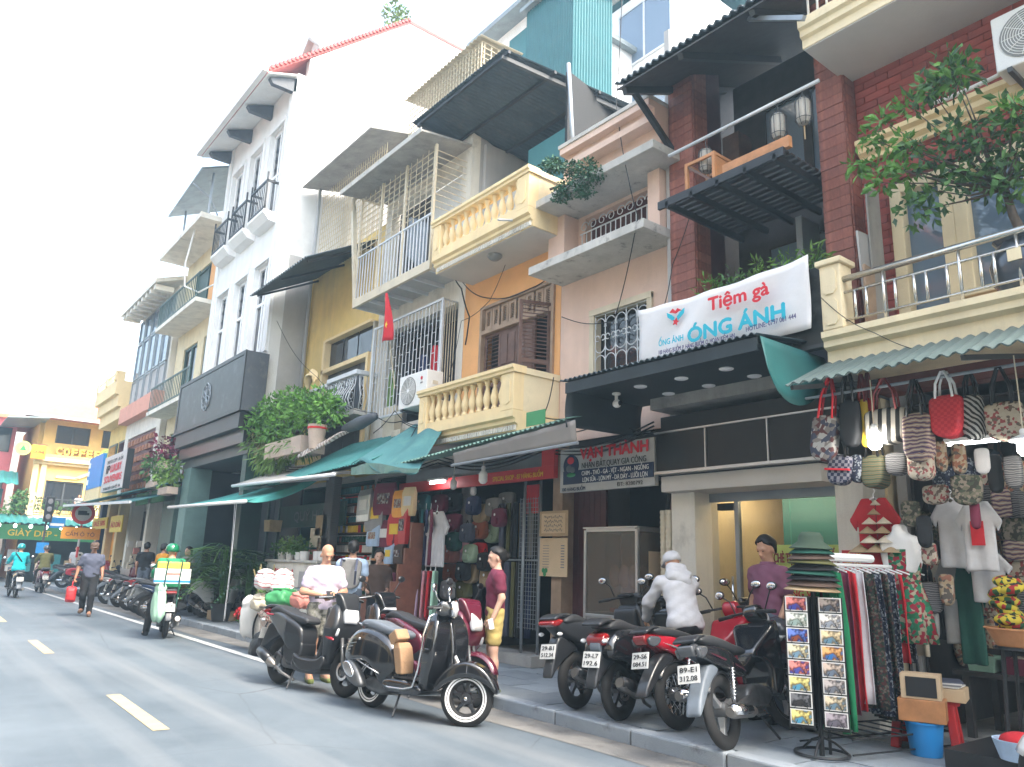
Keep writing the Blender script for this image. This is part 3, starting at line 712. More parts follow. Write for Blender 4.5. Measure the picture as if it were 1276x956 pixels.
# lanterns on the guard rail
lm = None
for i, (px, py) in enumerate(((880,200),(970,157),(1001,138))):
    p = W(px, py, 6.9)
    if lm is None:
        lm = thing('hanging_lantern', 'cylindrical wire lantern hanging from white guard rail', 'lantern', p, 0, 'lanterns on guard rail')
        MB().lathe([(.0,.13),(.06,.13),(.075,.09),(.075,-.10),(.055,-.15),(0,-.15)], n=16).build('lamp_shade', 'awning_beige', lm, smooth=.8)
        cg = MB()
        for k in range(8): a = k*math.pi/4; cg.tube([(.05*math.cos(a),.05*math.sin(a),.16),(.088*math.cos(a),.088*math.sin(a),.1),(.088*math.cos(a),.088*math.sin(a),-.11),(.05*math.cos(a),.05*math.sin(a),-.18)], .004, 5)
        for z in (.1,-.11): cg.tube([(.088*math.cos(a),.088*math.sin(a),z) for a in [k*math.pi/10 for k in range(20)]], .004, 5, closed=True)
        cg.build('cage', 'iron_dark', lm); MB().tube([(0,0,.16),(0,0,.30)], .004, 5).build('hook', 'iron_dark', lm); MB().tube([(0,0,-.18),(0,0,-.34)], .008, 5).build('tassel', 'cloth_tan', lm)
    else:
        c = copy_tree(lm); c.location = p
# banner and board
def sheet(name, m, x, tl, tr, bl, br, nu=40, nv=10, amp=.03, seed=0, thick=.004):
    def f(u, v):
        y, z = lerp(lerp(tl[0], tr[0], u), lerp(bl[0], br[0], u), v), lerp(lerp(tl[1], tr[1], u), lerp(bl[1], br[1], u), v)
        return (x + amp*math.sin(u*9+seed+v*2)*(.3+v) + amp*.6*math.sin(u*23+v*5+seed), y, z - .05*math.sin(math.pi*u)*(1 if v < .5 else .7))
    return MB().grid(f, nu, nv)
bn = thing('cloth_banner', 'white cloth banner with red and cyan lettering below timber house', 'banner', (6.72, 5, 4))
o = hp(bn, sheet('cloth', 'banner', 6.72, (6.16,4.60),(3.86,4.62),(6.16,3.93),(3.86,3.84)), 'cloth', 'banner', solid=.006, smooth=True)
_R, _U = Vector((0,-1,-.0)), Vector((0,0,1))
def txt(parent, s, m, px, py, x, size, width=None, bold=.02, out=.03, rot=0, up=None, slope=0):
    p = W(px, py, x); r = Vector((0,-1,slope)).normalized(); u = Vector((0,slope,1)).normalized()
    o = text_on('lettering', s, m, parent, p-parent.location, r, u, size, width, bold, out); return o
txt(bn, 'Tiệm gà', 'ink_red', 921, 372, 6.66, .21, .76, .035)
txt(bn, 'ÓNG ÁNH', 'ink_cyan', 916, 402, 6.66, .235, 1.22, .05)
txt(bn, 'ỐNG ÁNH', 'ink_cyan', 838, 423, 6.65, .1, .36, .02)
txt(bn, '100 HÀNG BUỒM, P. HÀNG BUỒM, Q. HOÀN KIẾM, HN', 'ink_purple', 868, 429, 6.65, .075, 1.05, .01, slope=-.02)
txt(bn, 'HOTLINE: 0797 061 444', 'ink_purple', 962, 403, 6.65, .075, .58, .012, slope=.02)
rp = W(842, 398, 6.68)-bn.location
for s in (-1, 1): MB().prism([(s*.03,-.02),(s*.12,.05),(s*.13,.11),(s*.06,.07),(s*.02,.03)], -.004, .004, 'x').build('bird_wing', 'ink_cyan', bn).__setattr__('location', rp)
o = MB().prism([(.05*math.cos(a)*(1 if k % 2 else .45), .05*math.sin(a)*(1 if k % 2 else .45)) for k, a in enumerate([i*math.pi/5 for i in range(10)])], -.006, .004, 'x').build('star_mark', 'ink_red', bn); o.location = rp+Vector((0,0,-.03))
o = MB().prism([(-.09,.09),(-.03,.13),(.0,.10),(.04,.14),(.09,.10),(.05,.09),(0,.07),(-.05,.09)], -.005, .004, 'x').build('comb_mark', 'ink_red', bn); o.location = rp
sb = thing('signboard', 'black signboard with white phone number hidden behind cloth banner', 'signboard', (6.86, 5, 4))
hp(sb, MB().box(6.80, 6.86, 3.78, 6.1, 3.70, 4.50), 'panel', 'sign_black', bevel=.005)
hp(sb, MB().box(6.78, 6.88, 3.745, 3.778, 3.66, 4.53).box(6.78,6.88,3.778,6.1,3.66,3.698), 'frame', 'iron_dark')
txt(sb, '0797  404363', 'ink_white', 962, 414, 6.795, .085, .62, .015, .006)
# canopy over the glass shop
cn = thing('canopy', 'dark canopy with round downlights over the glass fronted shop', 'canopy', (6.7, 5, 3.6))
hp(cn, corr((5.95,6.72,3.66),(5.95,3.98,3.66),(7.35,6.72,3.83),(7.35,3.98,3.83), 34, .014, 2, rough=.012), 'roof_sheet', 'roof_black', solid=.006)
hp(cn, MB().box(6.0, 7.3, 4.02, 6.62, 3.54, 3.58), 'ceiling_panel', 'awning_dark')
hp(cn, MB().box(5.97, 6.0, 4.0, 6.64, 3.5, 3.63), 'front_fascia', 'awning_dark')
hp(cn, MB().grid(lambda u, v: (lerp(6.0, 7.3, u), 6.62+.05*math.sin(v*2.6)-.02*math.sin(u*7), lerp(3.6, 3.10+.05*u, v)), 10, 10), 'side_curtain', 'awning_dark', solid=.006, smooth=True)
def tealc(u, v):
    x = lerp(6.0, 7.1, u); drop = (.12+.5*math.sin(math.pi*min(1, u*1.0+.12))**.8 if u < .88 else .2)
    return (x-.08*v*(1-u), 3.98-.12*v+.03*math.sin(u*8)*v, 3.64-drop*v)
hp(cn, MB().grid(tealc, 20, 6), 'side_flap', 'awning_green', solid=.006, smooth=True)
for px, py in ((798,482),(833,491),(849,472),(883,481),(905,460),(940,469)):
    p = W(px, py, Z=3.535); p.x = min(max(p.x, 6.1), 7.2)
    hp(cn, MB().lathe([(0,-.006),(.062,-.006),(.075,0),(.075,.012),(0,.012)], (p.x, p.y, 3.532), 20), 'downlight', 'downlight', smooth=.6)
ca = thing('security_camera', 'small white security camera below the dark canopy', 'camera', W(768, 490, Z=3.53))
MB().lathe([(.0,.0),(.05,0),(.05,-.02),(.02,-.03),(.02,-.10)], n=14).build('mount', 'ac_white', ca); MB().ell((0,-.01,-.13),(.05,.06,.05)).build('body', 'ac_white', ca, smooth=True); MB().lathe([(0,-.075),(.03,-.07),(.03,-.05),(0,-.05)], (0,0,-.13), 12, 'y').build('lens', 'black_matt', ca)
# glass shop front
gs = thing('glass_shop_front', 'glass shop front with black fascia panels and cream columns', 'shop front', (7.4, 5, 0))
for a, b in ((3.83,4.58),(4.6,5.38),(5.4,6.12)): hp(gs, MB().box(6.98, 7.08, a, b, 2.63, 3.08), 'fascia_panel', 'panel_black', bevel=.004)
hp(gs, MB().box(6.965, 7.1, 3.81, 6.14, 2.595, 2.628).box(6.965,7.1,3.81,6.14,3.082,3.10).box(6.966,7.09,4.582,4.598,2.629,3.081).box(6.966,7.09,5.382,5.398,2.629,3.081), 'trim', 'alu')
hp(gs, MB().box(7.082, 7.6, 3.82, 6.13, 2.58, 3.3), 'fascia_box', 'black_soft')
hp(gs, MB().box(7.09, 7.7, 4.08, 6.14, 2.40, 2.578), 'lintel', 'soffit')
for px, py in ((935,588),(1015,580)):
    y = wy(px, py, 7.2); hp(gs, MB().lathe([(0,-.004),(.05,-.004),(.06,0),(0,0)], (7.2, y, 2.578), 16), 'spot', 'downlight')
hp(gs, MB().box(7.3, 7.75, 5.82, 6.17, .1, 2.577), 'column', 'stucco_ivory', bevel=.01)
hp(gs, MB().box(7.3, 7.75, 3.78, 4.07, .1, 2.6), 'column', 'stucco_ivory', bevel=.01)
gf = hp(gs, MB().box(7.58,7.64,4.07,5.82,.12,.17).box(7.58,7.64,4.07,5.82,2.3,2.4).box(7.579,7.641,5.42,5.47,.171,2.299), 'glass_frame', 'steel_grey')
for a, b in ((4.08,4.76),(4.78,5.415),(5.475,5.81)): hpp(gs, gf, MB().box(7.6, 7.612, a, b, .175, 2.295), 'glass_pane', 'glass')
hpp(gs, gf, MB().tube([(7.55,5.5,.95),(7.55,5.5,1.45)], .014, 8), 'door_handle', 'chrome', smooth=True)
hpp(gs, gf, MB().box(7.57,7.65,5.48,5.7,2.2,2.28), 'door_hinge', 'black_matt')
[hp(gs, MB().box(7.76, 11, a, b, .12, 3.3), 'inner_wall', 'stucco_pale') for a, b in ((3.76,3.8),(6.14,6.17))]
hp(gs, MB().box(10.9, 11, 3.81, 6.13, .12, 3.3), 'inner_back', 'stucco_ivory'); hp(gs, MB().box(7.76, 11, 3.81, 6.13, 3.0, 3.05), 'inner_ceiling', 'plaster_grey'); hp(gs, MB().box(7.76, 11, 3.81, 6.13, .1, .125), 'inner_floor', 'soffit')
hp(gs, MB().box(9.0, 9.06, 4.3, 5.75, .13, 2.6), 'teal_partition', 'sheet_teal')
hp(gs, MB().box(8.2, 8.6, 4.2, 5.3, .13, 1.42), 'counter', 'wood_orange')
hp(gs, MB().box(8.4, 8.44, 4.75, 6.05, 2.46, 2.55), 'tube_light', 'tube_warm')
mn = thing('menu_banner', 'lime green menu banner with dark red lettering behind the glass', 'banner', (7.56, 4.4, 1.3))
hp(mn, MB().box(7.55, 7.562, 4.08, 5.0, 1.18, 1.80), 'sheet', 'sign_lime')
txt(mn, 'CHÈ TỰ CHỌN 25k/ CỐC', 'ink_brown', 1006, 694, 7.548, .14, .76, .03)
txt(mn, '25 HẠT TOPPING', 'ink_brown', 1006, 716, 7.548, .09, .6, .02); txt(mn, 'MANG VỀ 30k', 'ink_red', 1006, 738, 7.548, .1, .6, .02)
nt_ = thing('notice_sticker', 'red notice sticker with yellow lettering on the cream column', 'sticker', (7.3, 3.9, 1.6))
for k, (zz) in enumerate((1.70, 1.62, 1.54)):
    hp(nt_, MB().box(7.288, 7.298, 3.80, 4.03, zz-.036, zz+.036), 'label_strip', 'sign_red'); o = text_on('lettering', ['SỐ 100','HÀNG BUỒM','THUÊ NHÀ'][k], 'ink_yellow', nt_, Vector((7.286,3.915,zz))-nt_.location, (0,-1,0), (0,0,1), .05, .17, .01)
# ================================================================ house 3: peach
H3 = thing('peach_house', 'narrow peach plaster house with two grey concrete ledges', 'building', (7.6, 7.4, 0))
h3 = [(6.72, 7.86, 4.1, 5.19), (6.55, 8.05, 6.12, 6.78)]
hp(H3, wallh(7.6, 6.28, 8.58, 3.3, 7.9, h3, .25), 'wall', 'plaster_peach')
hp(H3, MB().box(7.3, 7.597, 8.2, 8.57, 5.94, 6.82), 'pier', 'plaster_peach'); hp(H3, MB().box(7.3,7.597,6.29,6.5,5.94,6.82), 'pier', 'plaster_peach')
hp(H3, MB().box(7.85, 12, 6.29, 6.4, 0, 7.9).box(7.85,12,8.46,8.57,0,7.9).box(11.9,12,6.4,8.46,0,7.9).box(7.85,11.9,6.4,8.46,3.2,3.4).box(7.85,11.9,6.4,8.46,7.6,7.8), 'side_walls', 'plaster_grey')
hp(H3, MB().box(6.9, 7.598, 6.22, 8.56, 5.80, 5.93), 'ledge', 'slab_old', bevel=.01)
hp(H3, MB().box(6.85, 7.598, 6.0, 8.50, 6.83, 6.95), 'ledge', 'slab_old', bevel=.01)
hp(H3, MB().prism([(7.05,7.40),(7.05,7.5),(7.12,7.5),(7.12,7.62),(7.0,7.62),(7.0,7.72),(7.598,7.72),(7.598,6.953),(7.25,6.953),(7.25,7.40)], 6.20, 8.0, 'y'), 'parapet', 'plaster_peach')
hp(H3, MB().box(6.98, 7.62, 6.19, 8.02, 7.722, 7.78), 'parapet_cap', 'slab_old')
# windows
fr = MB()
a, b, c, d = h3[0]
fr.box(7.56,7.72,a-.04,a+.05,c,d).box(7.56,7.72,b-.05,b+.04,c,d).box(7.55,7.72,a-.04,b+.04,d-.06,d+.03)
f3 = hp(H3, fr, 'window_frame', 'steel_cream'); hpp(H3, f3, MB().box(7.74,7.75,a,b,c,d), 'pane', 'glass_dark')
gp = []
n = 5; st = (b-a-.1)/n
for k in range(n+1):
    y = a+.05+k*st; gp.append([(7.6,y,c),(7.6,y,d-.07)])
for k in range(n):
    y = a+.05+(k+.5)*st
    gp += [arc((7.6,y,d-.22),st*.46,-.5,math.pi+.5,12), arc((7.6,y-st*.28,d-.42),st*.2,0,5.2,10), arc((7.6,y+st*.28,d-.42),st*.2,math.pi,-2,10)]
    gp += [arc((7.6,y,c+.3),st*.5,math.pi,0,10), arc((7.6,y,c+.02),st*.5,0,math.pi,10), arc((7.6,y,c+.55),st*.5,math.pi,2*math.pi,10)]
gp.append([(7.6,a,d-.07),(7.6,b,d-.07)])
mb = MB(); [mb.tube(p, .008, 5) for p in gp]; hpp(H3, f3, mb, 'scroll_grille', 'steel_white')
a, b, c, d = h3[1]
hp(H3, MB().box(7.74,7.75,a,b,c,d), 'pane', 'wood_maroon')
for k in range(15):
    y = lerp(a+.04, b-.04, k/14); hp(H3, MB().tube([(7.5,y,5.93),(7.5,y,6.48)], .009, 5), 'grille_bar', 'steel_white')
mb = MB().tube([(7.5,a,6.48),(7.5,b,6.48)], .012, 6).tube([(7.5,a,6.02),(7.5,b,6.02)], .01, 6)
for k in range(4):
    y = lerp(a+.18, b-.18, k/3); mb.tube(scroll((7.5,y-.09,6.58),.09,1.2,0,1), .007, 5).tube(scroll((7.5,y+.09,6.58),.09,1.2,0,-1), .007, 5)
hp(H3, mb, 'scroll_crest', 'steel_white')
# ground floor of house 3
hp(H3, MB().box(7.62, 7.8, 6.5, 8.5, 2.6, 3.3), 'lintel', 'black_soft')
hp(H3, MB().box(7.5, 7.8, 8.36, 8.57, .1, 3.3), 'door_jamb', 'wood_frame')
for k in range(6): y = 7.7+.11*k; hp(H3, MB().box(7.72, 7.77, y, y+.105, .12, 2.6), 'door_plank', 'wood_maroon')
hp(H3, MB().box(7.70, 7.8, 6.45, 6.52, .1, 2.6), 'door_jamb', 'wood_brown')
hp(H3, MB().box(9.0, 9.05, 6.42, 8.44, .1, 3.1), 'inner_partition', 'door_grey'); hp(H3, MB().box(8.96, 8.99, 6.9, 7.4, 1.5, 2.2), 'inner_window', 'black_soft')
hp(H3, MB().box(7.8, 11.8, 6.42, 8.44, .1, .125), 'inner_floor', 'concrete')
hp(H3, MB().box(7.55, 7.7, 6.2, 6.46, 1.7, 2.0), 'meter_box', 'ac_white', bevel=.01)
vs = thing('shop_sign', 'white and navy shop sign with red lettering over the maroon door', 'sign', (7.2, 7.2, 2.8))
hp(vs, MB().box(7.18, 7.25, 6.32, 8.06, 2.50, 3.1), 'panel', 'sign_white', bevel=.004)
hp(vs, MB().box(7.165, 7.179, 6.33, 7.98, 2.605, 2.79), 'navy_band', 'ink_navy')
hp(vs, MB().lathe([(0,-.012),(.15,-.012),(.15,0),(0,0)], (7.178, 7.83, 2.86), 28, 'x', ), 'emblem_disc', 'ink_navy').scale.z = 1.0
hp(vs, MB().ell((7.165,7.83,2.93),(.008,.07,.05)), 'emblem_mark', 'ink_red'); hp(vs, MB().ell((7.165,7.86,2.82),(.008,.06,.05)).ell((7.165,7.79,2.80),(.008,.05,.045)), 'emblem_mark', 'fender_grey'); hp(vs, MB().ell((7.165,7.82,2.73),(.008,.09,.03)), 'emblem_mark', 'ink_green')
T = lambda s, m, y, z, sz, w, bold: text_on('lettering', s, m, vs, Vector((7.163,y,z))-vs.location, (0,-1,0), (0,0,1), sz, w, bold, .004)
T('VẠN THÀNH', 'ink_red', 7.02, 3.0, .2, 1.22, .05); T('NHẬN ĐẶT,QUAY GIA CÔNG', 'ink_black', 7.02, 2.845, .11, 1.16, .015)
T('CHIM - THỎ - GÀ - VỊT - NGAN - NGỖNG', 'ink_white', 7.0, 2.745, .085, 1.2, .012); T('LỌN SỮA - LỌN MỸ - DẠ DÀY - LƯÕI LỌN', 'ink_white', 7.0, 2.65, .085, 1.16, .012)
T('100 HÀNG BUỒM', 'ink_navy', 7.76, 2.55, .07, .46, .012); T('ĐT: 8280792', 'ink_black', 6.72, 2.55, .07, .44, .012)
cb = thing('roasting_cabinet', 'steel framed glass roasting cabinet beside the maroon door', 'cabinet', (7.3, 7.1, .12))
cx0, cx1, cy0, cy1 = -.05, .62, -.42, .5
fr = MB()
for x in (cx0, cx1):
    for y in (cy0, cy1): fr.box(x-.02,x+.02,y-.02,y+.02,0,1.86)
for z in (.78, 1.86):
    for x in (cx0, cx1): fr.box(x-.019,x+.019,cy0+.02,cy1-.02,z-.02,z+.02)
    for y in (cy0, cy1): fr.box(cx0+.02,cx1-.02,y-.019,y+.019,z-.02,z+.02)
fr.build('frame', 'alu', cb, bevel=.004)
for i, b_ in enumerate(((cx0-.004,cx0+.004,cy0+.02,cy1-.02,.8,1.84),(cx0+.02,cx1-.02,cy0-.004,cy0+.004,.8,1.84),(cx0+.02,cx1-.02,cy1-.004,cy1+.004,.8,1.84),(cx1-.004,cx1+.004,cy0+.02,cy1-.02,.8,1.84))): bx('glass_pane', 'glass_smoked', cb, *b_)
bx('shelf', 'alu', cb, cx0+.02, cx1-.02, cy0+.02, cy1-.02, .79, .82); bx('roof_panel', 'alu', cb, cx0-.03, cx1+.03, cy0-.03, cy1+.03, 1.882, 1.90); bx('lower_panel', 'alu', cb, cx0-.002, cx1, cy0+.022, cy1-.022, .1, .755)
for k in range(4): MB().ell((.25, -.25+.17*k, 1.28), (.09,.06,.15)).build('roast_duck', 'wood_orange', cb, smooth=True)
bx('red_tray', 'ink_red', cb, .1,.5,-.15,.2,.83,.88)
bx('taped_paper', 'card_light', cb, .15,.42,cy0-.012,cy0-.006,1.25,1.6)
dp = thing('drain_pipes', 'cream ribbed drain pipes running down beside the cream column', 'pipe', (7.35, 6.28, .12))
for i, dx in enumerate((0,.11)):
    prof = []; z = 0
    while z < 2.1: prof += [(.042,z),(.048,z+.02),(.048,z+.03),(.042,z+.05)]; z += .06
    MB().lathe(prof, (0.03*i, dx-.03, 0), 10).build('pipe', 'pvc_cream', dp, smooth=True)
MB().tube([(0,0,2.1),(0,-.05,2.3),(.02,.1,2.6)], .03, 8).build('hose', 'cable', dp, smooth=True)
for i, (py0, py1, m_, pxa, pxb) in enumerate(((637,668,'card',673,708),(671,718,'card_light',673,707))):
    q = W((pxa+pxb)/2, (py0+py1)/2, 7.44); hh = wz(pxa, py0, 7.44)-wz(pxa, py1, 7.44); ww = wy(pxa, py0, 7.44)-wy(pxb, py0, 7.44)
    cd = thing('cardboard_notice', ['cardboard sheet with handwritten note hung above printed menu sheet', 'printed menu sheet on light cardboard with green clover mark'][i], 'notice', q)
    MB().box(-.012,0,-ww/2,ww/2,-hh/2,hh/2).build('sheet', m_, cd); 
    mb = MB()
    if i == 0:
        MB().box(-.018,-.013,-ww*.42,ww*.42,-hh*.38,hh*.40).build('paper', 'card_light', cd)
        for k in range(4):
            n_ = 26; mb.tube([(-.02, lerp(ww*.32,-ww*.32,j/n_), hh*(.25-.17*k)+.018*math.sin(j*2.1+k)+.01*math.sin(j*.9)) for j in range(n_+1)], .004, 4)
    else:
        for k in range(9): mb.box(-.016,-.0125, -ww*.4, -ww*.4+ww*.12, hh*(.30-.07*k)-.008, hh*(.30-.07*k)+.008).box(-.016,-.0125, ww*.15, ww*.38, hh*(.30-.07*k)-.004, hh*(.30-.07*k)+.004)
        for k in range(3):
            a = k*2.1+.5; MB().ell((-.014, ww*.3+.035*math.cos(a), -hh*.38+.035*math.sin(a)), (.006,.035,.035)).build('clover_leaf', 'ink_green', cd)
    mb.build('writing', 'ink_grey', cd)
# ================================================================ house 4: orange with balustrades
H4 = thing('orange_house', 'orange plaster house with two cream balustrade balconies', 'building', (7.6, 9.9, 0))
d4 = (8.72, 10.72, 3.6, 5.98)
hp(H4, wallh(7.6, 8.59, 11.28, 3.3, 6.8, [d4], .25), 'wall', 'plaster_orange')
hp(H4, MB().box(7.86, 13, 8.60, 8.7, 0, 7.3).box(7.86,13,11.17,11.27,0,9.6).box(12.9,13,8.7,11.17,0,9.6).box(7.86,12.9,8.7,11.17,3.2,3.4), 'side_walls', 'plaster_grey')
hp(H4, MB().box(7.87, 12.9, 8.71, 11.16, 6.5, 6.62), 'floor_slab', 'concrete')
def balcony(z0, y0, y1, nb, lower):
    x = 6.7
    hp(H4, MB().prism([(x+.10,z0),(x+.10,z0+.09),(x+.05,z0+.12),(x+.05,z0+.17),(x,z0+.2),(x,z0+.3),(7.598,z0+.3),(7.598,z0)], y0, y1, 'y'), 'balcony_slab', 'stucco_cream')
    hp(H4, MB().box(x+.11, 7.597, y0+.02, y1-.02, z0-.012, z0-.002), 'balcony_soffit', 'soffit')
    mb = MB(); k = y0+.03
    while k < y1-.05: mb.box(x+.068, x+.098, k, k+.035, z0+.012, z0+.085); k += .06
    o = hp(H4, mb, 'dentil_course', 'stucco_ivory'); o['kind'] = 'stuff'
    hp(H4, MB().box(x+.02, x+.16, y0+.30, y1-.24, z0+.302, z0+.38), 'bottom_rail', 'stucco_cream')
    for (a, b) in ((y1-.24, y1), (y0, y0+.30)):
        p = hp(H4, MB().box(x, x+.2, a, b, z0+.302, z0+.86), 'end_pillar', 'stucco_cream', bevel=.008)
        hpp(H4, p, MB().prism([(lerp(a,b,.24),z0+.42),(lerp(a,b,.5),z0+.38),(lerp(a,b,.76),z0+.42),(lerp(a,b,.76),z0+.74),(lerp(a,b,.5),z0+.79),(lerp(a,b,.24),z0+.74)], x-.012, x-.0005, 'x'), 'raised_panel', 'stucco_cream')
    hp(H4, MB().prism([(x-.02,z0+.862),(x-.02,z0+.90),(x-.05,z0+.92),(x-.05,z0+.97),(x+.22,z0+.97),(x+.22,z0+.862)], y0-.03, y1+.03, 'y'), 'top_rail', 'stucco_cream')
    for k in range(nb):
        y = lerp(y0+.37, y1-.31, k/(nb-1)); inst(bal_me, 'baluster', H4, (x+.09-7.6, y-9.9, z0+.385), scale=(1,1,1.01))
    hp(H4, MB().box(x+.2, 7.595, y0+.005, y0+.15, z0+.302, z0+.86), 'side_parapet', 'stucco_pale')
    hp(H4, MB().box(x+.22, 7.594, y0-.02, y0+.17, z0+.862, z0+.955), 'side_cap', 'stucco_pale')
    hp(H4, MB().box(x+.2, 7.595, y1-.15, y1-.005, z0+.302, z0+.86), 'side_parapet', 'stucco_pale')
balcony(6.53, 8.36, 11.08, 11, False); balcony(3.40, 8.58, 11.2, 11, True)
hp(H4, MB().lathe([(0,-.09),(.07,-.085),(.11,-.05),(.13,-.02),(.13,0),(0,0)], (7.05, 9.65, 6.517), 20), 'ceiling_lamp', 'ac_grille', smooth=.8)
hp(H4, MB().tube([(6.7,8.75,6.72),(6.45,8.78,6.66)], .02, 8), 'drain_spout', 'pvc_grey')
# folding door with transom louvres
a, b, c, d = d4
hp(H4, MB().box(7.86, 7.89, a, b, c, d), 'dark_room_sheet', 'black_matt')  # black sheet stands in for the unlit room behind the door
fr = MB().box(7.56,7.72,a,a+.06,c,d).box(7.56,7.72,b-.06,b,c,d).box(7.562,7.71,a+.06,b-.06,5.46,5.53).box(7.562,7.71,a+.06,b-.06,d-.05,d)
f4 = hp(H4, fr, 'door_frame', 'wood_frame')
for k in range(4):
    ya = lerp(a+.07, b-.07, k/4)+.02; yb = lerp(a+.07, b-.07, (k+1)/4)-.02
    for s in range(2):
        y0_, y1_ = lerp(ya, yb, s*.5+.02), lerp(ya, yb, s*.5+.48)
        louvre('transom_louvre', 'wood_frame', f4, 7.61-7.6, y0_-9.9, y1_-9.9, 5.55, 5.92, 9, mid=False)
for k in range(4):
    ya = lerp(a+.07, b-.07, k/4)+.005; yb = lerp(a+.07, b-.07, (k+1)/4)-.005
    if k in (1, 2):
        p = hpp(H4, f4, MB().box(7.64,7.68,ya,yb,c,5.45), 'door_leaf', 'shutter_brown')
        for zz in ((3.7,4.2),(4.28,4.75),(4.83,5.35)):
            for s in range(2): hpp(H4, f4, MB().box(7.625,7.6395,lerp(ya,yb,.1+.45*s),lerp(ya,yb,.45+.45*s),*zz), 'door_panel', 'shutter_brown', bevel=.006)
    elif k == 3: louvre('shutter_leaf', 'shutter_brown', f4, 7.64-7.6, ya-9.9, yb-9.9, c, 5.45, 26)
    else: louvre('open_shutter', 'shutter_brown', f4, 7.60-7.6, a+.10-9.9, a+.62-9.9, 3.62, 5.6, 30, rz=math.radians(68))
# the upper terrace under the black sheet roof
hp(H4, MB().box(7.9, 7.95, 8.75, 9.9, 6.65, 8.9), 'terrace_door', 'sheet_teal')
hp(H4, MB().box(7.88, 7.89, 9.95, 11.1, 6.65, 8.6), 'frosted_screen', 'plaster_grey')
rf = hp(H4, corr((6.68,12.1,10.0),(6.68,9.12,10.0),(9.35,11.9,9.45),(9.35,8.2,9.45), 34, .018, 3), 'terrace_roof', 'roof_black', solid=.01)
for k in range(4): hpp(H4, rf, MB().bar((6.75+.8*k,12.0-.06*k,9.93-.165*k),(6.75+.8*k,9.05-.27*k,9.93-.165*k),.05,.06), 'purlin', 'iron_black')
for y in (9.2, 11.9): hpp(H4, rf, MB().bar((6.7,y,9.88),(9.3,y-(.85 if y < 10 else .1),9.34),.06,.07), 'side_beam', 'iron_dark')
pp = W(722, 190, 7.6); hp(H4, MB().tube([(7.55,8.28,7.75),(7.55,8.45,9.75)], .035, 8), 'roof_post', 'steel_grey', smooth=True)
hp(H4, MB().box(9.3, 9.4, 8.62, 11.26, 8.2, 9.5), 'terrace_back', 'roof_black')
# rusted cage above the eave
cg = thing('rusty_cage', 'rusty cream lattice cage above the black terrace roof', 'cage', (7.0, 11.2, 10.1))
for k in range(26):
    y = lerp(-.95, 1.6, k/25); MB().tube([(0,y,0),(0,y,.86)], .012, 5).build('upright_bar', 'steel_cream', cg)
for k in range(8): MB().tube([(-.01,-.95,.08+.11*k),(-.01,1.6,.08+.11*k)], .009, 5).build('cross_bar', 'steel_cream', cg)
for k in range(5): MB().tube([(.06+.1*k*1.6,-.95,0),(.06+.1*k*1.6,-.95,.86)], .012, 5).build('upright_bar', 'steel_cream', cg)
for k in range(8): MB().tube([(0,-.96,.08+.11*k),(.75,-.96,.08+.11*k)], .009, 5).build('cross_bar', 'steel_cream', cg)
corr((-.1,-1.05,.9),(-.1,1.7,.9),(.9,-1.05,.98),(.9,1.7,.98), 22, .02, 1).build('cage_roof', 'steel_cream', cg, solid=.008)
# sheds and tanks higher up behind
hp(H4, MB().prism([(7.7,6.9),(7.7,9.78),(10.4,9.3),(10.4,6.9)], 8.62, 8.68, 'y'), 'terrace_dark_sheet', 'black_matt')  # black sheet added to stand in for the shade beneath the terrace roof
ts = thing('sheet_metal_shed', 'teal corrugated sheet metal shed on the roof behind the black terrace roof', 'shed', (10, 11.15, 9.5))
corr((0,1.6,5.2),(0,-.12,5.2),(0,1.6,.9),(0,-.12,.9), 20, .02, 1).build('front_sheet', 'sheet_teal', ts, solid=.006)
corr((0,-.12,5.2),(1.2,-.12,5.2),(0,-.12,.9),(1.2,-.12,.9), 14, .02, 1).build('side_sheet', 'sheet_teal', ts, solid=.006)
MB().box(-.15,1.4,-.25,1.7,5.2,5.3).build('roof', 'roof_grey', ts); MB().box(.05,1.2,-.08,1.55,-.5,5.15).build('inner_walls', 'plaster_grey', ts)
tk = thing('water_tank', 'round white water tank with red cap on the rooftop', 'tank', (10.4, 13.7, 11.9))
MB().lathe([(0,-.55),(.5,-.5),(.55,-.3),(.55,.3),(.5,.5),(0,.55)], (0,0,.9), 20, 'y').build('drum', 'white_gloss', tk, smooth=.8); MB().lathe([(0,.0),(.14,0),(.14,.1),(0,.12)], (0,-.2,1.42), 12).build('cap', 'ink_red', tk)
for y in (-.3,.3): MB().box(-.5,.5,y-.04,y+.04,0,.4).build('cradle', 'steel_grey', tk)
for y in (-.35,.35): MB().box(-.45,-.4,y-.03,y+.03,-2.4,0).build('stand_leg', 'steel_white', tk)
# white block with teal door behind the white house
wb = thing('rooftop_room', 'white rooftop room with teal sheet door', 'building', (11.5, 15.2, 8))
wb_m = MB().box(0,4,-1.3,1.5,0,8.6).build('wall', 'plaster_white', wb); MB().box(-.03,-.002,-1.0,0.2,3.5,8.2).build('sheet_door', 'sheet_teal', wb); MB().box(-.5,4,-1.5,1.7,8.6,8.75).build('roof', 'roof_grey', wb)
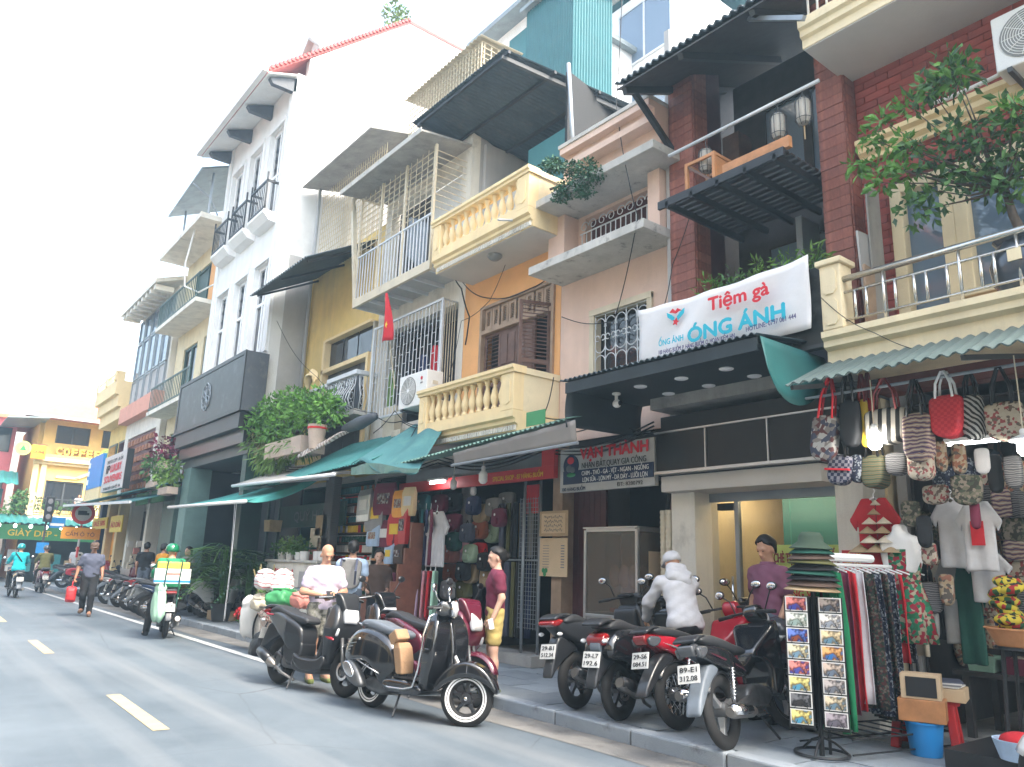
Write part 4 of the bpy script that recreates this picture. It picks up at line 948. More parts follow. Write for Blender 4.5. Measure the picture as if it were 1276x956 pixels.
# blue glass block far behind
gb = thing('glass_block', 'blue glass apartment block with teal cornice rising behind the roofs', 'building', (15, 16.4, 0))
def glassface(t, x, y0, y1, z0, z1, ny, nz):
    MB().box(x, x+6, y0, y1, z0, z1).build('wall', 'plaster_white', t)
    for j in range(nz):
        for i in range(ny):
            a_, b_ = lerp(y0, y1, (i+.06)/ny), lerp(y0, y1, (i+.94)/ny); c_, d_ = lerp(z0, z1, (j+.1)/nz), lerp(z0, z1, (j+.86)/nz)
            f = MB().box(x-.06,x-.002,a_,a_+.06,c_,d_).box(x-.06,x-.002,b_-.06,b_,c_,d_).box(x-.059,x-.002,a_+.06,b_-.06,c_,c_+.06).box(x-.059,x-.002,a_+.06,b_-.06,d_-.06,d_).box(x-.058,x-.002,(a_+b_)/2-.03,(a_+b_)/2+.03,c_+.06,d_-.06).build('window', 'steel_white', t)
            MB().box(x-.03,x-.01,a_+.06,b_-.06,c_+.06,d_-.06).build('pane', 'glass_blue', f)
glassface(gb, 0, -4.2, .6, 8, 18.6, 2, 4)
MB().box(-.35, 6.1, -4.6, 1.0, 19.0, 19.5).build('cornice', 'sheet_teal', gb)
MB().box(-1.2, -.01, .7, 3.4, 8, 17.6).build('side_bay', 'sheet_teal', gb)
mb = MB()
for k in range(12): mb.tube([(-1.6,.75+.22*k,17.6),(-1.6,.75+.22*k,18.6)], .02, 5)
mb.tube([(-1.6,.7,18.6),(-1.6,3.4,18.6)], .03, 6).tube([(-1.6,.7,18.2),(-1.6,3.4,18.2)], .02, 6); mb.build('roof_rail', 'iron_dark', gb)
MB().box(-1.7, -.01, .65, 3.5, 17.4, 17.6).build('balcony_slab', 'plaster_white', gb)
for i, (y, z) in enumerate(((-3.2,19.5),(-1.2,19.5),(.3,19.5))): MB().tube([(.5,y,z),(.5,y,z+1.6)], .03, 6).build('roof_pole', 'steel_grey', gb)
ds = thing('satellite_dish', 'small teal satellite dish on the glass block roof', 'dish', (14.4, 14.2, 18.7))
MB().lathe([(0,.08),(.2,.05),(.36,0),(.36,.02),(.2,.07),(0,.1)], (0,0,.5), 18, 'x').build('dish', 'sheet_teal', ds, smooth=True); MB().tube([(.1,0,-.2),(.1,0,.5)], .025, 6).build('mast', 'steel_grey', ds)
# ================================================================ house 5: caged balcony
H5 = thing('caged_house', 'grey narrow house with caged steel balcony and barred window', 'building', (7.6, 12.9, 0))
h5 = [(11.5, 14.2, 4.2, 6.3), (11.6, 14.4, 6.95, 9.2)]
hp(H5, wallh(7.6, 11.29, 14.66, 3.3, 9.9, h5, .2), 'wall', 'stucco_ivory')
hp(H5, MB().box(7.81, 12, 11.30, 11.4, 0, 9.9).box(7.81,12,14.55,14.65,0,9.9).box(11.9,12,11.4,14.55,0,9.9).box(7.81,11.9,11.4,14.55,3.2,3.4).box(7.81,11.9,11.4,14.55,6.6,6.8), 'side_walls', 'plaster_grey')
hp(H5, MB().box(7.82, 7.84, 11.5, 13.0, 6.95, 9.2), 'screen_panel', 'plaster_white'); hp(H5, MB().box(7.82, 7.84, 13.0, 14.4, 6.95, 9.2), 'screen_panel', 'glass_dark')
hp(H5, MB().box(8.2, 8.22, 11.5, 14.2, 3.9, 6.3), 'dark_room_sheet', 'black_matt')  # black sheet stands in for the unlit room behind the bars
# steel platform
pf = hp(H5, MB().box(6.88, 7.597, 11.42, 14.42, 6.80, 6.86), 'platform_deck', 'plaster_grey')
hpp(H5, pf, MB().box(6.84, 6.90, 11.38, 14.46, 6.74, 6.92), 'edge_channel', 'steel_cream')
for k in range(6): y = lerp(11.46, 14.38, k/5); hpp(H5, pf, MB().bar((6.9,y,6.765),(7.597,y,6.765),.05,.07), 'cross_beam', 'steel_white')
for k in range(25):
    y = lerp(11.45, 14.4, k/24); hp(H5, MB().box(6.86,6.875,y-.011,y+.011,6.92,7.86), 'rail_bar', 'steel_white')
hp(H5, MB().box(6.85,6.89,11.4,14.44,7.86,7.89), 'rail_top', 'steel_white')
for k in range(6): 
    x = lerp(6.9, 7.55, k/5); hp(H5, MB().box(x-.01,x+.01,11.43,11.45,6.92,7.86), 'rail_bar', 'steel_white')
for y in (11.42, 12.5, 13.5, 14.42): hp(H5, MB().bar((6.87,y,6.9),(6.87,y,9.3),.045,.045), 'cage_post', 'steel_cream')
for k in range(10): hp(H5, MB().tube([(6.87,11.42,8.02+.13*k),(6.87,14.42,8.02+.13*k)], .009, 5), 'cage_bar', 'steel_cream')
for k in range(14): y = lerp(11.5, 14.3, k/13); hp(H5, MB().tube([(6.875,y,7.9),(6.875,y,9.3)], .008, 5), 'cage_upright', 'steel_cream')
for k in range(10): hp(H5, MB().tube([(6.88,11.43,8.02+.13*k),(7.59,11.43,8.02+.13*k)], .009, 5), 'cage_bar', 'steel_cream')
hp(H5, MB().bar((6.9,14.44,6.86),(6.82,14.75,9.1),.09,.09), 'corner_pipe', 'pvc_cream')
hp(H5, MB().tube([(6.82,14.75,9.1),(6.78,14.75,9.35),(6.9,14.75,9.5),(7.5,14.75,9.5)], .06, 8), 'drain_elbow', 'pvc_cream', smooth=True)
hp(H5, MB().add([(6.45,11.3,9.36),(6.45,14.7,9.36),(7.62,14.7,9.5),(7.62,11.3,9.5),(6.45,11.3,9.40),(6.45,14.7,9.40),(7.62,14.7,9.54),(7.62,11.3,9.54)], [(0,1,2,3),(4,5,6,7),(0,1,5,4),(1,2,6,5),(2,3,7,6),(3,0,4,7)]), 'eave_slab', 'concrete')
hp(H5, MB().box(6.43, 6.448, 11.3, 14.7, 9.34, 9.44), 'eave_fascia', 'slab_old')
# first-floor barred window
X5 = 7.28
g5 = hp(H5, MB().box(X5-.02,X5+.02,11.5,11.55,4.3,6.32).box(X5-.02,X5+.02,14.15,14.2,4.3,6.32).box(X5-.019,X5+.019,11.55,14.15,6.28,6.32).box(X5-.019,X5+.019,11.55,14.15,4.3,4.34).box(X5,7.598,11.5,11.53,6.29,6.31).box(X5,7.598,11.5,11.53,4.31,4.33), 'grille_frame', 'steel_white')
for k in range(20):
    y = lerp(11.6, 14.1, k/19); hpp(H5, g5, MB().tube([(X5,y,4.3),(X5,y,6.3)], .009, 5), 'grille_bar', 'steel_white')
mb = MB()
for r in range(9):
    z = 4.5+.2*r
    for k in range(0, 19): 
        if (k+r) % 2: mb.tube([(X5,lerp(11.6,14.1,k/19),z),(X5,lerp(11.6,14.1,(k+1)/19),z)], .008, 5)
hpp(H5, g5, mb, 'grille_links', 'steel_white')
for k in range(5): x = lerp(X5+.05, 7.55, k/4); hpp(H5, g5, MB().tube([(x,11.52,4.3),(x,11.52,6.3)], .008, 5), 'grille_bar', 'steel_cream')
hp(H5, MB().box(7.0, 7.597, 11.3, 14.6, 3.42, 3.56), 'ledge', 'slab_old'); 
for i, (y, z, m_, w_) in enumerate(((12.1,5.1,'cloth_red',.28),(12.5,5.0,'cloth_navy',.4),(13.1,5.2,'cloth_black',.4),(13.7,4.9,'leaf_light',.3))):
    tag(MB().grid(lambda u, v: (7.5+.03*math.sin(u*9), y+lerp(-w_/2,w_/2,u)*(.6 if v < .15 else 1), z+.45-.8*v), 10, 6).build('hanging_laundry', m_, None, solid=.01, smooth=True), ['red garment','navy garment','black garment','lime cloth'][i]+' hanging behind the white window grille', 'laundry')
hp(H5, MB().tube([(7.45,14.5,3.6),(7.45,14.5,6.6)], .055, 8), 'drain_pipe', 'pvc_cream', smooth=True)
hp(H5, MB().box(7.4, 7.58, 13.3, 13.75, 3.9, 4.55).box(7.3,7.56,12.85,13.2,3.7,4.0), 'meter_cabinet', 'pvc_cream', bevel=.01)
ac_unit('white air conditioner unit with red round logo beside the cream balustrade', (7.02, 11.72, 4.2), 0, .95, .62, .34)
fl = thing('red_flag', 'red flag with yellow star drooping from a pole on caged house', 'flag', (6.9, 13.0, 5.7))
MB().tube([(.3,.0,-.9),(-.02,.08,.95)], .012, 6).build('pole', 'steel_cream', fl)
MB().grid(lambda u, v: (-.03+.05*math.sin(u*6+v*3), .05-.42*u*(.25+.75*v), .85-.12*v-.75*v+.15*u*(1-v)), 10, 10).build('cloth', 'cloth_red', fl, solid=.004, smooth=True)
o = MB().prism([(.07*math.cos(a_)*(1 if k % 2 else .42), .07*math.sin(a_)*(1 if k % 2 else .42)) for k, a_ in enumerate([i*math.pi/5 for i in range(10)])], -.004, .004, 'x').build('star', 'ink_yellow', fl); o.location = (-.07,-.14,.3)
# ================================================================ house 6: yellow with grey door
H6 = thing('yellow_house', 'yellow plaster house with grey panelled doors and iron balcony', 'building', (7.6, 16.4, 0))
h6 = [(14.85, 17.3, 3.7, 6.75)]
hp(H6, wallh(7.6, 14.67, 18.58, 3.3, 9.0, h6, .25), 'wall', 'plaster_yellow')
hp(H6, MB().box(7.86, 12, 14.68, 14.78, 0, 9.0).box(11.9,12,14.78,18.5,0,9.0).box(7.86,11.9,14.78,18.5,3.2,3.4).box(7.86,11.9,14.78,18.5,8.9,9.0), 'side_walls', 'plaster_grey')
f6 = hp(H6, MB().box(7.5,7.7,14.85,17.3,5.9,6.0).box(7.5,7.7,14.85,14.95,3.7,5.9).box(7.5,7.7,17.2,17.3,3.7,6.75).box(7.5,7.7,14.85,17.2,6.7,6.76), 'door_frame', 'stucco_cream')
for k in range(3): hpp(H6, f6, MB().box(7.66,7.67,lerp(14.95,17.2,k/3)+.03,lerp(14.95,17.2,(k+1)/3)-.03,6.02,6.68), 'transom_pane', 'glass_dark')
for k in range(4):
    ya, yb = lerp(14.96,17.2,k/4)+.01, lerp(14.96,17.2,(k+1)/4)-.01
    lf = hpp(H6, f6, MB().box(7.66,7.70,ya,yb,3.7,5.88), 'door_leaf', 'door_grey')
    gl = MB(); 
    for j in range(5): gl.tube(arc((7.645,(ya+yb)/2,4.75+.21*j),.085,0,6.2,10), .008, 5)
    gl.tube([(7.645,ya+.13,4.6),(7.645,ya+.13,5.7)], .008, 5).tube([(7.645,yb-.13,4.6),(7.645,yb-.13,5.7)], .008, 5)
    hpp(H6, f6, gl, 'door_scroll', 'steel_white'); hpp(H6, f6, MB().box(7.65,7.658,ya+.15,yb-.15,4.6,5.7), 'door_pane', 'glass_dark')
# iron balcony with pot-bellied bars
hp(H6, MB().box(7.12, 7.597, 14.55, 17.2, 4.5, 4.62), 'balcony_slab', 'slab_old')
mb = MB()
hp(H6, MB().box(7.08,7.2,14.5,15.95,5.36,5.46).box(7.2,7.6,14.5,14.6,5.361,5.459).box(7.08,7.2,15.95,17.2,5.30,5.38), 'balcony_rail', 'steel_white', bevel=.01)
for k in range(20):
    y = lerp(14.6, 17.15, k/19); hp(H6, MB().tube([(7.14,y,5.36),(7.13,y,5.15),(7.02,y,4.95),(6.98,y,4.8),(7.05,y,4.66),(7.14,y,4.6)], .011, 6), 'bellied_bar', 'steel_white', smooth=True)
for k in range(5):
    x = lerp(7.2, 7.55, k/4); hp(H6, MB().tube([(x,14.55,5.36),(x,14.54,5.15),(x,14.45,4.9),(x,14.52,4.62)], .011, 6), 'bellied_bar', 'steel_white', smooth=True)
for k in range(6): y = lerp(14.75, 16.9, k/5); mb.tube(scroll((7.12,y,5.22),.1,1.3), .009, 5).tube(scroll((7.12,y+.2,5.22),.1,1.3,0,-1), .009, 5)
hp(H6, mb, 'balcony_scrolls', 'steel_white')
aw = hp(H6, corr((5.95,18.45,7.85),(5.95,15.0,7.85),(7.6,18.45,8.75),(7.6,15.0,8.75), 26, .025, 1, rough=.02), 'rain_hood', 'roof_black', solid=.01)
for k in range(3): y = 15.2+1.5*k; hpp(H6, aw, MB().bar((6.05,y,7.82),(7.6,y,8.62),.04,.05), 'hood_rafter', 'iron_black')
# caged third floor of house 6
t6 = hp(H6, wallh(8.3, 14.67, 18.58, 9.0, 11.6, [(15,18.2,9.3,11.2)], .1), 'attic_wall', 'stucco_ivory')
for k in range(30):
    y = lerp(14.9, 18.4, k/29); hp(H6, MB().tube([(7.6,y,9.0),(7.6,y,11.2)], .010, 5), 'cage_upright', 'steel_cream')
for k in range(14): z = 9.1+.15*k; hp(H6, MB().tube([(7.6,14.9,z),(7.6,18.4,z)], .009, 5), 'cage_bar', 'steel_cream')
hp(H6, MB().add([(7.0,14.6,11.2),(7.0,18.5,11.2),(9.5,18.5,11.8),(9.5,14.6,11.8),(7.0,14.6,11.24),(7.0,18.5,11.24),(9.5,18.5,11.84),(9.5,14.6,11.84)], [(0,1,2,3),(4,5,6,7),(0,1,5,4),(1,2,6,5),(2,3,7,6),(3,0,4,7)]), 'attic_roof', 'concrete')
hp(H6, MB().tube([(7.5,18.45,3.6),(7.5,18.45,12.3)], .05, 8), 'drain_pipe', 'pvc_grey', smooth=True)
# ================================================================ house 7: tall white
D('portal_teal', (.14,.24,.225), .6, var=.2)
H7 = thing('white_house', 'tall white house with red tiled roof and three columns of windows', 'building', (6.6, 21.2, 0))
X7, Y0, Y1 = 6.6, 18.6, 23.9
cols = [(19.15,20.15),(20.75,21.75),(22.35,23.35)]
h7 = [(a,b,6.75,9.25) for a,b in cols] + [(a,b,10.55,13.35) for a,b in cols]
hp(H7, wallh(X7, Y0, Y1, 5.0, 14.6, h7, .3), 'front_wall', 'plaster_white')
sd = MB().prism([(X7+.3,4.0),(X7+.3,15.2),(9.95,17.95),(11,18.15),(13.2,17.9),(13.2,0),(8,0),(8,4.0)], Y0, Y0+.25, 'y')
hp(H7, sd, 'gable_wall', 'plaster_white')
hp(H7, MB().box(X7+.3, 7.62, Y0-.012, Y0-.002, 4.2, 9.3), 'cement_patch', 'plaster_grey')
hp(H7, MB().box(X7+.3, 13.2, Y1-.25, Y1, 0, 14.5).box(13.0,13.2,Y0+.25,Y1-.25,0,14.5), 'side_walls', 'plaster_white')
hp(H7, MB().box(X7+.31, 12.9, Y0+.26, Y1-.26, 4.9, 5.0).box(X7+.31,12.9,Y0+.26,Y1-.26,9.9,10.1), 'floor_slab', 'concrete')
for i, (a, b, c, d) in enumerate(h7):
    f = hp(H7, MB().box(X7+.08,X7+.2,a,a+.09,c,d).box(X7+.08,X7+.2,b-.09,b,c,d).box(X7+.081,X7+.199,a+.09,b-.09,d-.09,d).box(X7+.081,X7+.199,a+.09,b-.09,c,c+.07).box(X7+.082,X7+.198,(a+b)/2-.04,(a+b)/2+.04,c+.07,d-.09).box(X7+.081,X7+.199,a+.09,(a+b)/2-.04,c+1.35,c+1.43).box(X7+.081,X7+.199,(a+b)/2+.04,b-.09,c+1.35,c+1.43), 'window_frame', 'white_gloss')
    hpp(H7, f, MB().box(X7+.13,X7+.14,a+.09,b-.09,c+.07,d-.09), 'pane', 'glass_dark')
    sc = MB()
    for k in range(3):
        for s in (0,1): sc.tube(scroll((X7+.11,lerp(a,b,.28+.44*s),c+1.65+.3*k),.12,1.4,0,1 if s else -1), .012, 5)
    hpp(H7, f, sc, 'scroll_screen', 'iron_dark')
    hp(H7, MB().box(X7-.06,X7-.001,a-.1,b+.1,d+.02,d+.16), 'window_head', 'plaster_white')
    for e in (a-.14, b+.02): hp(H7, MB().box(X7-.05,X7-.001,e,e+.12,c-.1,d+.02), 'window_surround', 'plaster_white')
    if c > 10:
        hp(H7, MB().prism([(X7-.38,c-.08),(X7-.38,c),(X7-.001,c),(X7-.001,c-.3),(X7-.22,c-.26)], a-.12, b+.12, 'y'), 'balconet_slab', 'plaster_white')
        r = hp(H7, MB().box(X7-.37,X7-.33,a-.12,b+.12,c+.82,c+.88).box(X7-.37,X7-.33,a-.12,b+.12,c+.06,c+.1).box(X7-.33,X7-.001,a-.12,a-.08,c+.82,c+.88).box(X7-.33,X7-.001,b+.08,b+.12,c+.82,c+.88).box(X7-.37,X7-.33,a-.12,a-.08,c,c+1.1).box(X7-.37,X7-.33,b+.08,b+.12,c,c+1.1), 'balconet_rail', 'iron_black')
        for k in range(9): y = lerp(a-.06, b+.06, k/8); hpp(H7, r, MB().box(X7-.36,X7-.34,y-.012,y+.012,c+.1,c+.82), 'rail_bar', 'iron_black')
for y in (Y0+.02, Y1-.27): hp(H7, MB().box(X7-.07, X7-.001, y, y+.25, 6.6, 14.5), 'corner_pilaster', 'plaster_white')
# eaves
rr = hp(H7, MB().prism([(5.75,14.32),(9.95,18.04),(13.2,18.0),(13.2,17.9),(9.95,17.93),(5.75,14.22)], Y0-.02, Y1+.5, 'y'), 'roof', 'roof_red')
k = 0
while k < 40:
    u = k/40; x, z = lerp(5.72, 9.95, u), lerp(14.36, 18.14, u); hpp(H7, rr, MB().box(x, x+.1, Y0-.06, Y0+.1, z-.05, z+.03), 'verge_tile', 'roof_red'); k += 1
hp(H7, MB().box(5.6, 5.74, Y0-.1, Y1+.5, 14.2, 14.38), 'gutter', 'plaster_white'); hp(H7, MB().add([(5.76,Y0-.1,14.2),(5.76,Y1+.45,14.2),(6.58,Y1+.45,14.5),(6.58,Y0-.1,14.5),(5.76,Y0-.1,14.16),(5.76,Y1+.45,14.16),(6.58,Y1+.45,14.46),(6.58,Y0-.1,14.46)], [(0,1,2,3),(4,5,6,7),(0,1,5,4),(1,2,6,5),(2,3,7,6),(3,0,4,7)]), 'eave_soffit', 'plaster_white')
for k in range(4): y = lerp(Y0+.1, Y1-.1, k/3); hp(H7, MB().prism([(5.85,14.14),(5.95,14.0),(6.595,14.0),(6.595,14.44)], y-.08, y+.08, 'y'), 'eave_bracket', 'door_grey')
dm = thing('roof_dormer', 'small dormer with pale gable on the red tiled roof', 'dormer', (8.6, 21.4, 16.3))
MB().prism([(-.8,-.4),(.8,-.4),(.8,.9),(0,1.6),(-.8,.9)], -.6, 1.2, 'x').build('wall', 'plaster_white', dm); MB().prism([(-1.0,.85),(0,1.75),(1.0,.85),(1.0,.75),(0,1.62),(-1.0,.75)], -.8, 1.3, 'x').build('roof', 'soffit', dm); MB().box(-.63,-.605,-.4,.4,0,.9).build('window', 'glass_dark', dm)
# sign box and shop portal
sg = thing('sign_box', 'weathered black sign box with pale monogram on the white house', 'sign', (6.3, 21.2, 5))
hp(sg, MB().box(6.02, 6.58, 18.35, 24.0, 4.95, 6.45), 'casing', 'door_grey', bevel=.01); hp(sg, MB().box(6.0, 6.018, 18.5, 23.85, 5.05, 6.35), 'face_panel', 'sign_black')
hp(sg, MB().box(5.985,6.019,18.36,24.0,6.36,6.46).box(5.985,6.019,18.36,24.0,4.94,5.04).box(5.985,6.019,18.36,18.49,5.04,6.36).box(5.985,6.019,23.86,24.0,5.04,6.36), 'rim', 'iron_black')
mb = MB()
for k in range(8):
    a_ = k*math.pi/4; mb.tube(arc((5.98,21.2+.2*math.cos(a_),5.7+.22*math.sin(a_)),.16,0,6.2,12), .016, 5)
hp(sg, mb, 'monogram', 'steel_grey')
for i, (x, z0, z1) in enumerate(((6.05,4.55,4.93),(6.2,4.2,4.54),(6.35,3.95,4.19))): hp(H7, MB().box(x, 7.6, 18.5, 23.95, z0, z1), 'portal_step', ['iron_black','panel_black','iron_dark'][i])
hp(H7, MB().box(6.3, 6.9, 22.9, 23.6, .1, 3.94), 'portal_column', 'portal_teal'); hp(H7, MB().box(7.9, 8.0, 18.7, 23.9, .1, 3.94), 'dark_interior_panel', 'awning_dark'); hp(H7, MB().box(6.92, 7.88, 23.2, 23.6, .121, 3.93), 'portal_dark_panel', 'awning_dark'); hp(H7, MB().box(6.4, 6.9, 18.65, 18.95, .1, 3.94), 'portal_column', 'green_dark')  # dark panels added so the inside of the portal reads shaded
for k in range(5): y = 19.3+.75*k; hp(H7, MB().box(7.6,7.66,y,y+.06,.12,3.9), 'shop_mullion', 'green_dark')
# ================================================================ house 8
H8 = thing('cream_house', 'cream house with dark green doors and shallow balconies', 'building', (6.9, 26.5, 0))
X8 = 6.95
h8 = [(24.4,25.6,3.5,5.4),(26.0,28.4,3.5,5.6),(24.6,25.7,6.6,8.6),(26.4,28.0,6.6,8.6),(25.0,27.8,9.6,11.4)]
hp(H8, wallh(X8, 23.95, 29.0, 3.2, 12.0, h8, .25), 'wall', 'stucco_pale')
hp(H8, MB().box(X8+.26, 12, 24.0, 24.1, 0, 12).box(X8+.26,12,28.85,28.98,0,12).box(11.9,12,24.1,28.85,0,12).box(X8+.26,11.9,24.1,28.85,3.2,3.3).box(X8+.26,11.9,24.1,28.85,11.9,12), 'side_walls', 'plaster_grey')
for i, (a, b, c, d) in enumerate(h8):
    f = hp(H8, MB().box(X8+.05,X8+.15,a,a+.08,c,d).box(X8+.05,X8+.15,b-.08,b,c,d).box(X8+.051,X8+.149,a+.08,b-.08,d-.08,d).box(X8+.05,X8+.15,(a+b)/2-.05,(a+b)/2+.05,c,d-.08), 'door_frame', 'green_wood')
    hpp(H8, f, MB().box(X8+.1,X8+.12,a+.08,b-.08,c,d-.08), 'pane', 'glass_dark' if i % 2 else 'green_dark')
    if i == 4: hpp(H8, f, MB().box(X8-.01,X8+.04,a,a+.9,c,d), 'orange_panel', 'plaster_orange')
for z, dx in ((6.2,.75),(9.25,.85)):
    hp(H8, MB().box(X8-dx, X8-.001, 24.1, 28.9, z, z+.14), 'balcony_slab', 'stucco_ivory')
    r = hp(H8, MB().box(X8-dx+.03,X8-dx+.07,24.12,28.88,z+.95,z+1.0).box(X8-dx+.03,X8-dx+.07,24.12,28.88,z+.2,z+.24), 'balcony_rail', 'green_wood')
    for k in range(24): y = lerp(24.2, 28.8, k/23); hpp(H8, r, MB().box(X8-dx+.04,X8-dx+.06,y-.012,y+.012,z+.24,z+.95), 'rail_bar', 'green_wood')
hp(H8, MB().box(5.9, X8+.3, 24.0, 28.95, 12.0, 12.18), 'roof_slab', 'stucco_ivory')
hp(H8, MB().box(X8+.3, X8+3, 24.2, 26, 12.18, 13.0), 'roof_parapet', 'stucco_cream')
ms = thing('monopitch_shelter', 'grey sheet metal shelter standing on posts above the cream house', 'shelter', (6.9, 26.2, 12.2))
MB().add([(-1.1,-1.9,1.55),(-1.1,1.9,1.2),(2.2,1.9,2.7),(2.2,-1.9,3.0),(-1.1,-1.9,1.62),(-1.1,1.9,1.27),(2.2,1.9,2.77),(2.2,-1.9,3.07)], [(0,1,2,3),(4,5,6,7),(0,1,5,4),(1,2,6,5),(2,3,7,6),(3,0,4,7)]).build('roof_sheet', 'roof_grey', ms)
for x, y, h in ((-.6,-1.5,1.75),(-.6,1.5,1.45),(1.8,-1.5,2.8),(1.8,1.5,2.5)): MB().tube([(x,y,-.02),(x,y,h)], .04, 6).build('post', 'steel_grey', ms)
MB().tube([(-1.08,-1.0,1.4),(-.6,-1.4,.9),(-.3,-1.5,.3)], .03, 6).build('brace', 'steel_grey', ms)
cb_ = tubes('looped_cable', 'ac_white', None, [[(6.1,25.2,12.2),(6.0,25.5,10.9),(6.0,25.2,10.0),(6.3,24.6,9.7),(6.6,24.0,9.9)]], .03); tag(cb_, 'pale looped cable hanging down the cream house', 'cable')
# ================================================================ house 9
H9 = thing('glazed_house', 'narrow house with tall glazed upper front above coral band', 'building', (6.9, 31.6, 0))
X9 = 6.75
hp(H9, wallh(X9, 29.05, 34.5, 3.0, 6.6, [(29.6,33.9,3.4,6.0)], .2), 'lower_wall', 'stucco_ivory')
hp(H9, MB().box(X9-.35, X9-.001, 29.05, 34.5, 6.62, 7.25), 'coral_band', 'cloth_salmon' if 0 else 'plaster_pink')
_MD['plaster_coral'] = dict(_MD['plaster_pink'], col=(.66,.32,.24), dirt=(.5,.3,.22))
o = [c for c in H9.children if c.name.startswith('coral_band')][0]; set_mat(o, 'plaster_coral')
hp(H9, MB().box(X9, 12, 29.06, 34.49, 6.61, 11.3), 'upper_block', 'stucco_ivory')
for j in range(3):
    for i in range(5):
        a, b = lerp(29.2, 34.4, (i+.08)/5), lerp(29.2, 34.4, (i+.92)/5); c, d = (7.3,8.4) if j == 0 else ((8.45,10.0) if j == 1 else (10.05,11.0))
        f = hp(H9, MB().box(X9-.09,X9-.002,a,a+.05,c,d).box(X9-.09,X9-.002,b-.05,b,c,d).box(X9-.089,X9-.002,a+.05,b-.05,c,c+.05).box(X9-.089,X9-.002,a+.05,b-.05,d-.05,d), 'window_frame', 'steel_grey')
        hpp(H9, f, MB().box(X9-.05,X9-.03,a+.05,b-.05,c+.05,d-.05), 'pane', 'glass_blue' if j else 'plaster_grey')
hp(H9, MB().add([(5.9,29.0,11.2),(5.9,34.7,11.2),(8.5,34.7,12.1),(8.5,29.0,12.1),(5.9,29.0,11.35),(5.9,34.7,11.35),(8.5,34.7,12.25),(8.5,29.0,12.25)], [(0,1,2,3),(4,5,6,7),(0,1,5,4),(1,2,6,5),(2,3,7,6),(3,0,4,7)]), 'roof', 'stucco_ivory')
for k in range(9): hp(H9, MB().box(5.95, 6.6, 29.2+.62*k, 29.45+.62*k, 11.0, 11.198), 'eave_corbel', 'stucco_ivory')
ls = hp(H9, MB().box(X9+.06,X9+.08,29.6,33.9,3.4,6.0), 'lattice_back', 'wood_maroon')
for i in range(9):
    for j in range(7): hpp(H9, ls, MB().box(X9+.0,X9+.06,29.65+i*.48,29.65+i*.48+.3,3.5+j*.36,3.5+j*.36+.2), 'lattice_block', 'terracotta')
hp(H9, MB().box(8.5, 12, 29.06, 34.49, 0, 6.6), 'rear_block', 'plaster_grey')
# ================================================================ house 10
H10 = thing('corner_house', 'corner house with stepped cream parapet balcony and yellow shop', 'building', (6.9, 36.8, 0))
hp(H10, MB().box(7.0, 12, 34.55, 39.0, 0, 7.0), 'wall', 'plaster_yellow')
for i, (x, z0, z1) in enumerate(((6.5,7.0,7.5),(6.35,7.5,8.0),(6.2,8.0,8.6))): hp(H10, MB().box(x, 12, 35.0, 39.2, z0, z1), 'parapet_step', 'stucco_cream')
for y in (35.2, 37.0, 38.9): hp(H10, MB().box(6.15, 6.5, y-.18, y+.18, 8.6, 9.0), 'parapet_post', 'stucco_cream')
hp(H10, MB().box(6.2,6.24,34.9,39.1,8.9,8.95), 'roof_rail', 'stucco_cream')
for a, b in ((35.2,36.6),(37.0,38.6)): 
    f = hp(H10, MB().box(6.95,6.998,a,b,4.2,6.2), 'window', 'green_wood'); hpp(H10, f, MB().box(6.935,6.949,a+.1,b-.1,4.3,6.1), 'pane', 'glass_dark')
sb2 = thing('blue_sign', 'plain blue signboard on yellow backing above corner shop', 'sign', (6.2, 36.5, 4))
hp(sb2, MB().box(6.1, 6.2, 34.7, 37.6, 4.1, 5.45), 'panel', 'sign_blue'); hp(sb2, MB().box(6.12, 6.22, 34.7, 37.6, 3.6, 4.09), 'backing', 'stucco_cream')
for k in range(3): hp(sb2, MB().box(6.085,6.099,37.2,37.5,4.3+.36*k,4.52+.36*k), 'print_block', 'ink_white')
ws = thing('printed_sign', 'white signboard with black and red lettering above green awnings', 'sign', (6.0, 32, 4))
hp(ws, MB().box(5.95, 6.15, 29.7, 33.4, 3.75, 5.1), 'panel', 'sign_white'); hp(ws, MB().box(5.94,6.16,29.62,29.698,3.72,5.13), 'side_frame', 'iron_black')
T = lambda p, s, m, x, y, z, sz, w, b: text_on('lettering', s, m, p, Vector((x,y,z))-p.location, (0,-1,0), (0,0,1), sz, w, b, .01)
T(ws, 'PHOTO COPY - IN ẤN', 'ink_black', 5.945, 31.5, 4.9, .2, 2.6, .01); T(ws, 'IP', 'ink_black', 5.945, 32.5, 4.58, .42, .6, .04); T(ws, 'LUXURY', 'ink_red', 5.945, 31.2, 4.58, .4, 1.8, .03); T(ws, 'SOUVENIRS', 'ink_red', 5.945, 31.5, 4.2, .36, 2.9, .03); T(ws, '178 HÀNG BUỒM - HOÀN KIẾM - HN', 'ink_black', 5.945, 31.5, 3.88, .16, 2.8, .01)
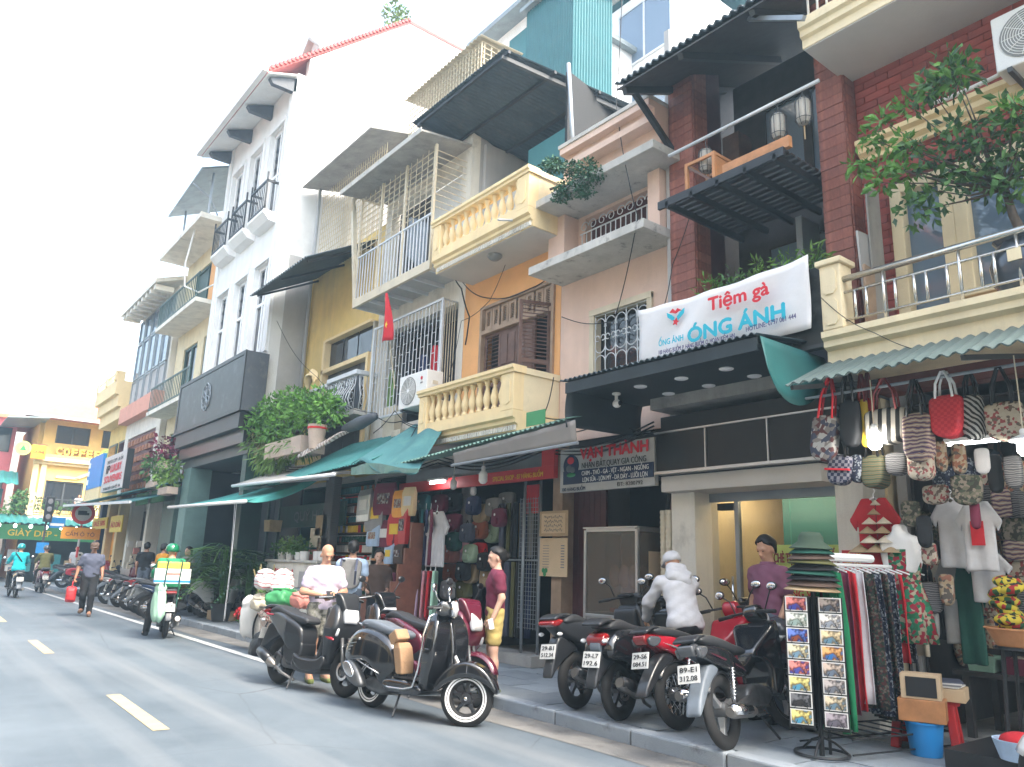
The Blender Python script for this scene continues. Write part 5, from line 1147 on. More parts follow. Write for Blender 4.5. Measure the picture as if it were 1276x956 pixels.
# ================================================================ coffee house at the crossing
D('sign_gold', (.9,.68,.12), .5, var=0)
CH = thing('coffee_house', 'golden yellow coffee house with clay roof at the street crossing', 'building', (6.6, 46, 0))
YC = 46
def cy(mb): mb.v = [(p[1], p[0], p[2]) for p in mb.v]; return mb   # a wall facing -y from one facing -x
hc = [(5.6,7.35,3.55,5.05),(7.45,7.95,3.55,5.5),(5.75,7.35,7.05,8.0),(7.95,9.1,7.05,8.0)]
hp(CH, wallh(YC, 4.95, 10.5, 3.0, 6.4, hc[:2], .25, 'y'), 'wall', 'plaster_gold')
hp(CH, wallh(YC+.4, 5.2, 10.5, 6.4, 8.25, hc[2:], .2, 'y'), 'upper_wall', 'plaster_gold')
hp(CH, MB().box(5.0, 10.5, YC+.7, YC+8, 0, 8.2), 'rear_block', 'plaster_gold')
for i, (a, b, c, d) in enumerate(hc):
    yy = YC+.1 if i < 2 else YC+.5
    f = hp(CH, MB().box(a,a+.08,yy-.04,yy+.06,c,d).box(b-.08,b,yy-.04,yy+.06,c,d).box(a+.08,b-.08,yy-.039,yy+.059,d-.08,d).box((a+b)/2-.04,(a+b)/2+.04,yy-.04,yy+.06,c,d-.08), 'window_frame', 'iron_dark')
    hpp(CH, f, MB().box(a+.08,b-.08,yy,yy+.02,c,d-.08), 'pane', 'glass_dark')
hp(CH, MB().box(4.9, 10.5, YC-.35, YC-.002, 6.0, 6.2).box(4.9,10.5,YC-.2,YC-.002,5.85,5.99), 'cornice', 'stucco_cream')
for x in (5.05, 5.4, 8.1, 9.0): hp(CH, MB().box(x-.12,x+.12,YC-.12,YC-.002,3.3,5.84), 'pilaster', 'stucco_cream')
hp(CH, MB().prism([(6.9,5.3),(7.7,5.75),(8.5,5.3),(8.3,5.25),(7.7,5.6),(7.1,5.25)], YC-.1, YC-.002, 'y'), 'pediment', 'stucco_cream')
hp(CH, MB().box(6.0,7.0,YC-.06,YC-.002,5.2,5.32), 'window_panel', 'stucco_cream')
# roof (hipped)
hp(CH, MB().add([(4.2,YC-.9,8.25),(11.5,YC-.9,8.25),(11.5,YC+7,8.25),(4.2,YC+7,8.25),(6.6,YC+2.6,9.9),(9.6,YC+2.6,9.9)], [(0,1,5,4),(1,2,5),(2,3,4,5),(3,0,4),(0,3,2,1)]), 'roof', 'roof_clay')
hp(CH, MB().box(4.1,11.5,YC-1.0,YC-.9,8.15,8.27), 'gutter', 'steel_white')
cf = thing('coffee_lettering', 'golden COFFEE letters with round green emblem on coffee house', 'sign', (6.9, YC+.3, 6.5))
for i, l in enumerate('COFFEE'): text_on('letter', l, 'sign_gold', cf, Vector((6.0+.36*i-6.9, -.06, .12)), (1,0,0), (0,0,1), .52, .26, .05); text_on('letter_shadow', l, 'ink_brown', cf, Vector((6.03+.36*i-6.9, -.01, .10)), (1,0,0), (0,0,1), .56, .30, .06)
def emblem(label, loc, r):
    t = thing('round_emblem', label, 'emblem', loc)
    MB().lathe([(0,-.05),(r,-.05),(r,0),(0,0)], n=28, axis='y').build('disc', 'sign_lime', t); MB().lathe([(r*.62,-.06),(r*.68,-.06),(r*.68,-.05),(r*.62,-.05)], n=28, axis='y', ring=True).build('ring', 'ink_green', t)
    MB().prism([(-r*.4,-r*.3),(r*.4,-r*.3),(0,r*.45)], -.07, -.055, 'y').build('triangle', 'ink_green', t)
emblem('round lime emblem beside the golden coffee letters', (8.3, YC+.3, 6.65), .38); emblem('round lime emblem hanging before the red building', (4.3, YC-.6, 6.5), .36)
og = thing('hanging_sign', 'small orange hanging sign beside round lime emblem', 'sign', (5.0, YC-.5, 6.4)); MB().box(-.32,.32,-.04,.04,-.35,.35).build('panel', 'sign_orange', og); MB().box(-.34,.34,-.03,.03,.351,.40).build('frame', 'wood_brown', og); text_on('lettering', 'CÀ PHÊ', 'ink_brown', og, Vector((0,-.045,0)), (1,0,0), (0,0,1), .16, .5, .02)
# roof terrace shade left of the coffee house
hp(CH, MB().add([(3.4,YC-1,7.9),(5.2,YC-1,8.1),(5.2,YC+3,8.1),(3.4,YC+3,7.9),(3.4,YC-1,7.98),(5.2,YC-1,8.18),(5.2,YC+3,8.18),(3.4,YC+3,7.98)], [(0,1,2,3),(4,5,6,7),(0,1,5,4),(1,2,6,5),(2,3,7,6),(3,0,4,7)]), 'terrace_shade', 'roof_grey')
# balcony with guests
hp(CH, MB().box(4.9, 10.5, YC-1.5, YC-.001, 3.0, 3.18), 'balcony_slab', 'stucco_ivory')
rl = hp(CH, MB().box(5.0,10.4,YC-1.5,YC-1.45,4.0,4.06).box(5.0,10.4,YC-1.5,YC-1.45,3.3,3.34), 'balcony_rail', 'iron_dark')
for k in range(26): x = lerp(5.05, 10.3, k/25); hpp(CH, rl, MB().box(x-.012,x+.012,YC-1.49,YC-1.46,3.34,4.0), 'rail_bar', 'iron_dark')
hp(CH, MB().box(4.85,5.1,YC-1.55,YC-1.3,3.18,4.3), 'balcony_post', 'stucco_cream')
sf = thing('street_shop', 'open corner shop with green fascia and row of small lamps', 'shop front', (6, 45.0, 0))
fs = hp(sf, corr((1.5,43.4,2.75),(10.5,43.4,2.75),(1.5,45.0,3.2),(10.5,45.0,3.2), 30, .03, 1), 'awning', 'roof_teal', solid=.02)
hp(sf, MB().box(1.6,10.4,44.4,44.5,2.0,2.7), 'fascia', 'sign_green'); 
for k in range(14): x = lerp(1.8, 10.2, k/13); hp(sf, MB().ell((x,43.7,2.62),(.07,.07,.09)), 'lamp', 'lamp_far', smooth=True)
text_on('lettering', 'GIÀY DÉP - TÚI XÁCH', 'ink_yellow', sf, Vector((6.3,44.38,2.35))-sf.location, (1,0,0), (0,0,1), .4, 4.2, .02)
hp(sf, MB().box(4.9,10.5,46.6,46.7,0,3.0), 'back_wall', 'awning_dark')
for k in range(14):
    x = 1.9+.62*k; tag(MB().box(x,x+.42,44.75,44.95,.5+.0*k,1.0+.6*random.random()).build('goods_stack', random.choice(['cloth_tan','cloth_rust','cloth_teal','cloth_cream','cloth_maroon','cloth_grey']), None), 'stack of goods displayed in the open corner shop', 'goods', 'stacks of goods in corner shop')
# far left of the crossing
L1 = thing('red_building', 'dusty red building beyond the crossing beside coffee house', 'building', (1.6, 49, 0))
hp(L1, MB().box(-1.5, 4.2, 49, 56, 0, 8.4), 'wall', 'plaster_pink'); hp(L1, MB().box(-1.8,4.4,48.7,56,8.4,8.6), 'roof', 'roof_clay')
for x in (0.0,1.6,3.2):
    for z in (4.2,6.6): hp(L1, MB().box(x,x+.8,48.95,48.995,z,z+1.3), 'window', 'glass_dark')
L2 = thing('grey_building', 'low grey shop building with teal awning beyond the crossing', 'building', (2.5, 47.5, 0))
hp(L2, MB().box(-3, 3.8, 46.8, 48.9, 0, 5.2), 'wall', 'plaster_grey'); hp(L2, corr((-3,45.6,4.7),(4.4,45.6,4.7),(-3,46.8,5.4),(4.4,46.8,5.4), 20, .03, 1), 'awning', 'roof_teal', solid=.02)
for x in (.6,1.9,3.0): hp(L2, MB().box(x,x+.9,46.74,46.795,3.2,4.5), 'window', 'sheet_teal')
L3 = thing('long_terrace', 'long row of pale street houses receding beyond the crossing', 'building', (-3, 60, 0))
hp(L3, MB().box(-3, 4, 57, 64, 0, 9.5).box(4.3,9,58,66,0,8), 'wall', 'plaster_grey')
# left side of the street beyond the crossing (only a sliver is seen)
for i, (y0, y1, h, m_) in enumerate(((46.5,52,7.5,'stucco_pale'),(52.2,58,9,'plaster_grey'))):
    t = thing('terrace_house', ['pale cream terrace house beyond the crossing across the street','grey terrace house beyond the cream one across the street'][i], 'building', (-8, y0, 0)); MB().box(0,3.6,0,y1-y0,0,h).build('wall', m_, t); MB().box(-.2,3.9,-.1,y1-y0+.1,h,h+.2).build('roof', 'roof_clay', t)
    for z in (1.0,4.2): MB().box(3.6,3.65,.6,2.2,z,z+1.6).build('window', 'glass_dark', t)
# ================================================================ shop rooms and awnings
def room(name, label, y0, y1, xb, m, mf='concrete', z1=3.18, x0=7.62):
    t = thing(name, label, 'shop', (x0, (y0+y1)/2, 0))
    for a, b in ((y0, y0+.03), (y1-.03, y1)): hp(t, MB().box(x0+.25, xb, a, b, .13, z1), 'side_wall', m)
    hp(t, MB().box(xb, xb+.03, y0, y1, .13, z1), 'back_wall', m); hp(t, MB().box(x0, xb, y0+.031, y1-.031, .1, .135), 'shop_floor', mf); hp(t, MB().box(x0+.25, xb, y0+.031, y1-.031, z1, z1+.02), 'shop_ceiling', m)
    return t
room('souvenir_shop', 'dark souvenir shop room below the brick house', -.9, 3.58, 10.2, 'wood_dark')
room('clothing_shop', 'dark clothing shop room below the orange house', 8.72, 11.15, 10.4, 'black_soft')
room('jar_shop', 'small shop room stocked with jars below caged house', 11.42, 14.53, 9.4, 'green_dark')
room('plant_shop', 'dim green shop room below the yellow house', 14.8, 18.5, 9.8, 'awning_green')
def awning(name, label, m, a, b, c, d, n=0, amp=.015, thick=.01, sag=0, rough=.01):
    t = thing(name, label, 'awning', ((a[0]+c[0])/2, (a[1]+b[1])/2, a[2]))
    mb = corr(a, b, c, d, n, amp, 2, rough=rough) if n else MB().grid(lambda u, v: tuple(Vector(a).lerp(Vector(b), u).lerp(Vector(c).lerp(Vector(d), u), v)-Vector((0,0,sag*math.sin(math.pi*v)))), 8, 8)
    hp(t, mb, 'sheet', m, solid=thick, smooth=(not n)); return t
D('roof_dim', (.09,.13,.13), .5, metal=.2, var=.2, scale=3, dirt=(.07,.075,.07), dscale=2.5, damt=.6)
# back edge a-b, front edge c-d
t = awning('metal_awning', 'dark grey corrugated awning below the cream brick house balcony', 'roof_dim', (6.85,3.85,3.50),(6.85,-1,3.50),(5.9,3.68,3.10),(5.9,-1,3.12), 46, .014)
for y in (3.8,2.4,1.0): hp(t, MB().bar((5.95,y-.15,3.08),(7.58,y-.15,3.42),.03,.04), 'awning_arm', 'iron_dark')
hp(t, MB().tube([(6.5,4.0,3.1),(6.5,-1,3.1)], .014, 6), 'hanging_rail', 'steel_grey')
t = awning('corrugated_awning', 'green corrugated awning with grey valance below the orange house balcony', 'roof_green', (7.35,9.9,3.36),(7.35,6.75,3.55),(6.0,11.6,2.93),(6.0,6.62,3.20), 52, .014)
hp(t, MB().grid(lambda u, v: (6.02+.03*v+.01*math.sin(u*30), lerp(9.05, 6.5, u), lerp(lerp(3.02,3.17,u), lerp(2.85,2.90,u), v)), 20, 4), 'valance', 'awning_brown', solid=.008, smooth=True)
hp(t, MB().tube([(6.04,9.1,2.85),(6.04,6.48,2.90)], .02, 6), 'valance_rod', 'steel_grey')
t = awning('teal_roof', 'teal corrugated roof sheets over the jar shop', 'roof_teal', (7.45,11.3,3.95),(7.45,15.2,3.95),(5.95,11.3,3.12),(5.95,15.9,2.98), 44, .014)
c = thing('teal_cover', 'teal fabric cover draped over the awning beside the cream balustrade', 'awning', (6.3, 10.8, 3.3))
hp(c, MB().grid(lambda u, v: (lerp(6.95,5.86,v), lerp(10.55+.6*(1-v),11.75,u) if 0 else lerp(11.9, 9.75+.9*(1-v), u), lerp(3.85,3.0,v)+.10*math.sin(u*5+v)*v-.16*v*v*u+.05*math.sin(u*11)), 16, 12), 'cloth', 'awning_teal', solid=.008, smooth=True)
_MD['awning_teal2'] = dict(_MD['awning_teal'], col=(.05,.165,.175)); set_mat(c.children[0], 'awning_teal2')
hp(c, MB().grid(lambda u, v: (5.87+.02*math.sin(u*20), lerp(11.9, 9.75, u), lerp(3.02+.06*math.sin(u*5), 2.9, v)-.12*u), 16, 2), 'fringe', 'awning_teal2' if 0 else 'roof_green', solid=.006)
t = awning('beige_awning', 'beige retractable awning with pale front bar above turquoise awning', 'awning_beige', (7.4,18.2,3.72),(7.4,12.9,3.50),(5.9,17.9,3.1),(5.9,12.6,2.98))
hp(t, MB().tube([(5.9,17.95,3.08),(5.9,12.6,2.96)], .035, 8), 'front_bar', 'steel_white', smooth=True)
for y in (12.8, 15.2, 17.6): hp(t, MB().bar((5.95,y,3.0),(7.58,y,3.25),.035,.05), 'folding_arm', 'steel_white')
t = awning('turquoise_awning', 'turquoise fabric awning with pale front bar by the palms', 'awning_teal', (7.3,20.6,3.3),(7.3,15.1,3.4),(5.55,21.6,2.72),(5.55,15.95,2.62), sag=.05)
hp(t, MB().tube([(5.53,21.7,2.71),(5.53,15.9,2.61)], .04, 8), 'front_bar', 'white_gloss', smooth=True)
hp(t, MB().grid(lambda u, v: (lerp(5.56,7.1,u), 15.95-.75*u-.1*v, lerp(2.62,3.36,u)-.02-v*(.18*math.sin(math.pi*min(1,u*1.15))**.7)), 14, 4), 'side_flap', 'white_gloss' if 0 else 'awning_teal', solid=.006, smooth=True)
hp(t, MB().tube([(5.55,16.6,2.64),(5.62,16.65,1.3),(5.6,16.6,.2)], .006, 5), 'cord', 'steel_white'); hp(t, MB().tube([(5.55,16.5,2.64),(5.5,16.25,1.2),(5.6,16.55,.25)], .006, 5), 'cord', 'steel_white')
t = awning('dark_green_awning', 'dark green awning with pale edge over the yellow shop', 'awning_green', (6.9,24.0,3.6),(6.9,33.0,3.6),(5.2,24.6,2.95),(4.9,33.8,3.2), sag=.04)
hp(t, MB().bar((5.18,24.5,2.95),(4.86,33.9,3.2),.06,.08), 'front_bar', 'steel_white')
t = awning('flat_green_awning', 'long flat green awning beneath the signboards', 'roof_teal', (6.9,24.1,3.75),(6.9,38.8,3.75),(5.9,24.1,3.5),(5.7,38.8,3.45), 60, .02)
for i, (y0, y1, z0, z1, s) in enumerate(((31.0,33.6,2.35,2.75,'SALE'),(28.6,30.4,2.2,2.75,'MENU'))):
    q = thing('hanging_board', ['long yellow board with red lettering under the green awning','square yellow board with red lettering under the green awning'][i], 'sign', (5.9, (y0+y1)/2, z0)); hp(q, MB().box(5.88,5.92,y0,y1,z0,z1), 'panel', 'sign_yellow'); text_on('lettering', ['SALE 50%','ÁO DÀI'][i], 'ink_red', q, Vector((-.025,0,(z1-z0)/2)), (0,-1,0), (0,0,1), .26, (y1-y0)*.8, .02)
ys_ = thing('yellow_shop', 'yellow shop front with tall poster and glass cases', 'shop front', (6.7, 30, 0))
for a, b, m_ in ((24.1,25.4,'green_wood'),(27.0,27.3,'stucco_ivory'),(29.4,29.7,'stucco_ivory'),(31.2,31.5,'stucco_cream'),(33.0,33.4,'stucco_cream'),(34.4,34.8,'ink_navy')): hp(ys_, MB().box(6.3,6.7,a,b,.1,3.5), 'column', m_)
hp(ys_, MB().box(7.8,7.9,24.1,34.5,.1,3.5), 'back_wall', 'wood_dark'); hp(ys_, MB().box(6.5,6.56,31.6,32.9,.3,2.9), 'poster', 'sign_orange'); hp(ys_, MB().ell((6.49,32.2,2.1),(.02,.3,.3)), 'poster_disc', 'ink_white'); hp(ys_, MB().ell((6.48,32.2,2.1),(.02,.2,.2)), 'poster_disc', 'wood_dark')
hp(ys_, MB().box(6.2,6.7,27.4,29.3,.12,1.0), 'glass_case', 'alu'); hp(ys_, MB().box(6.3,6.34,24.1,29,3.1,3.5), 'valance', 'sign_green')
for k in range(18):
    tag(MB().box(6.25+.1*(k%3),6.25+.1*(k%3)+.16,27.5+.1*k-.05,27.5+.1*k+.06,1.002+.24*(k%4),1.2+.24*(k%4)).build('small_parcel', random.choice(['paper','cloth_cream','cloth_salmon','sign_yellow','cloth_mint']), None), 'small bright parcel displayed in the yellow shop case', 'parcel', 'parcels in the yellow shop')
for k in range(5):
    tag(MB().grid(lambda u, v: (6.9+.05*math.sin(u*8+k), 24.6+.35*k+lerp(-.14,.14,u), 3.3-.7*v+1.0), 6, 5).build('hanging_garment', ['cloth_lilac','cloth_greyp','cloth_red','cloth_maroon','cloth_offwhite'][k], None, solid=.01, smooth=True), ['lilac','grey','bright red','maroon','off white'][k]+' garment drying above the dark green awning', 'laundry')
# ================================================================ cloth goods
BAGS = {}
def bag_mesh(key, w, h, d, m, taper=.06, rnd=.05):
    poly = [(-w/2+taper*w,-h/2),(w/2-taper*w,-h/2),(w/2,h*.2),(w/2-.0*w,h/2),(-w/2,h/2),(-w/2,h*.2)]
    return panel_mesh('bag_body', smooth_poly(poly,1), lambda u, v: d/2*(1-.55*np.clip((v+h/2)/h,0,1)), .03, .016, m, 1)
def bag(label, pxc, pyc, wpx, hpx, X, m, handle='cable', d=.13, name='tote_bag', rz=0, tilt=0, cat='bag', strap=None, hl=.8, group=None):
    w = wy(pxc-wpx/2, pyc, X)-wy(pxc+wpx/2, pyc, X); h = wz(pxc, pyc-hpx/2, X)-wz(pxc, pyc+hpx/2, X)
    t = thing(name, label, cat, W(pxc, pyc, X), -math.pi/2+rz, group); t.rotation_euler[1] = tilt
    link(bag_mesh('', w, h, d, m), 'bag_body', t)
    if handle:
        for s in (-1, 1):
            MB().tube([(-w*.26, s*d*.22, h*.42),(-w*.22, s*d*.2, h*.5+h*hl*.3),(-w*.05, s*d*.1, h*.5+h*hl*.62),(w*.05, s*d*.1, h*.5+h*hl*.62),(w*.22, s*d*.2, h*.5+h*hl*.3),(w*.26, s*d*.22, h*.42)], .011, 6).build('handle', handle, t, smooth=True)
    if strap: MB().box(-w*.5,w*.5,-d/2-.004,-d/2*.6,-h*.02,h*.04).build('trim_band', strap, t)
    return t
DP('bag_stripe', 'bands', [(0.409,0.384,0.341),(0.0124,0.0124,0.0124)], dir='X', pscale=4.2, pos=[0,.5]); DP('bag_ethnic', 'bands', [(0.062,0.031,0.0744),(0.279,0.223,0.161),(0.186,0.0434,0.0372),(0.341,0.298,0.236)], dir='Z', pscale=9, dist=6)
DP('bag_navy', 'check', [(0.0186,0.0217,0.0496),(0.198,0.192,0.223)], pscale=34); DP('bag_zig', 'bands', [(0.0124,0.0124,0.0124),(0.372,0.372,0.36)], dir='DIAGONAL', pscale=12, dist=3, pos=[0,.5]); DP('bag_floral', 'spots', [(0.409,0.36,0.285),(0.384,0.335,0.26),(0.26,0.062,0.062),(0.397,0.347,0.279),(0.124,0.093,0.0744)], pscale=48)
DP('bag_moss', 'bands', [(0.031,0.0465,0.0248),(0.155,0.0868,0.0372),(0.062,0.0806,0.0496)], dir='Z', pscale=8, dist=2); DP('bag_greyeth', 'bands', [(0.062,0.062,0.0682),(0.211,0.205,0.198),(0.0372,0.0372,0.0434)], dir='Z', pscale=9, dist=4); DP('bag_collage', 'spots', [(0.198,0.174,0.161),(0.372,0.36,0.341),(0.0992,0.0372,0.0372),(0.0496,0.0558,0.0868)], pscale=26)
DP('bag_tri', 'spots', [(0.31,0.236,0.149),(0.236,0.0992,0.062),(0.0868,0.0744,0.062),(0.341,0.285,0.211)], pscale=38); DP('bag_camo', 'spots', [(0.0434,0.0558,0.0372),(0.112,0.105,0.0744),(0.186,0.155,0.124),(0.031,0.031,0.0248)], pscale=46); DP('floral_green', 'spots', [(0.0124,0.124,0.0558),(0.279,0.0124,0.031),(0.0186,0.174,0.093),(0.341,0.31,0.217),(0.248,0.0186,0.0372)], pscale=34)
DP('batik', 'spots', [(0.0124,0.0186,0.0434),(0.031,0.0372,0.062),(0.217,0.236,0.26),(0.0124,0.0155,0.031)], pscale=70); DP('dark_floral', 'spots', [(0.0124,0.0186,0.0186),(0.062,0.0186,0.0186),(0.0186,0.0372,0.0248),(0.0992,0.0806,0.062)], pscale=60); DP('weave_red', 'check', [(.45,.02,.035),(.55,.04,.05)], pscale=40); DP('rasta', 'spots', [(0.403,0.31,0.0186),(0.0124,0.062,0.0186),(0.0124,0.0124,0.0124),(0.279,0.0124,0.0124),(0.434,0.341,0.0248)], pscale=30)
DP('wallgoods', 'spots', [(.03,.022,.02),(.10,.055,.04),(.05,.05,.055),(.16,.10,.07)], pscale=12)
bag('collage print bag with red tassel hanging under the corrugated awning', 1028, 546, 34, 58, 6.5, 'bag_collage', 'cloth_red', tilt=.15, hl=1.3)
bag('black cloth bag with small figure print between collage bag and yellow bag', 1060, 527, 26, 60, 6.5, 'cloth_black', 'cable', hl=1.0)
bag('slim yellow cloth bag squeezed beside the black cloth bag', 1077, 527, 13, 62, 6.56, 'ink_yellow', 'ink_brown', d=.08)
bag('slim red cloth bag squeezed beside the yellow bag', 1085, 525, 12, 62, 6.62, 'cloth_red', 'ink_brown', d=.08)
bag('black and cream striped tote with brown handles', 1106, 531, 56, 46, 6.5, 'bag_stripe', 'ink_brown', d=.16, hl=1.3)
bag('rounded ethnic pattern backpack hanging next to striped tote', 1145, 545, 36, 62, 6.45, 'bag_ethnic', 'cable', d=.2, name='backpack', hl=1.1)
bag('bright red woven basket bag with thin white handles', 1181, 519, 42, 54, 6.5, 'weave_red', 'white_gloss', d=.2, hl=.9)
bag('black and white zigzag woven basket bag', 1213, 520, 28, 58, 6.55, 'bag_zig', 'cable', d=.16)
bag('cream floral tote with dark straps', 1252, 525, 50, 50, 6.5, 'bag_floral', 'cable', d=.12, hl=1.4)
bag('navy geometric pouch hanging lowest below the collage bag', 1047, 586, 30, 38, 6.55, 'bag_navy', 'cable', strap='ink_red', tilt=.1)
bag('small dark blue pouch squeezed beside navy geometric pouch', 1068, 584, 15, 36, 6.6, 'batik', None)
bag('moss and brown woven drum bag', 1091, 588, 30, 42, 6.65, 'bag_moss', 'cable', d=.22)
bag('grey banded shoulder bag beside the moss woven bag', 1118, 578, 28, 30, 6.6, 'bag_greyeth', None)
bag('cream bag printed with dark rings below ethnic backpack', 1148, 582, 32, 34, 6.5, 'bag_floral', None, d=.16)
for i, (px, py, w_, h_, m_, la) in enumerate(((1173,568,16,40,'bag_tri','patchwork triangle bag behind cream ringed bag'),(1195,571,20,40,'bag_tri','brown patchwork bag beside white pouch'),(1224,574,20,34,'cloth_offwhite','plain white pouch among the dark bags'),(1240,590,22,50,'cloth_black','large black bag under cream floral tote'),(1263,588,26,44,'bag_greyeth','grey woven bag below the lit bulb'),(1205,610,40,40,'bag_camo','camouflage pattern bag above white shirts'),(1166,616,38,26,'bag_floral','small floral pouch above dark sling bag'),(1135,640,26,34,'bag_camo','dark patterned sling bag behind white bust'),(1152,662,20,42,'cloth_black','black sling bag hanging by white bust'),(1158,690,22,30,'bag_floral','small cream print pouch beside floral dress'),(1215,640,14,40,'cloth_maroon','maroon cloth bag between white shirts'))):
    bag(la, px, py, w_, h_, 6.8+.05*(i % 4), m_, None, d=.08, rz=.2*(i % 3-1))
for i, (px, py, la) in enumerate(((1160,745,'grey patterned sneaker print backpack on the shop wall'),(1158,780,'dark grey backpack below the sneaker print backpack'),(1180,735,'brown striped pouch on the shop wall'))):
    bag(la, px, py, 30-6*i, 40, 7.1, ['bag_greyeth','cloth_greyp','bag_tri'][i], None, d=.16, name='backpack', rz=.3)
# --- shirts
TEE = [(-.52,.22),(-.24,.52),(-.1,.52),(0,.44),(.1,.52),(.24,.52),(.52,.22),(.40,.06),(.34,.20),(.35,-.52),(-.35,-.52),(-.34,.20),(-.40,.06)]
LON = [(-.34,-.42),(-.2,.5),(-.09,.5),(0,.46),(.09,.5),(.2,.5),(.34,-.42),(.24,-.44),(.19,.2),(.19,-.5),(-.19,-.5),(-.19,.2),(-.24,-.44)]
def shirt(label, px, py, wpx, hpx, X, m, poly=TEE, rz=0, name='t_shirt', group=None, hanger=True, thin=.022):
    w = wy(px-wpx/2, py, X)-wy(px+wpx/2, py, X); h = wz(px, py-hpx/2, X)-wz(px, py+hpx/2, X)
    t = thing(name, label, 'shirt', W(px, py, X), -math.pi/2+rz, group)
    me = panel_mesh('cloth', [(u*w, v*h) for u, v in poly], lambda u, v: thin+.010*np.sin(u*46+v*3)*np.clip(.5-v/h,0,1), .012, .014, m, 0); link(me, 'cloth', t)
    if hanger: MB().tube([(-w*.18,0,h*.46),(0,0,h*.53),(w*.18,0,h*.46)], .008, 5).tube([(0,0,h*.53),(0,0,h*.58),(.02,0,h*.62),(0,0,h*.65)], .005, 5).build('hanger', 'white_gloss', t)
    return t
s = shirt('red t shirt with cascade of conical hats printed in front', 1092, 668, 62, 92, 7.05, 'cloth_red')
ht = thing('paper_hat_mobile', 'mobile of small paper conical hats hanging before the red t shirt', 'mobile', W(1093, 660, 6.95))
for r in range(6):
    n_ = 1 if r < 2 else (2 if r < 5 else 3)
    for k in range(n_): MB().lathe([(.045+.012*r,0),(.0,.05+.006*r)], ((0), (k-(n_-1)/2)*(.12+.006*r)+.02*(r%2), .22-.085*r), 12).build('paper_hat', 'cloth_tan' if r%2 else 'cloth_cream', ht)
MB().tube([(0,0,.30),(0,0,-.2)], .003, 4).build('thread', 'cable', ht)
shirt('white t shirt with red print facing the street', 1221, 668, 56, 84, 7.15, 'cloth_offwhite', rz=.1); shirt('white t shirt half hidden behind the red print shirt', 1188, 664, 50, 84, 7.3, 'cloth_offwhite', rz=.5)
o = MB().box(-.008,-.002,-.05,.05,-.1,.1).build('shirt_print', 'cloth_red', None); o.location = W(1219, 660, 7.10); tag(o, 'small red print on the white t shirt front', 'print'); 
P_ = [c for c in bpy.data.objects if c.get('label','').startswith('white t shirt with red print')][0]; o.parent = P_; o.location = (0,-.05,.02); o.rotation_euler = (0,0,math.pi/2)
for k_ in ('label','category'): del o[k_]
shirt('white t shirt hanging low beneath the other white shirts', 1232, 720, 60, 60, 7.4, 'cloth_offwhite'); shirt('grey t shirt hanging by the backpacks on shop wall', 1192, 745, 46, 110, 7.5, 'cloth_greyp', rz=.3)
shirt('dark green t shirt with white hanger in souvenir shop', 1210, 765, 44, 120, 7.5, 'cloth_darkgreen'); shirt('navy t shirt with pale print in souvenir shop', 1240, 755, 44, 100, 7.6, 'cloth_navy'); shirt('maroon t shirt top peeking over the green shirt', 1205, 722, 40, 40, 7.55, 'cloth_maroon')
shirt('black t shirt hanging deepest in souvenir shop', 1265, 760, 40, 100, 7.8, 'cloth_black')
# --- bust with floral dress
bu = thing('dress_bust', 'white bust wearing red and green floral dress', 'mannequin', W(1128, 745, 7.0), -math.pi/2); 
bu.location.z = .12
zt = W(1128, 662, 7.0).z-.12; zb = W(1128, 800, 7.0).z-.12
link(panel_mesh('bust', [(-.17,zt-.22),(-.16,zt-.05),(-.05,zt-.02),(-.045,zt+.06),(.045,zt+.06),(.05,zt-.02),(.16,zt-.05),(.17,zt-.22),(.12,zt-.4),(-.12,zt-.4)], .09, .06, .014, 'white_gloss', 1), 'bust', bu)
dr = MB().loft([[Vector((rx*math.cos(a)*(1+.1*math.sin(6*a)*f_), ry*math.sin(a)*(1+.1*math.sin(6*a+1)*f_), z)) for a in [2*math.pi*k/28 for k in range(28)]] for rx, ry, z, f_ in ((.165,.10,zt-.16,0),(.15,.10,zt-.3,.2),(.13,.09,zt-.42,.4),(.19,.13,zt-.65,.9),(.22,.15,zb,1.2))], cap=False).build('dress', 'floral_green', bu, smooth=True, solid=.006)
MB().tube([(0,0,0),(0,0,zt-.3)], .018, 8).build('stand_pole', 'iron_dark', bu); MB().lathe([(0,0),(.16,0),(.15,.02),(.02,.03),(0,.03)], n=18).build('stand_base', 'iron_dark', bu)
# --- light bulbs
def bulb(label, px, py, X, ztop, kind='bulb', r=.045, group=None, light=0, cap=True):
    p = W(px, py, X); t = thing('hanging_bulb', label, 'light bulb', p, 0, group)
    MB().lathe([(0,-r*1.5),(r*.6,-r*1.35),(r,-r*.8),(r,r*.8),(r*.6,r*1.4),(r*.42,r*1.6)], n=16).build('bulb_glass', kind, t, smooth=True)
    MB().lathe([(r*.45,r*1.5),(r*.5,r*2.3),(r*.3,r*2.6),(0,r*2.6)], n=12).build('socket', 'white_gloss', t, smooth=.7)
    MB().tube([(0,0,r*2.5),(.004,0,(ztop-p.z)*.6),(0,0,ztop-p.z)], .005, 5).build('wire', 'pvc_cream', t)
    return t
bulb('lit round bulb hanging among the bags under the corrugated awning', 1090, 549, 6.4, 3.15, r=.055)
b2 = bulb('lit bulb with flat white shade near the cream floral tote', 1277, 556, 6.4, 3.15, r=.05); MB().lathe([(.02,.09),(.10,.05),(.10,.04),(.03,.07)], n=20).build('shade', 'white_gloss', b2)
o = thing('strip_light', 'lit white strip light behind the hanging bags', 'light', W(1215, 551, 7.2)); MB().tube([(0,.22,0),(0,-.28,0)], .015, 8).build('tube', 'tube_lit', o); bx('mount_bar', 'white_gloss', o, -.02,.02,-.3,.25,.016,.05)
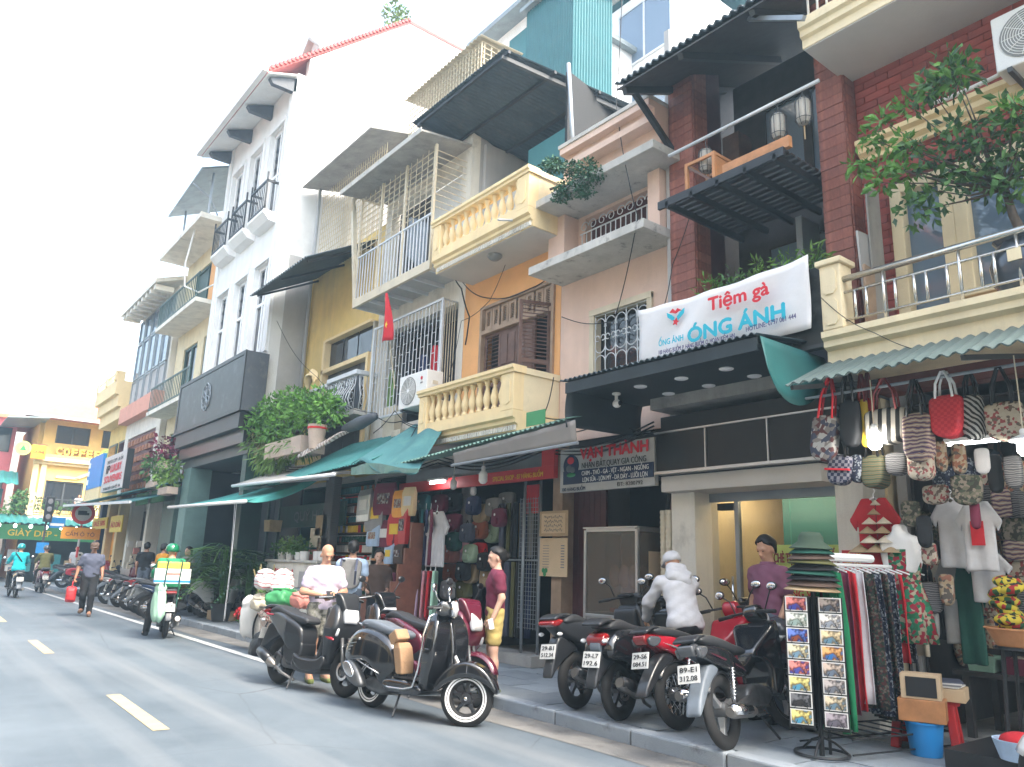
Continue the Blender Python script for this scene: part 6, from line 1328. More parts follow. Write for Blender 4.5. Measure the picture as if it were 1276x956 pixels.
for i, (px, py) in enumerate(((565,604),(602,595),(590,612))): bulb(['unlit frosted bulb at the edge of red sign','largest frosted bulb hanging before the red sign','dim frosted bulb behind the red sign'][i], px, py, [6.9,6.6,7.3][i], 3.2, 'bulb_frosted', [.055,.065,.05][i])
o = thing('tube_lamp', 'lit fluorescent tube lamp above the polo shirts', 'light', W(545, 601, 7.0)); MB().tube([(0,.22,0),(0,-.22,0)], .02, 8).build('tube', 'tube_lit', o); bx('reflector', 'white_gloss', o, -.05,.05,-.24,.24,.025,.06)
# --- postcard stand
rk = thing('postcard_rack', 'black wire rack of postcards standing on the pavement', 'rack', (5.95, 3.56, .12), math.radians(-62))
MB().tube([(0,0,0),(0,0,1.3)], .02, 10).build('pole', 'iron_black', rk)
MB().tube([(.2*math.cos(a), .2*math.sin(a), .02) for a in [k*math.pi/14 for k in range(28)]], .012, 6, closed=True).build('base_ring', 'iron_black', rk)
for k in range(3): a = k*2.1+.3; MB().tube([(0,0,.14),(.1*math.cos(a),.1*math.sin(a),.10),(.2*math.cos(a),.2*math.sin(a),.02)], .01, 6).build('base_leg', 'iron_black', rk)
MB().tube([(.04,0,.2),(.16,0,.24),(.19,0,.36),(.12,.02,.42),(.02,0,.42)], .007, 5).build('bent_wire', 'iron_black', rk)
cols_ = [(.45,.10,.08),(.50,.55,.42),(.04,.09,.35),(.55,.42,.25),(.50,.12,.10),(.62,.42,.12),(.05,.05,.055),(.60,.40,.10),(.16,.12,.10),(.50,.44,.40),(.45,.34,.18),(.58,.22,.05),(.34,.26,.20),(.28,.24,.22),(.40,.32,.2),(.22,.18,.2)]
for i, c_ in enumerate(cols_): DP('postcard%d' % i, 'noise', [c_, tuple(min(1,q*1.9+.12) for q in c_), tuple(q*.35 for q in c_), tuple(q*.8 for q in c_[::-1])], pscale=11+i % 5, pos=[0,.42,.52,.6], interp='LINEAR', rough=.35)
card = MB().box(-.083,.083,-.003,0,-.056,.056); paper_me = card.mesh('postcard', 'paper')
for f_ in range(4):                                              # four faces round the pole
    A = Matrix.Rotation(f_*math.pi/2, 4, 'Z')
    for c_ in ((-1, 1) if f_ in (0,) else (0,)):
        fr = MB(); xo = .125*c_ if c_ else 0
        for z in [.28+.121*j for j in range(9)]: fr.bar((xo-.09,-.135,z-.06),(xo+.09,-.135,z-.06),.006,.006)
        for x in (-.09,.09): fr.bar((xo+x,-.135,.2),(xo+x,-.135,1.2),.007,.007)
        local(fr, A).build('wire_frame', 'iron_black', rk)
        bk = MB().box(xo-.088,xo+.088,-.131,-.126,.21,1.19); local(bk, A).build('back_panel', 'black_matt', rk)
        for j in range(8):
            z = 1.14-.121*j; o = inst(paper_me, 'postcard', rk); o.matrix_basis = A @ Matrix.Translation((xo,-.142,z)) @ Matrix.Rotation(.06,4,'X')
            q = inst(MB().box(-.074,.074,-.0055,-.0035,-.048,.048).mesh('picture'), 'postcard_picture', o, m='postcard%d' % ((j+8*(c_ > 0)+f_*3) % 16))
            MB().tube([(-.05,-.012,-.06),(-.03,-.014,-.02)], .003, 4).tube([(.05,-.012,-.06),(.03,-.014,-.02)], .003, 4).build('card_clip', 'iron_black', o)
D('hat_green', (.045,.075,.05), .85, var=.2)
hm = MB().lathe([(.0,.10),(.07,.095),(.095,.06),(.10,.02),(.165,-.03),(.17,-.035),(.165,-.04),(.09,.0),(0,.02)], n=24).mesh('bucket_hat', None, True)
for k in range(9):
    o = inst(hm, 'bucket_hat', None, (5.95+random.uniform(-.01,.01), 3.56+random.uniform(-.01,.01), 1.40+.042*k), (random.uniform(-.05,.05), random.uniform(-.05,.05), k), (1.3-.035*k,)*2+(1,), ['cloth_tan','cloth_brown','cloth_black','cloth_darkgreen','cloth_black','cloth_olive','cloth_brown','cloth_darkgreen','hat_green'][k])
    tag(o, ['tan bucket hat at the bottom of the stack on postcard rack','brown bucket hat second from bottom of the hat stack','black bucket hat third from bottom of the hat stack','dark green bucket hat above the black hat','black bucket hat in the middle of the stack','olive bucket hat above the middle black hat','brown bucket hat near the top of the stack','dark green bucket hat just below the topmost hat','topmost dark green bucket hat on the postcard rack'][k], 'hat', 'hats stacked on postcard rack')
MB().box(-.05,.03,-.12,-.116,.0,.03).build('hat_tag', 'ink_red', bpy.data.objects['bucket_hat.008'])
# --- garment rail
gr = thing('garment_rail', 'black garment rail behind the postcard rack', 'rail', (6.55, 3.45, .12), math.radians(-12))
MB().tube([(-.55,0,1.46),(.65,0,1.46)], .016, 8).build('rail_tube', 'white_gloss', gr); MB().tube([(-.5,-.02,1.52),(.1,-.02,1.52)], .035, 8).build('hanger_stack', 'white_gloss', gr)
for x in (-.5,.6): MB().tube([(x,0,0),(x,0,1.46)], .014, 6).build('upright', 'iron_black', gr)
for k in range(7): MB().tube([(-.5+.18*k,-.26,.16),(-.5+.18*k,.26,.16)], .007, 5).build('shelf_wire', 'iron_black', gr)
for y in (-.26,.26): MB().tube([(-.55,y,.16),(.65,y,.16)], .008, 5).tube([(-.55,y,.05),(.65,y,.05)], .008, 5).build('shelf_rail', 'iron_black', gr)
gi = 0
for k, (m_, w_, l_, la) in enumerate((('cloth_green',.34,1.25,'long plain green skirt first on the garment rail'),('cloth_green',.32,1.24,'second green skirt beside the first green one'),('cloth_maroon',.34,1.12,'dark red scarf next to the green skirts'),('cloth_red',.3,1.1,'bright red scarf between dark red and white'),('cloth_offwhite',.3,1.05,'white scarf on the garment rail'),('dark_floral',.36,1.1,'dark floral scarf beside the white scarf'),('batik',.34,1.15,'blue white batik scarf on the garment rail'),('dark_floral',.32,1.2,'darkest floral skirt behind the batik scarf'),('batik',.32,1.1,'second batik scarf farther along the rail'),('cloth_red',.3,.75,'short red patterned scarf near the rail end'),('batik',.3,.75,'short batik scarf at the rail end'),('cloth_cream',.28,.7,'short cream scarf last on the garment rail'))):
    x = -.48+.095*k; sd_ = random.random()*6
    g_ = MB().grid(lambda u, v: (x+.022*math.sin(u*17+sd_+v*2)*(.4+v)+.05*v*math.sin(sd_), lerp(-w_/2,w_/2,u)*(.55+.45*v if v < .3 else .685+.1*v)*1.15, 1.42-l_*v-.06*abs(u-.5)*(v < .05)), 22, 8).build('hanging_scarf', m_, None, solid=.008, smooth=True)
    g_.location = gr.location; g_.rotation_euler = gr.rotation_euler; tag(g_, la, 'scarf')
    MB().tube([(x,-.17,1.40),(x,0,1.45),(x,.17,1.40)], .007, 5).build('hanger', 'white_gloss', g_)
# --- stools, boxes, bucket, basin
def stool(label, loc, rz=0):
    t = thing('plastic_stool', label, 'stool', loc, rz); MB().lathe([(0,.40),(.13,.40),(.145,.385),(.14,.36),(.0,.36)], n=20).build('seat', 'sign_red', t, smooth=.6)
    for k in range(4): a = k*math.pi/2+.78; c_, s_ = math.cos(a), math.sin(a); MB().loft([[Vector((c_*r+dx, s_*r+dy, z)) for dx, dy in ((-.035,-.035),(.035,-.035),(.035,.035),(-.035,.035))] for r, z in ((.10,.37),(.15,0))]).build('leg', 'sign_red', t, bevel=.01)
    return t
q = W(1188, 884, Z=.12); stool('red plastic stool beside wooden display box', (7.05, 3.12, .12), .3); stool('red plastic stool half hidden behind wooden display box', (6.95, 3.32, .12), .1)
bk = thing('blue_bucket', 'blue plastic bucket below the wooden display box', 'bucket', (6.75, 3.13, .12)); MB().lathe([(0,0),(.115,0),(.14,.24),(.15,.24),(.15,.255),(.13,.255),(.105,.02),(0,.02)], n=24).build('body', 'sign_blue', bk, smooth=.7)
wx = thing('wooden_display_box', 'wooden box with framed dark picture resting on blue bucket', 'box', (6.75, 3.13, .378), .35)
MB().box(-.13,.13,-.17,.17,0,.17).build('box_body', 'wood_orange', wx, bevel=.006); MB().box(-.12,.10,-.15,.14,.172,.36).build('box_upper', 'card_light', wx, bevel=.004); MB().box(-.126,-.122,-.12,.10,.19,.34).build('picture', 'black_soft', wx)
nx = thing('newspaper_tray', 'tray of folded newspapers on the red stool', 'tray', (7.05, 3.12, .522), .3); MB().box(-.16,.16,-.2,.2,0,.1).build('tray', 'card_light', nx, bevel=.005)
for k in range(4): MB().obox((0,0,.112+.012*k), (.28,.34,.011), Matrix.Rotation(.1*(k-1),3,'Z')).build('newspaper', ['paper','ink_grey','paper','cloth_slate'][k], nx)
dt = thing('display_table', 'dark display table at the back of souvenir shop', 'table', (8.1, 2.4, .135)); MB().box(-.35,.35,-1.2,.9,.52,.56).build('table_top', 'wood_dark', dt)
for x, y in ((-.3,-1.1),(.3,-1.1),(-.3,.8),(.3,.8)): MB().box(x-.03,x+.03,y-.03,y+.03,0,.52).build('leg', 'wood_dark', dt)
for k, (m_, la) in enumerate((('cloth_mint','pale green'),('cloth_maroon','maroon'),('cloth_grey','grey'),('cloth_tan','tan'),('cloth_teal','teal'),('cloth_red','red'))):
    t = thing('small_basket', la+' small plastic basket on the display table', 'basket', (7.95, 3.1-.3*k, .695)); MB().loft([[Vector((x*s_,y*s_,z)) for x,y in ((-.1,-.12),(.1,-.12),(.1,.12),(-.1,.12))] for s_, z in ((.85,0),(1,.14),(.94,.14),(.8,.02))]).build('body', m_, t); MB().ell((0,0,.12),(.08,.09,.04)).build('trinkets', ['bag_tri','bag_floral','bag_collage'][k % 3], t)
bs = thing('plastic_basin', 'tan plastic basin piled with bright patterned caps', 'basin', W(1272, 806, 6.6)); MB().lathe([(0,0),(.15,0),(.21,.12),(.225,.12),(.225,.13),(.2,.13),(.14,.015),(0,.015)], n=26).build('body', 'wood_orange', bs, smooth=.7)
bsb = thing('basin_stand', 'low dark stand holding the tan plastic basin', 'stand', (bs.location.x, bs.location.y, .12)); hz = bs.location.z-.12-.002
for k in range(4): a = k*math.pi/2+.7; MB().tube([(.16*math.cos(a),.16*math.sin(a),0),(.12*math.cos(a),.12*math.sin(a),hz-.02)], .015, 6).build('leg', 'iron_black', bsb)
MB().lathe([(0,hz-.02),(.17,hz-.02),(.17,hz),(0,hz)], n=20).build('top', 'iron_black', bsb)
for k in range(9):
    o = MB().ell((0,0,0),(.10,.10,.045)).build('patterned_cap', 'rasta' if k else 'cloth_olive', None, smooth=True); o.location = bs.location+Vector((random.uniform(-.06,.06), random.uniform(-.03,.09), .10+.045*k)); o.rotation_euler = (random.uniform(-.3,.3), random.uniform(-.3,.3), k); tag(o, 'bright yellow green knitted cap in the tan basin' if k else 'olive cap at the bottom of the tan basin', 'cap', 'caps piled in basin')
o = thing('plastic_tub', 'clear blue tub with red cloth on the shop step', 'tub', W(1268, 894, 6.3)); o.location.z = .30; MB().lathe([(0,0),(.13,0),(.17,.13),(.16,.13),(.12,.02),(0,.02)], n=22).build('body', 'cloth_lightblue', o); MB().ell((0,0,.12),(.13,.13,.06)).build('cloth', 'cloth_red', o, smooth=True)
stp = MB().box(6.2, 7.6, -.9, 2.75, .121, .30).build('shop_step', 'black_soft'); tag(stp, 'dark stone step before the souvenir shop', 'step')
pn = 0
for r_ in range(7):                                              # crowded small bags filling the shop front
    for k in range(9):
        px, py = 1138+16*k+random.uniform(-5,5), 588+32*r_+random.uniform(-7,7)
        if (px < 1155 and py < 690) or (1160 < px < 1250 and 625 < py < 715) or px > 1275: continue
        m_, nm = random.choice((('bag_tri','patchwork'),('bag_camo','camouflage'),('bag_greyeth','grey banded'),('wallgoods','mottled brown'),('bag_floral','floral'),('cloth_black','black'),('bag_ethnic','ethnic banded'),('batik','batik'))); X = 7.55+.3*random.random(); w2 = random.uniform(.07,.11); h2 = random.uniform(.09,.15)
        t = thing('small_bag', nm+' small bag in the crowded display behind the hanging shirts', 'bag', W(px, py, X), random.uniform(-.4,.4), nm+' bags in the crowded display')
        MB().loft([[Vector((x*f_*.05, y*f_*w2, z*h2)) for x, y in ((-1,-.8),(-1,.8),(-.4,1),(1,1),(1,-1),(-.4,-1))] for f_, z in ((.8,-1),(1,-.8),(1,.3),(.85,.85),(.5,1))]).build('bag_body', m_, t, smooth=.7); MB().tube([(0,-w2*.5,h2*.9),(0,0,h2*1.7),(0,w2*.5,h2*.9)], .006, 4).build('strap', 'cable', t)
# rolled goods on the far wall of the souvenir shop
for k in range(34):
    q = Vector((9.9+.08*random.random(), 1.0+2.45*random.random(), .9+2.1*random.random())) if k < 16 else Vector((7.95+2*random.random(), 3.49, .8+2.2*random.random()))
    o = MB().ell((0,0,0),(.06,.14,.17) if k < 16 else (.15,.05,.18)).build('wall_pouch', ['wallgoods','cloth_brown','bag_tri','cloth_greyp'][k % 4], None, smooth=True); o.location = q; tag(o, ['mottled','dark brown','patchwork','grey'][k % 4]+' cloth pouch pinned to the souvenir shop wall', 'pouch', 'pouches on shop wall '+str(k % 4))
# ================================================================ clothing shop
rs = thing('red_shop_sign', 'long red shop sign over the clothing shop opening', 'sign', (7.0, 10, 3))
p0, p1 = W(480, 607, 7.2), W(684, 588, 7.2)
hp(rs, MB().box(7.16, 7.24, p1.y-.15, p0.y-.6, 2.72, 2.9), 'panel', 'sign_red'); hp(rs, MB().box(7.16,7.24,p1.y-.15,p1.y+.12,2.902,3.15), 'end_panel', 'sign_red'); hp(rs, MB().box(7.3,7.34,p1.y,p0.y-.6,2.93,3.12), 'roller_box', 'steel_grey')
text_on('lettering', 'SPECIAL SHOP - 87 HÀNG BUỒM', 'ink_yellow', rs, Vector((7.155,9.0,2.81))-rs.location, (0,-1,0), (0,0,1), .1, 1.2, .01)
bp_ = thing('brown_partition', 'brown wooden partition with stepped edge between two shops', 'partition', (7.2, 11.35, .12))
hp(bp_, MB().prism([(6.3,.12),(6.36,.95),(6.46,.95),(6.46,1.18),(6.57,1.18),(6.57,1.46),(6.68,1.46),(6.68,1.72),(6.78,1.72),(6.78,2.15),(7.02,2.15),(7.02,.12)], 11.33, 11.38, 'y'), 'board', 'wood_shop')
for px, X in ((652,7.35),(672,7.45)): 
    y = wy(px, 700, X); tag(MB().tube([(X,y,.12),(X,y,2.75)], .022, 8).build('steel_post', 'steel_grey', None, smooth=True), ['slim steel post before the trousers','steel post beside the wire grid panel'][px > 660], 'post')
wg = thing('wire_grid', 'black wire grid panel at the side of clothing shop', 'grid panel', (7.4, 9.0, 1.5)); mb = MB()
for k in range(8): y = -.0-.06*k+.2; mb.tube([(0,y,-.9),(0,y,1.0)], .004, 4)
for k in range(30): mb.tube([(0,.2,-.88+.064*k),(0,-.22,-.88+.064*k)], .004, 4)
o = mb.build('wire_mesh', 'steel_grey', wg); o['kind'] = 'stuff'; 
shirt('white polo shirt on hanger before the dark polos', 543, 672, 44, 66, 6.95, 'cloth_pink' if 0 else 'cloth_offwhite', rz=-.2)
for k, m_ in enumerate(('cloth_maroon','cloth_navy','cloth_teal','cloth_black')): shirt(['maroon polo shirt right behind the white polo','navy polo shirt behind the maroon polo','teal polo shirt hanging behind navy polo','black polo shirt rearmost behind the white polo'][k], 535-6*k, 670, 42, 66, 7.1+.1*k, m_, rz=-.5)
for k, m_ in enumerate(('cloth_mint','cloth_red','cloth_pink','cloth_lilac','cloth_navy','cloth_salmon')): shirt(['mint long sleeve shirt foremost on the low rail','red long sleeve shirt behind the mint one','pink long sleeve shirt behind the red one','lilac long sleeve shirt on the low rail','navy long sleeve shirt on the low rail','salmon long sleeve shirt rearmost on the low rail'][k], 541-6.2*k, 742, 34, 62, 6.75+.12*k, m_, LON, rz=-.75, name='long_sleeve_shirt')
packs = [(527,628,'teal'),(548,628,'maroon'),(565,625,'black'),(590,630,'navy'),(615,632,'greyp'),(565,652,'maroon'),(582,664,'slate'),(598,660,'rust'),(614,665,'sage'),(566,675,'darkgreen'),(562,690,'salmon'),(576,688,'pink'),(586,690,'sage'),(597,688,'red'),(563,714,'rust'),(577,712,'black'),(586,715,'tan'),(594,712,'navy'),(558,735,'grey'),(578,735,'olive'),(590,738,'black'),(604,700,'black'),(600,640,'tan'),(632,625,'greyp'),(622,645,'maroon'),(608,720,'tan')]
dsc = MB().lathe([(0,-.006),(.022,-.006),(.022,0),(0,0)], n=14, axis='y').mesh('badge', 'ink_white')
seen = {}
for i, (px, py, c_) in enumerate(packs):
    X = 7.35+.15*(i % 3); seen[c_] = seen.get(c_, 0)+1
    t = bag(c_.replace('greyp','grey').replace('dark','dark ')+' backpack with round badge '+['hung at the top row of the clothing shop','in the second row of the backpack wall','in the middle row of the backpack wall','in the lower row of the backpack wall','at the bottom of the backpack wall','tucked at the end of the backpack wall'][min(5, int((py-620)/24))], px, py, 17, 24, X, 'cloth_'+c_, None, d=.16, name='backpack', group='backpacks on the shop wall', rz=.1*(i % 3-1))
    o = inst(dsc, 'badge', t, (0,-.085,.04)); MB().box(-.07,.07,-.095,-.06,-.11,-.01).build('front_pocket', 'cloth_'+c_, t, bevel=.015); MB().tube([(-.04,-.0,.15),(0,0,.2),(.04,0,.15)], .008, 5).build('loop', 'cable', t)
rdb = shirt('bundle of red scarves hanging above the wire grid', 663, 622, 20, 36, 7.6, 'cloth_red', [(-.5,-.5),(.5,-.5),(.5,.5),(-.5,.5)], hanger=False)
for k in range(16):                                              # trousers on the side rail
    X = 7.3+.02*k; px = 622+4.2*k; m_ = ['cloth_black','cloth_navy','cloth_slate','cloth_greyp','cloth_olive','cloth_tan'][k % 6]; up = k >= 8
    y = wy(px if not up else 622+4.4*(k-8), 740, 7.5); zt_, zb_ = (1.55, .45) if not up else (2.45, 1.62)
    o = MB().grid(lambda u, v: (7.5+.02*math.sin(u*12+k)+.1*(k % 2), y+lerp(-.05,.05,u), lerp(zt_, zb_, v)), 8, 5).build('hanging_trousers', m_, None, solid=.02, smooth=True)
    tag(o, ['black','navy','slate','grey','olive','tan'][k % 6]+' trousers hanging '+('in the upper' if up else 'in the lower')+' row of the clothing shop', 'trousers', 'trousers rows')
o = thing('trouser_rail', 'steel rail holding the lower row of trousers', 'rail', (7.5, 9.2, 1.58)); MB().tube([(0,.9,0),(0,-.5,0)], .014, 6).build('tube', 'steel_grey', o)
stp2 = MB().box(7.2, 7.62, 8.62, 11.25, .121, .27).build('shop_step', 'concrete'); tag(stp2, 'low concrete step before the clothing shop', 'step')
gp_ = W(668, 521, 6.66); o = MB().box(-.012,0,-.2,.2,-.1,.1).build('green_plate', 'sign_green', None); o.location = gp_; tag(o, 'bright green plate leaning on the cream balcony side', 'plate')
# ================================================================ jar shop
sh = thing('jar_shelf', 'green shelf unit packed with jars and cans', 'shelf', (7.5, 13.1, .14))
SY0, SY1 = wy(462, 650, 7.35), wy(412, 650, 7.35)
hp(sh, MB().box(7.6, 7.64, SY0-.1, SY1+.1, .14, 3.05), 'back_board', 'green_dark')
rows = 13; rz_ = [2.86-.2*k for k in range(rows)]
for z in rz_: hp(sh, MB().box(7.38, 7.6, SY0-.1, SY1+.1, z-.02, z), 'shelf_board', 'wood_brown')
for y in (SY0-.12, SY1+.1): hp(sh, MB().box(7.37, 7.61, y, y+.02, .14, 3.05), 'side_board', 'green_wood')
jar = MB().lathe([(0,0),(.046,0),(.048,.02),(.048,.1),(.036,.118),(.036,.125)], n=12).mesh('jar_body', None, True); lid = MB().lathe([(.039,.122),(.04,.145),(0,.147)], n=12).mesh('jar_lid', None, True); can = MB().lathe([(0,0),(.043,0),(.045,.006),(.045,.136),(.041,.142),(0,.142)], n=12).mesh('can_body', None, .7)
jc = [('teal','cloth_teal'),('silver','alu'),('green','cloth_darkgreen'),('yellow','ink_yellow'),('white','paper'),('red','cloth_red'),('brown','cloth_brown'),('rust','cloth_rust')]
for r, z in enumerate(rz_):
    n_ = int((SY1-SY0+.1)/.118)
    for k in range(n_):
        y = SY0-.03+.118*k+.06; ci = [0,0,1,0,3,2,4,5,5,6,2,6,7][r] if random.random() < .75 else random.randrange(8); nm, m_ = jc[ci]
        j = inst(jar if r % 2 else can, 'jar' if r % 2 else 'can', None, (7.45, y, z+.001), (0,0,random.random()*6)); set_mat(j, m_)
        tag(j, nm+(' jar with lid' if r % 2 else ' can')+' on the packed green shelf', 'jar' if r % 2 else 'can', nm+(' jars' if r % 2 else ' cans')+' on the shelf')
        if r % 2: inst(lid, 'lid', j, m=['sign_white','ink_red','ink_yellow','alu'][(ci+r) % 4])
for i, (px, py, w_, h_, m_, la) in enumerate(((455,630,22,40,'alu','silver packet of coffee hanging by the jars'),(468,640,22,44,'cloth_grey','grey packet hanging by the jars'),(480,622,20,40,'cloth_maroon','maroon foil packet hanging above the red box'),(466,668,20,26,'cloth_lightblue','pale blue packet beside the jars'),(482,665,24,34,'cloth_maroon','maroon box packet hanging beside partition'),(493,660,14,40,'sign_red','bright red gift bag hanging on the partition'),(503,655,14,46,'sign_red','second bright red gift bag on the partition edge'),(498,628,14,34,'sign_orange','orange packet high on the partition'),(510,625,12,36,'stucco_cream','cream packet high on the partition'),(486,690,14,26,'cloth_lightblue','small blue bag on the partition step'),(497,690,13,26,'cloth_brown','brown bag on the partition step'))):
    p = W(px, py, 6.95); a_ = (wy(px-w_/2, py, 6.95)-wy(px+w_/2, py, 6.95))/2; b_ = (wz(px, py-h_/2, 6.95)-wz(px, py+h_/2, 6.95))/2
    t = thing('goods_packet', la, 'packet', p, .15*(i % 3-1)); MB().loft([[Vector((x*f_, y*g_, z)) for x, y in ((-.04,-a_),(.04,-a_),(.04,a_),(-.04,a_))] for f_, g_, z in ((.9,.92,-b_),(1.2,1,-b_*.6),(1.0,1,b_*.6),(.25,.94,b_))]).build('wrapper', m_, t, bevel=.01); MB().box(-.052,-.046,-a_*.6,a_*.6,-b_*.3,b_*.35).build('printed_label', ['paper','ink_yellow','bag_collage','bag_floral'][i % 4], t)
for i, (px, py, w_, h_, m_, la) in enumerate(((485,690,22,22,'black_soft','black display box on the top partition step'),(473,705,24,18,'wood_orange','orange wooden box on the middle goods pile'),(480,722,24,18,'cloth_maroon','maroon box on the lower goods pile'),(462,722,16,18,'cloth_brown','brown box at the foot of goods pile'),(470,740,30,16,'paper','white box under the maroon box'),(462,705,14,14,'cloth_cream','cream box beside the orange wooden box'),(400,655,14,26,'cloth_tan','tan carton beside the jar shelf'),(392,670,12,24,'cloth_cream','cream carton stacked beside the jars'),(385,700,14,30,'cloth_salmon','salmon tin stack beside the counter'),(400,690,12,40,'bag_tri','patchwork tins in a column by the counter'),(375,705,12,36,'cloth_mint','pale green tins stacked by the counter'),(408,640,10,90,'bag_greyeth','tall narrow rack of packets beside jar shelf'))):
    y0_, y1_ = wy(px+w_/2, py, 7.0), wy(px-w_/2, py, 7.0); z0_, z1_ = wz(px, py+h_/2, 7.0), wz(px, py-h_/2, 7.0)
    o = MB().box(7.0, 7.18, y0_, y1_, z0_, z1_).build('goods_box', m_, None, bevel=.006); tag(o, la, 'box')
lc = thing('goods_counter', 'low dark counter carrying the boxes of goods', 'counter', (7.1, 13, .12)); hp(lc, MB().box(7.0, 7.35, 11.5, 14.0, .13, .85), 'body', 'wood_shop', bevel=.01)
# counter wall with plants
cw = thing('counter_wall', 'pale plastered counter wall with faded red writing by the plants', 'counter', (6.6, 15.6, .12)); hp(cw, MB().box(6.5, 6.9, 14.3, 16.9, .12, 1.42), 'wall', 'stucco_ivory', bevel=.01); hp(cw, MB().box(6.46, 6.94, 14.25, 16.95, 1.422, 1.47), 'top_slab', 'slab_old')
text_on('lettering', 'Sông Quê', 'ink_red', cw, Vector((6.495,15.9,1.15))-cw.location, (0,-1,0), (0,0,1), .3, 1.0, .02); hp(cw, MB().box(6.485,6.499,14.5,15.1,.6,1.25), 'price_board', 'plaster_grey'); hp(cw, MB().box(6.485,6.499,16.0,16.4,.5,.9), 'poster', 'sign_yellow')
for i, y in enumerate((14.5,14.75,15.4)): tag(MB().lathe([(0,0),(.09,0),(.1,.17),(.095,.18),(0,.18)], (6.7,y,1.471), 16).build('white_tub', 'paper', None, smooth=.7), ['white tub at the end of the counter wall','white tub second from the counter end','white tub near the counter wall plants'][i], 'tub')
gsn = thing('green_sign', 'dark green sign with pale letters over the plant shop', 'sign', (7.2, 16, 2.6)); hp(gsn, MB().box(7.2, 7.25, 14.75, 18.2, 2.2, 2.7), 'panel', 'green_dark'); text_on('lettering', 'QUÝ HƯNG', 'engine', gsn, Vector((7.19,16.2,2.45))-gsn.location, (0,-1,0), (0,0,1), .3, 2.2, .02)
bsk = thing('hanging_basket', 'square woven basket hanging above the counter wall', 'basket', W(340, 655, 6.8)); MB().loft([[Vector((x*s_,y*s_,z)) for x,y in ((-.15,-.18),(.15,-.18),(.15,.18),(-.15,.18))] for s_, z in ((.9,-.14),(1,.12),(.92,.12),(.8,-.1))]).build('body', 'cloth_tan', bsk); MB().tube([(0,0,.1),(0,0,.7)], .005, 4).build('wire', 'cable', bsk)
# ================================================================ motorbikes
def wheel(t, x, R, tw=.045, rim='paint_matt', spokes='cast', nsp=5, hub='engine', ring=None, disc=True):
    c = (x, 0, R); rr = R-.075
    prof = [(R-.06+.06*math.cos(a)*1.0, tw*math.sin(a)) for a in [2*math.pi*k/14 for k in range(15)]]
    ty = MB().lathe(prof, c, 36, 'y').build('tyre', 'rubber', t, smooth=True)
    rm = MB().lathe([(rr+.0,-.035),(rr+.022,-.035),(rr+.022,.035),(rr,.035),(rr-.012,.0),(rr,-.035)], c, 36, 'y').build('rim', rim, t, smooth=.6)
    MB().lathe([(0,-.06),(.05,-.055),(.06,-.03),(.06,.03),(.05,.055),(0,.06)], c, 18, 'y').build('hub', hub, rm, smooth=.6)
    if spokes == 'cast':
        for k in range(nsp):
            a = 2*math.pi*k/nsp+.3; d = Vector((math.cos(a),0,math.sin(a))); s_ = Vector((-d.z,0,d.x)); C0 = Vector(c)
            mb = MB(); mb.loft([[C0+d*r+s_*sx*w2+Vector((0,y,0)) for sx, y in ((-1,-th),(1,-th),(1,th),(-1,th))] for r, w2, th in ((.04,.026,.03),(rr*.6,.016,.022),(rr+.005,.028,.02))]); mb.build('spoke', rim, rm, bevel=.004)
    else:
        mb = MB()
        for k in range(32):
            a = 2*math.pi*k/32; b = a+(.5 if k % 2 else -.5); sy = .05 if (k//2) % 2 else -.05
            mb.tube([(x+.05*math.cos(b), sy, R+.05*math.sin(b)), (x+rr*math.cos(a), 0, R+rr*math.sin(a))], .0028, 4)
        o = mb.build('wire_spokes', 'chrome', rm); o['kind'] = 'stuff'
    if disc: MB().lathe([(.07,-.068),(.10,-.068),(.10,-.064),(.07,-.064)], c, 24, 'y', ring=True).build('brake_disc', 'chrome', rm)
    if ring: MB().lathe([(rr-.016,-.050),(rr+.022,-.056),(rr+.022,-.044),(rr-.016,-.040)], c, 36, 'y', ring=True).build('wheel_ring', ring, rm, smooth=.6)
def fender(t, x, R, a0, a1, m, w=.062, gap=.02, name='front_fender'):
    a0, a1 = math.radians(a0), math.radians(a1); n = 16; rings = []
    for k in range(n+1):
        a = lerp(a0, a1, k/n); d = Vector((math.cos(a),0,math.sin(a))); rings.append([Vector((x,0,R))+d*(R+gap-.05*(s*s))+Vector((0,w*s,0)) for s in (-1,-.9,-.6,0,.6,.9,1)])
    mb = MB(); mb.add([p for r in rings for p in r], [(i*7+j, i*7+j+1, (i+1)*7+j+1, (i+1)*7+j) for i in range(n) for j in range(6)])
    return mb.build(name, m, t, smooth=True, solid=.008)
def plate(t, c, tilt, txts, rz=math.pi):
    p = MB().box(-.095,.095,-.004,.004,-.07,.07).build('number_plate', 'plate_white', t, bevel=.003); p.location = c; p.rotation_euler = (tilt, 0, -math.pi/2)
    for i, s in enumerate(txts): text_on('plate_lettering', s, 'ink_black', p, Vector((0,-.005,.032-.064*i)), (1,0,0), (0,0,1), .055, .15, .012, .001)
    return p
def mirrors(t, x, z, m='paint_matt', glass='chrome'):
    for s in (-1, 1):
        a = MB().tube([(x,s*.18,z),(x+.02,s*.24,z+.12),(x-.01,s*.30,z+.17)], .007, 6).build('mirror', 'iron_black', t, smooth=True)
        MB().ell((x-.01,s*.32,z+.19),(.018,.062,.04)).build('mirror_shell', m, a, smooth=True); MB().ell((x-.022,s*.32,z+.19),(.010,.052,.032)).build('mirror_glass', glass, a, smooth=True)
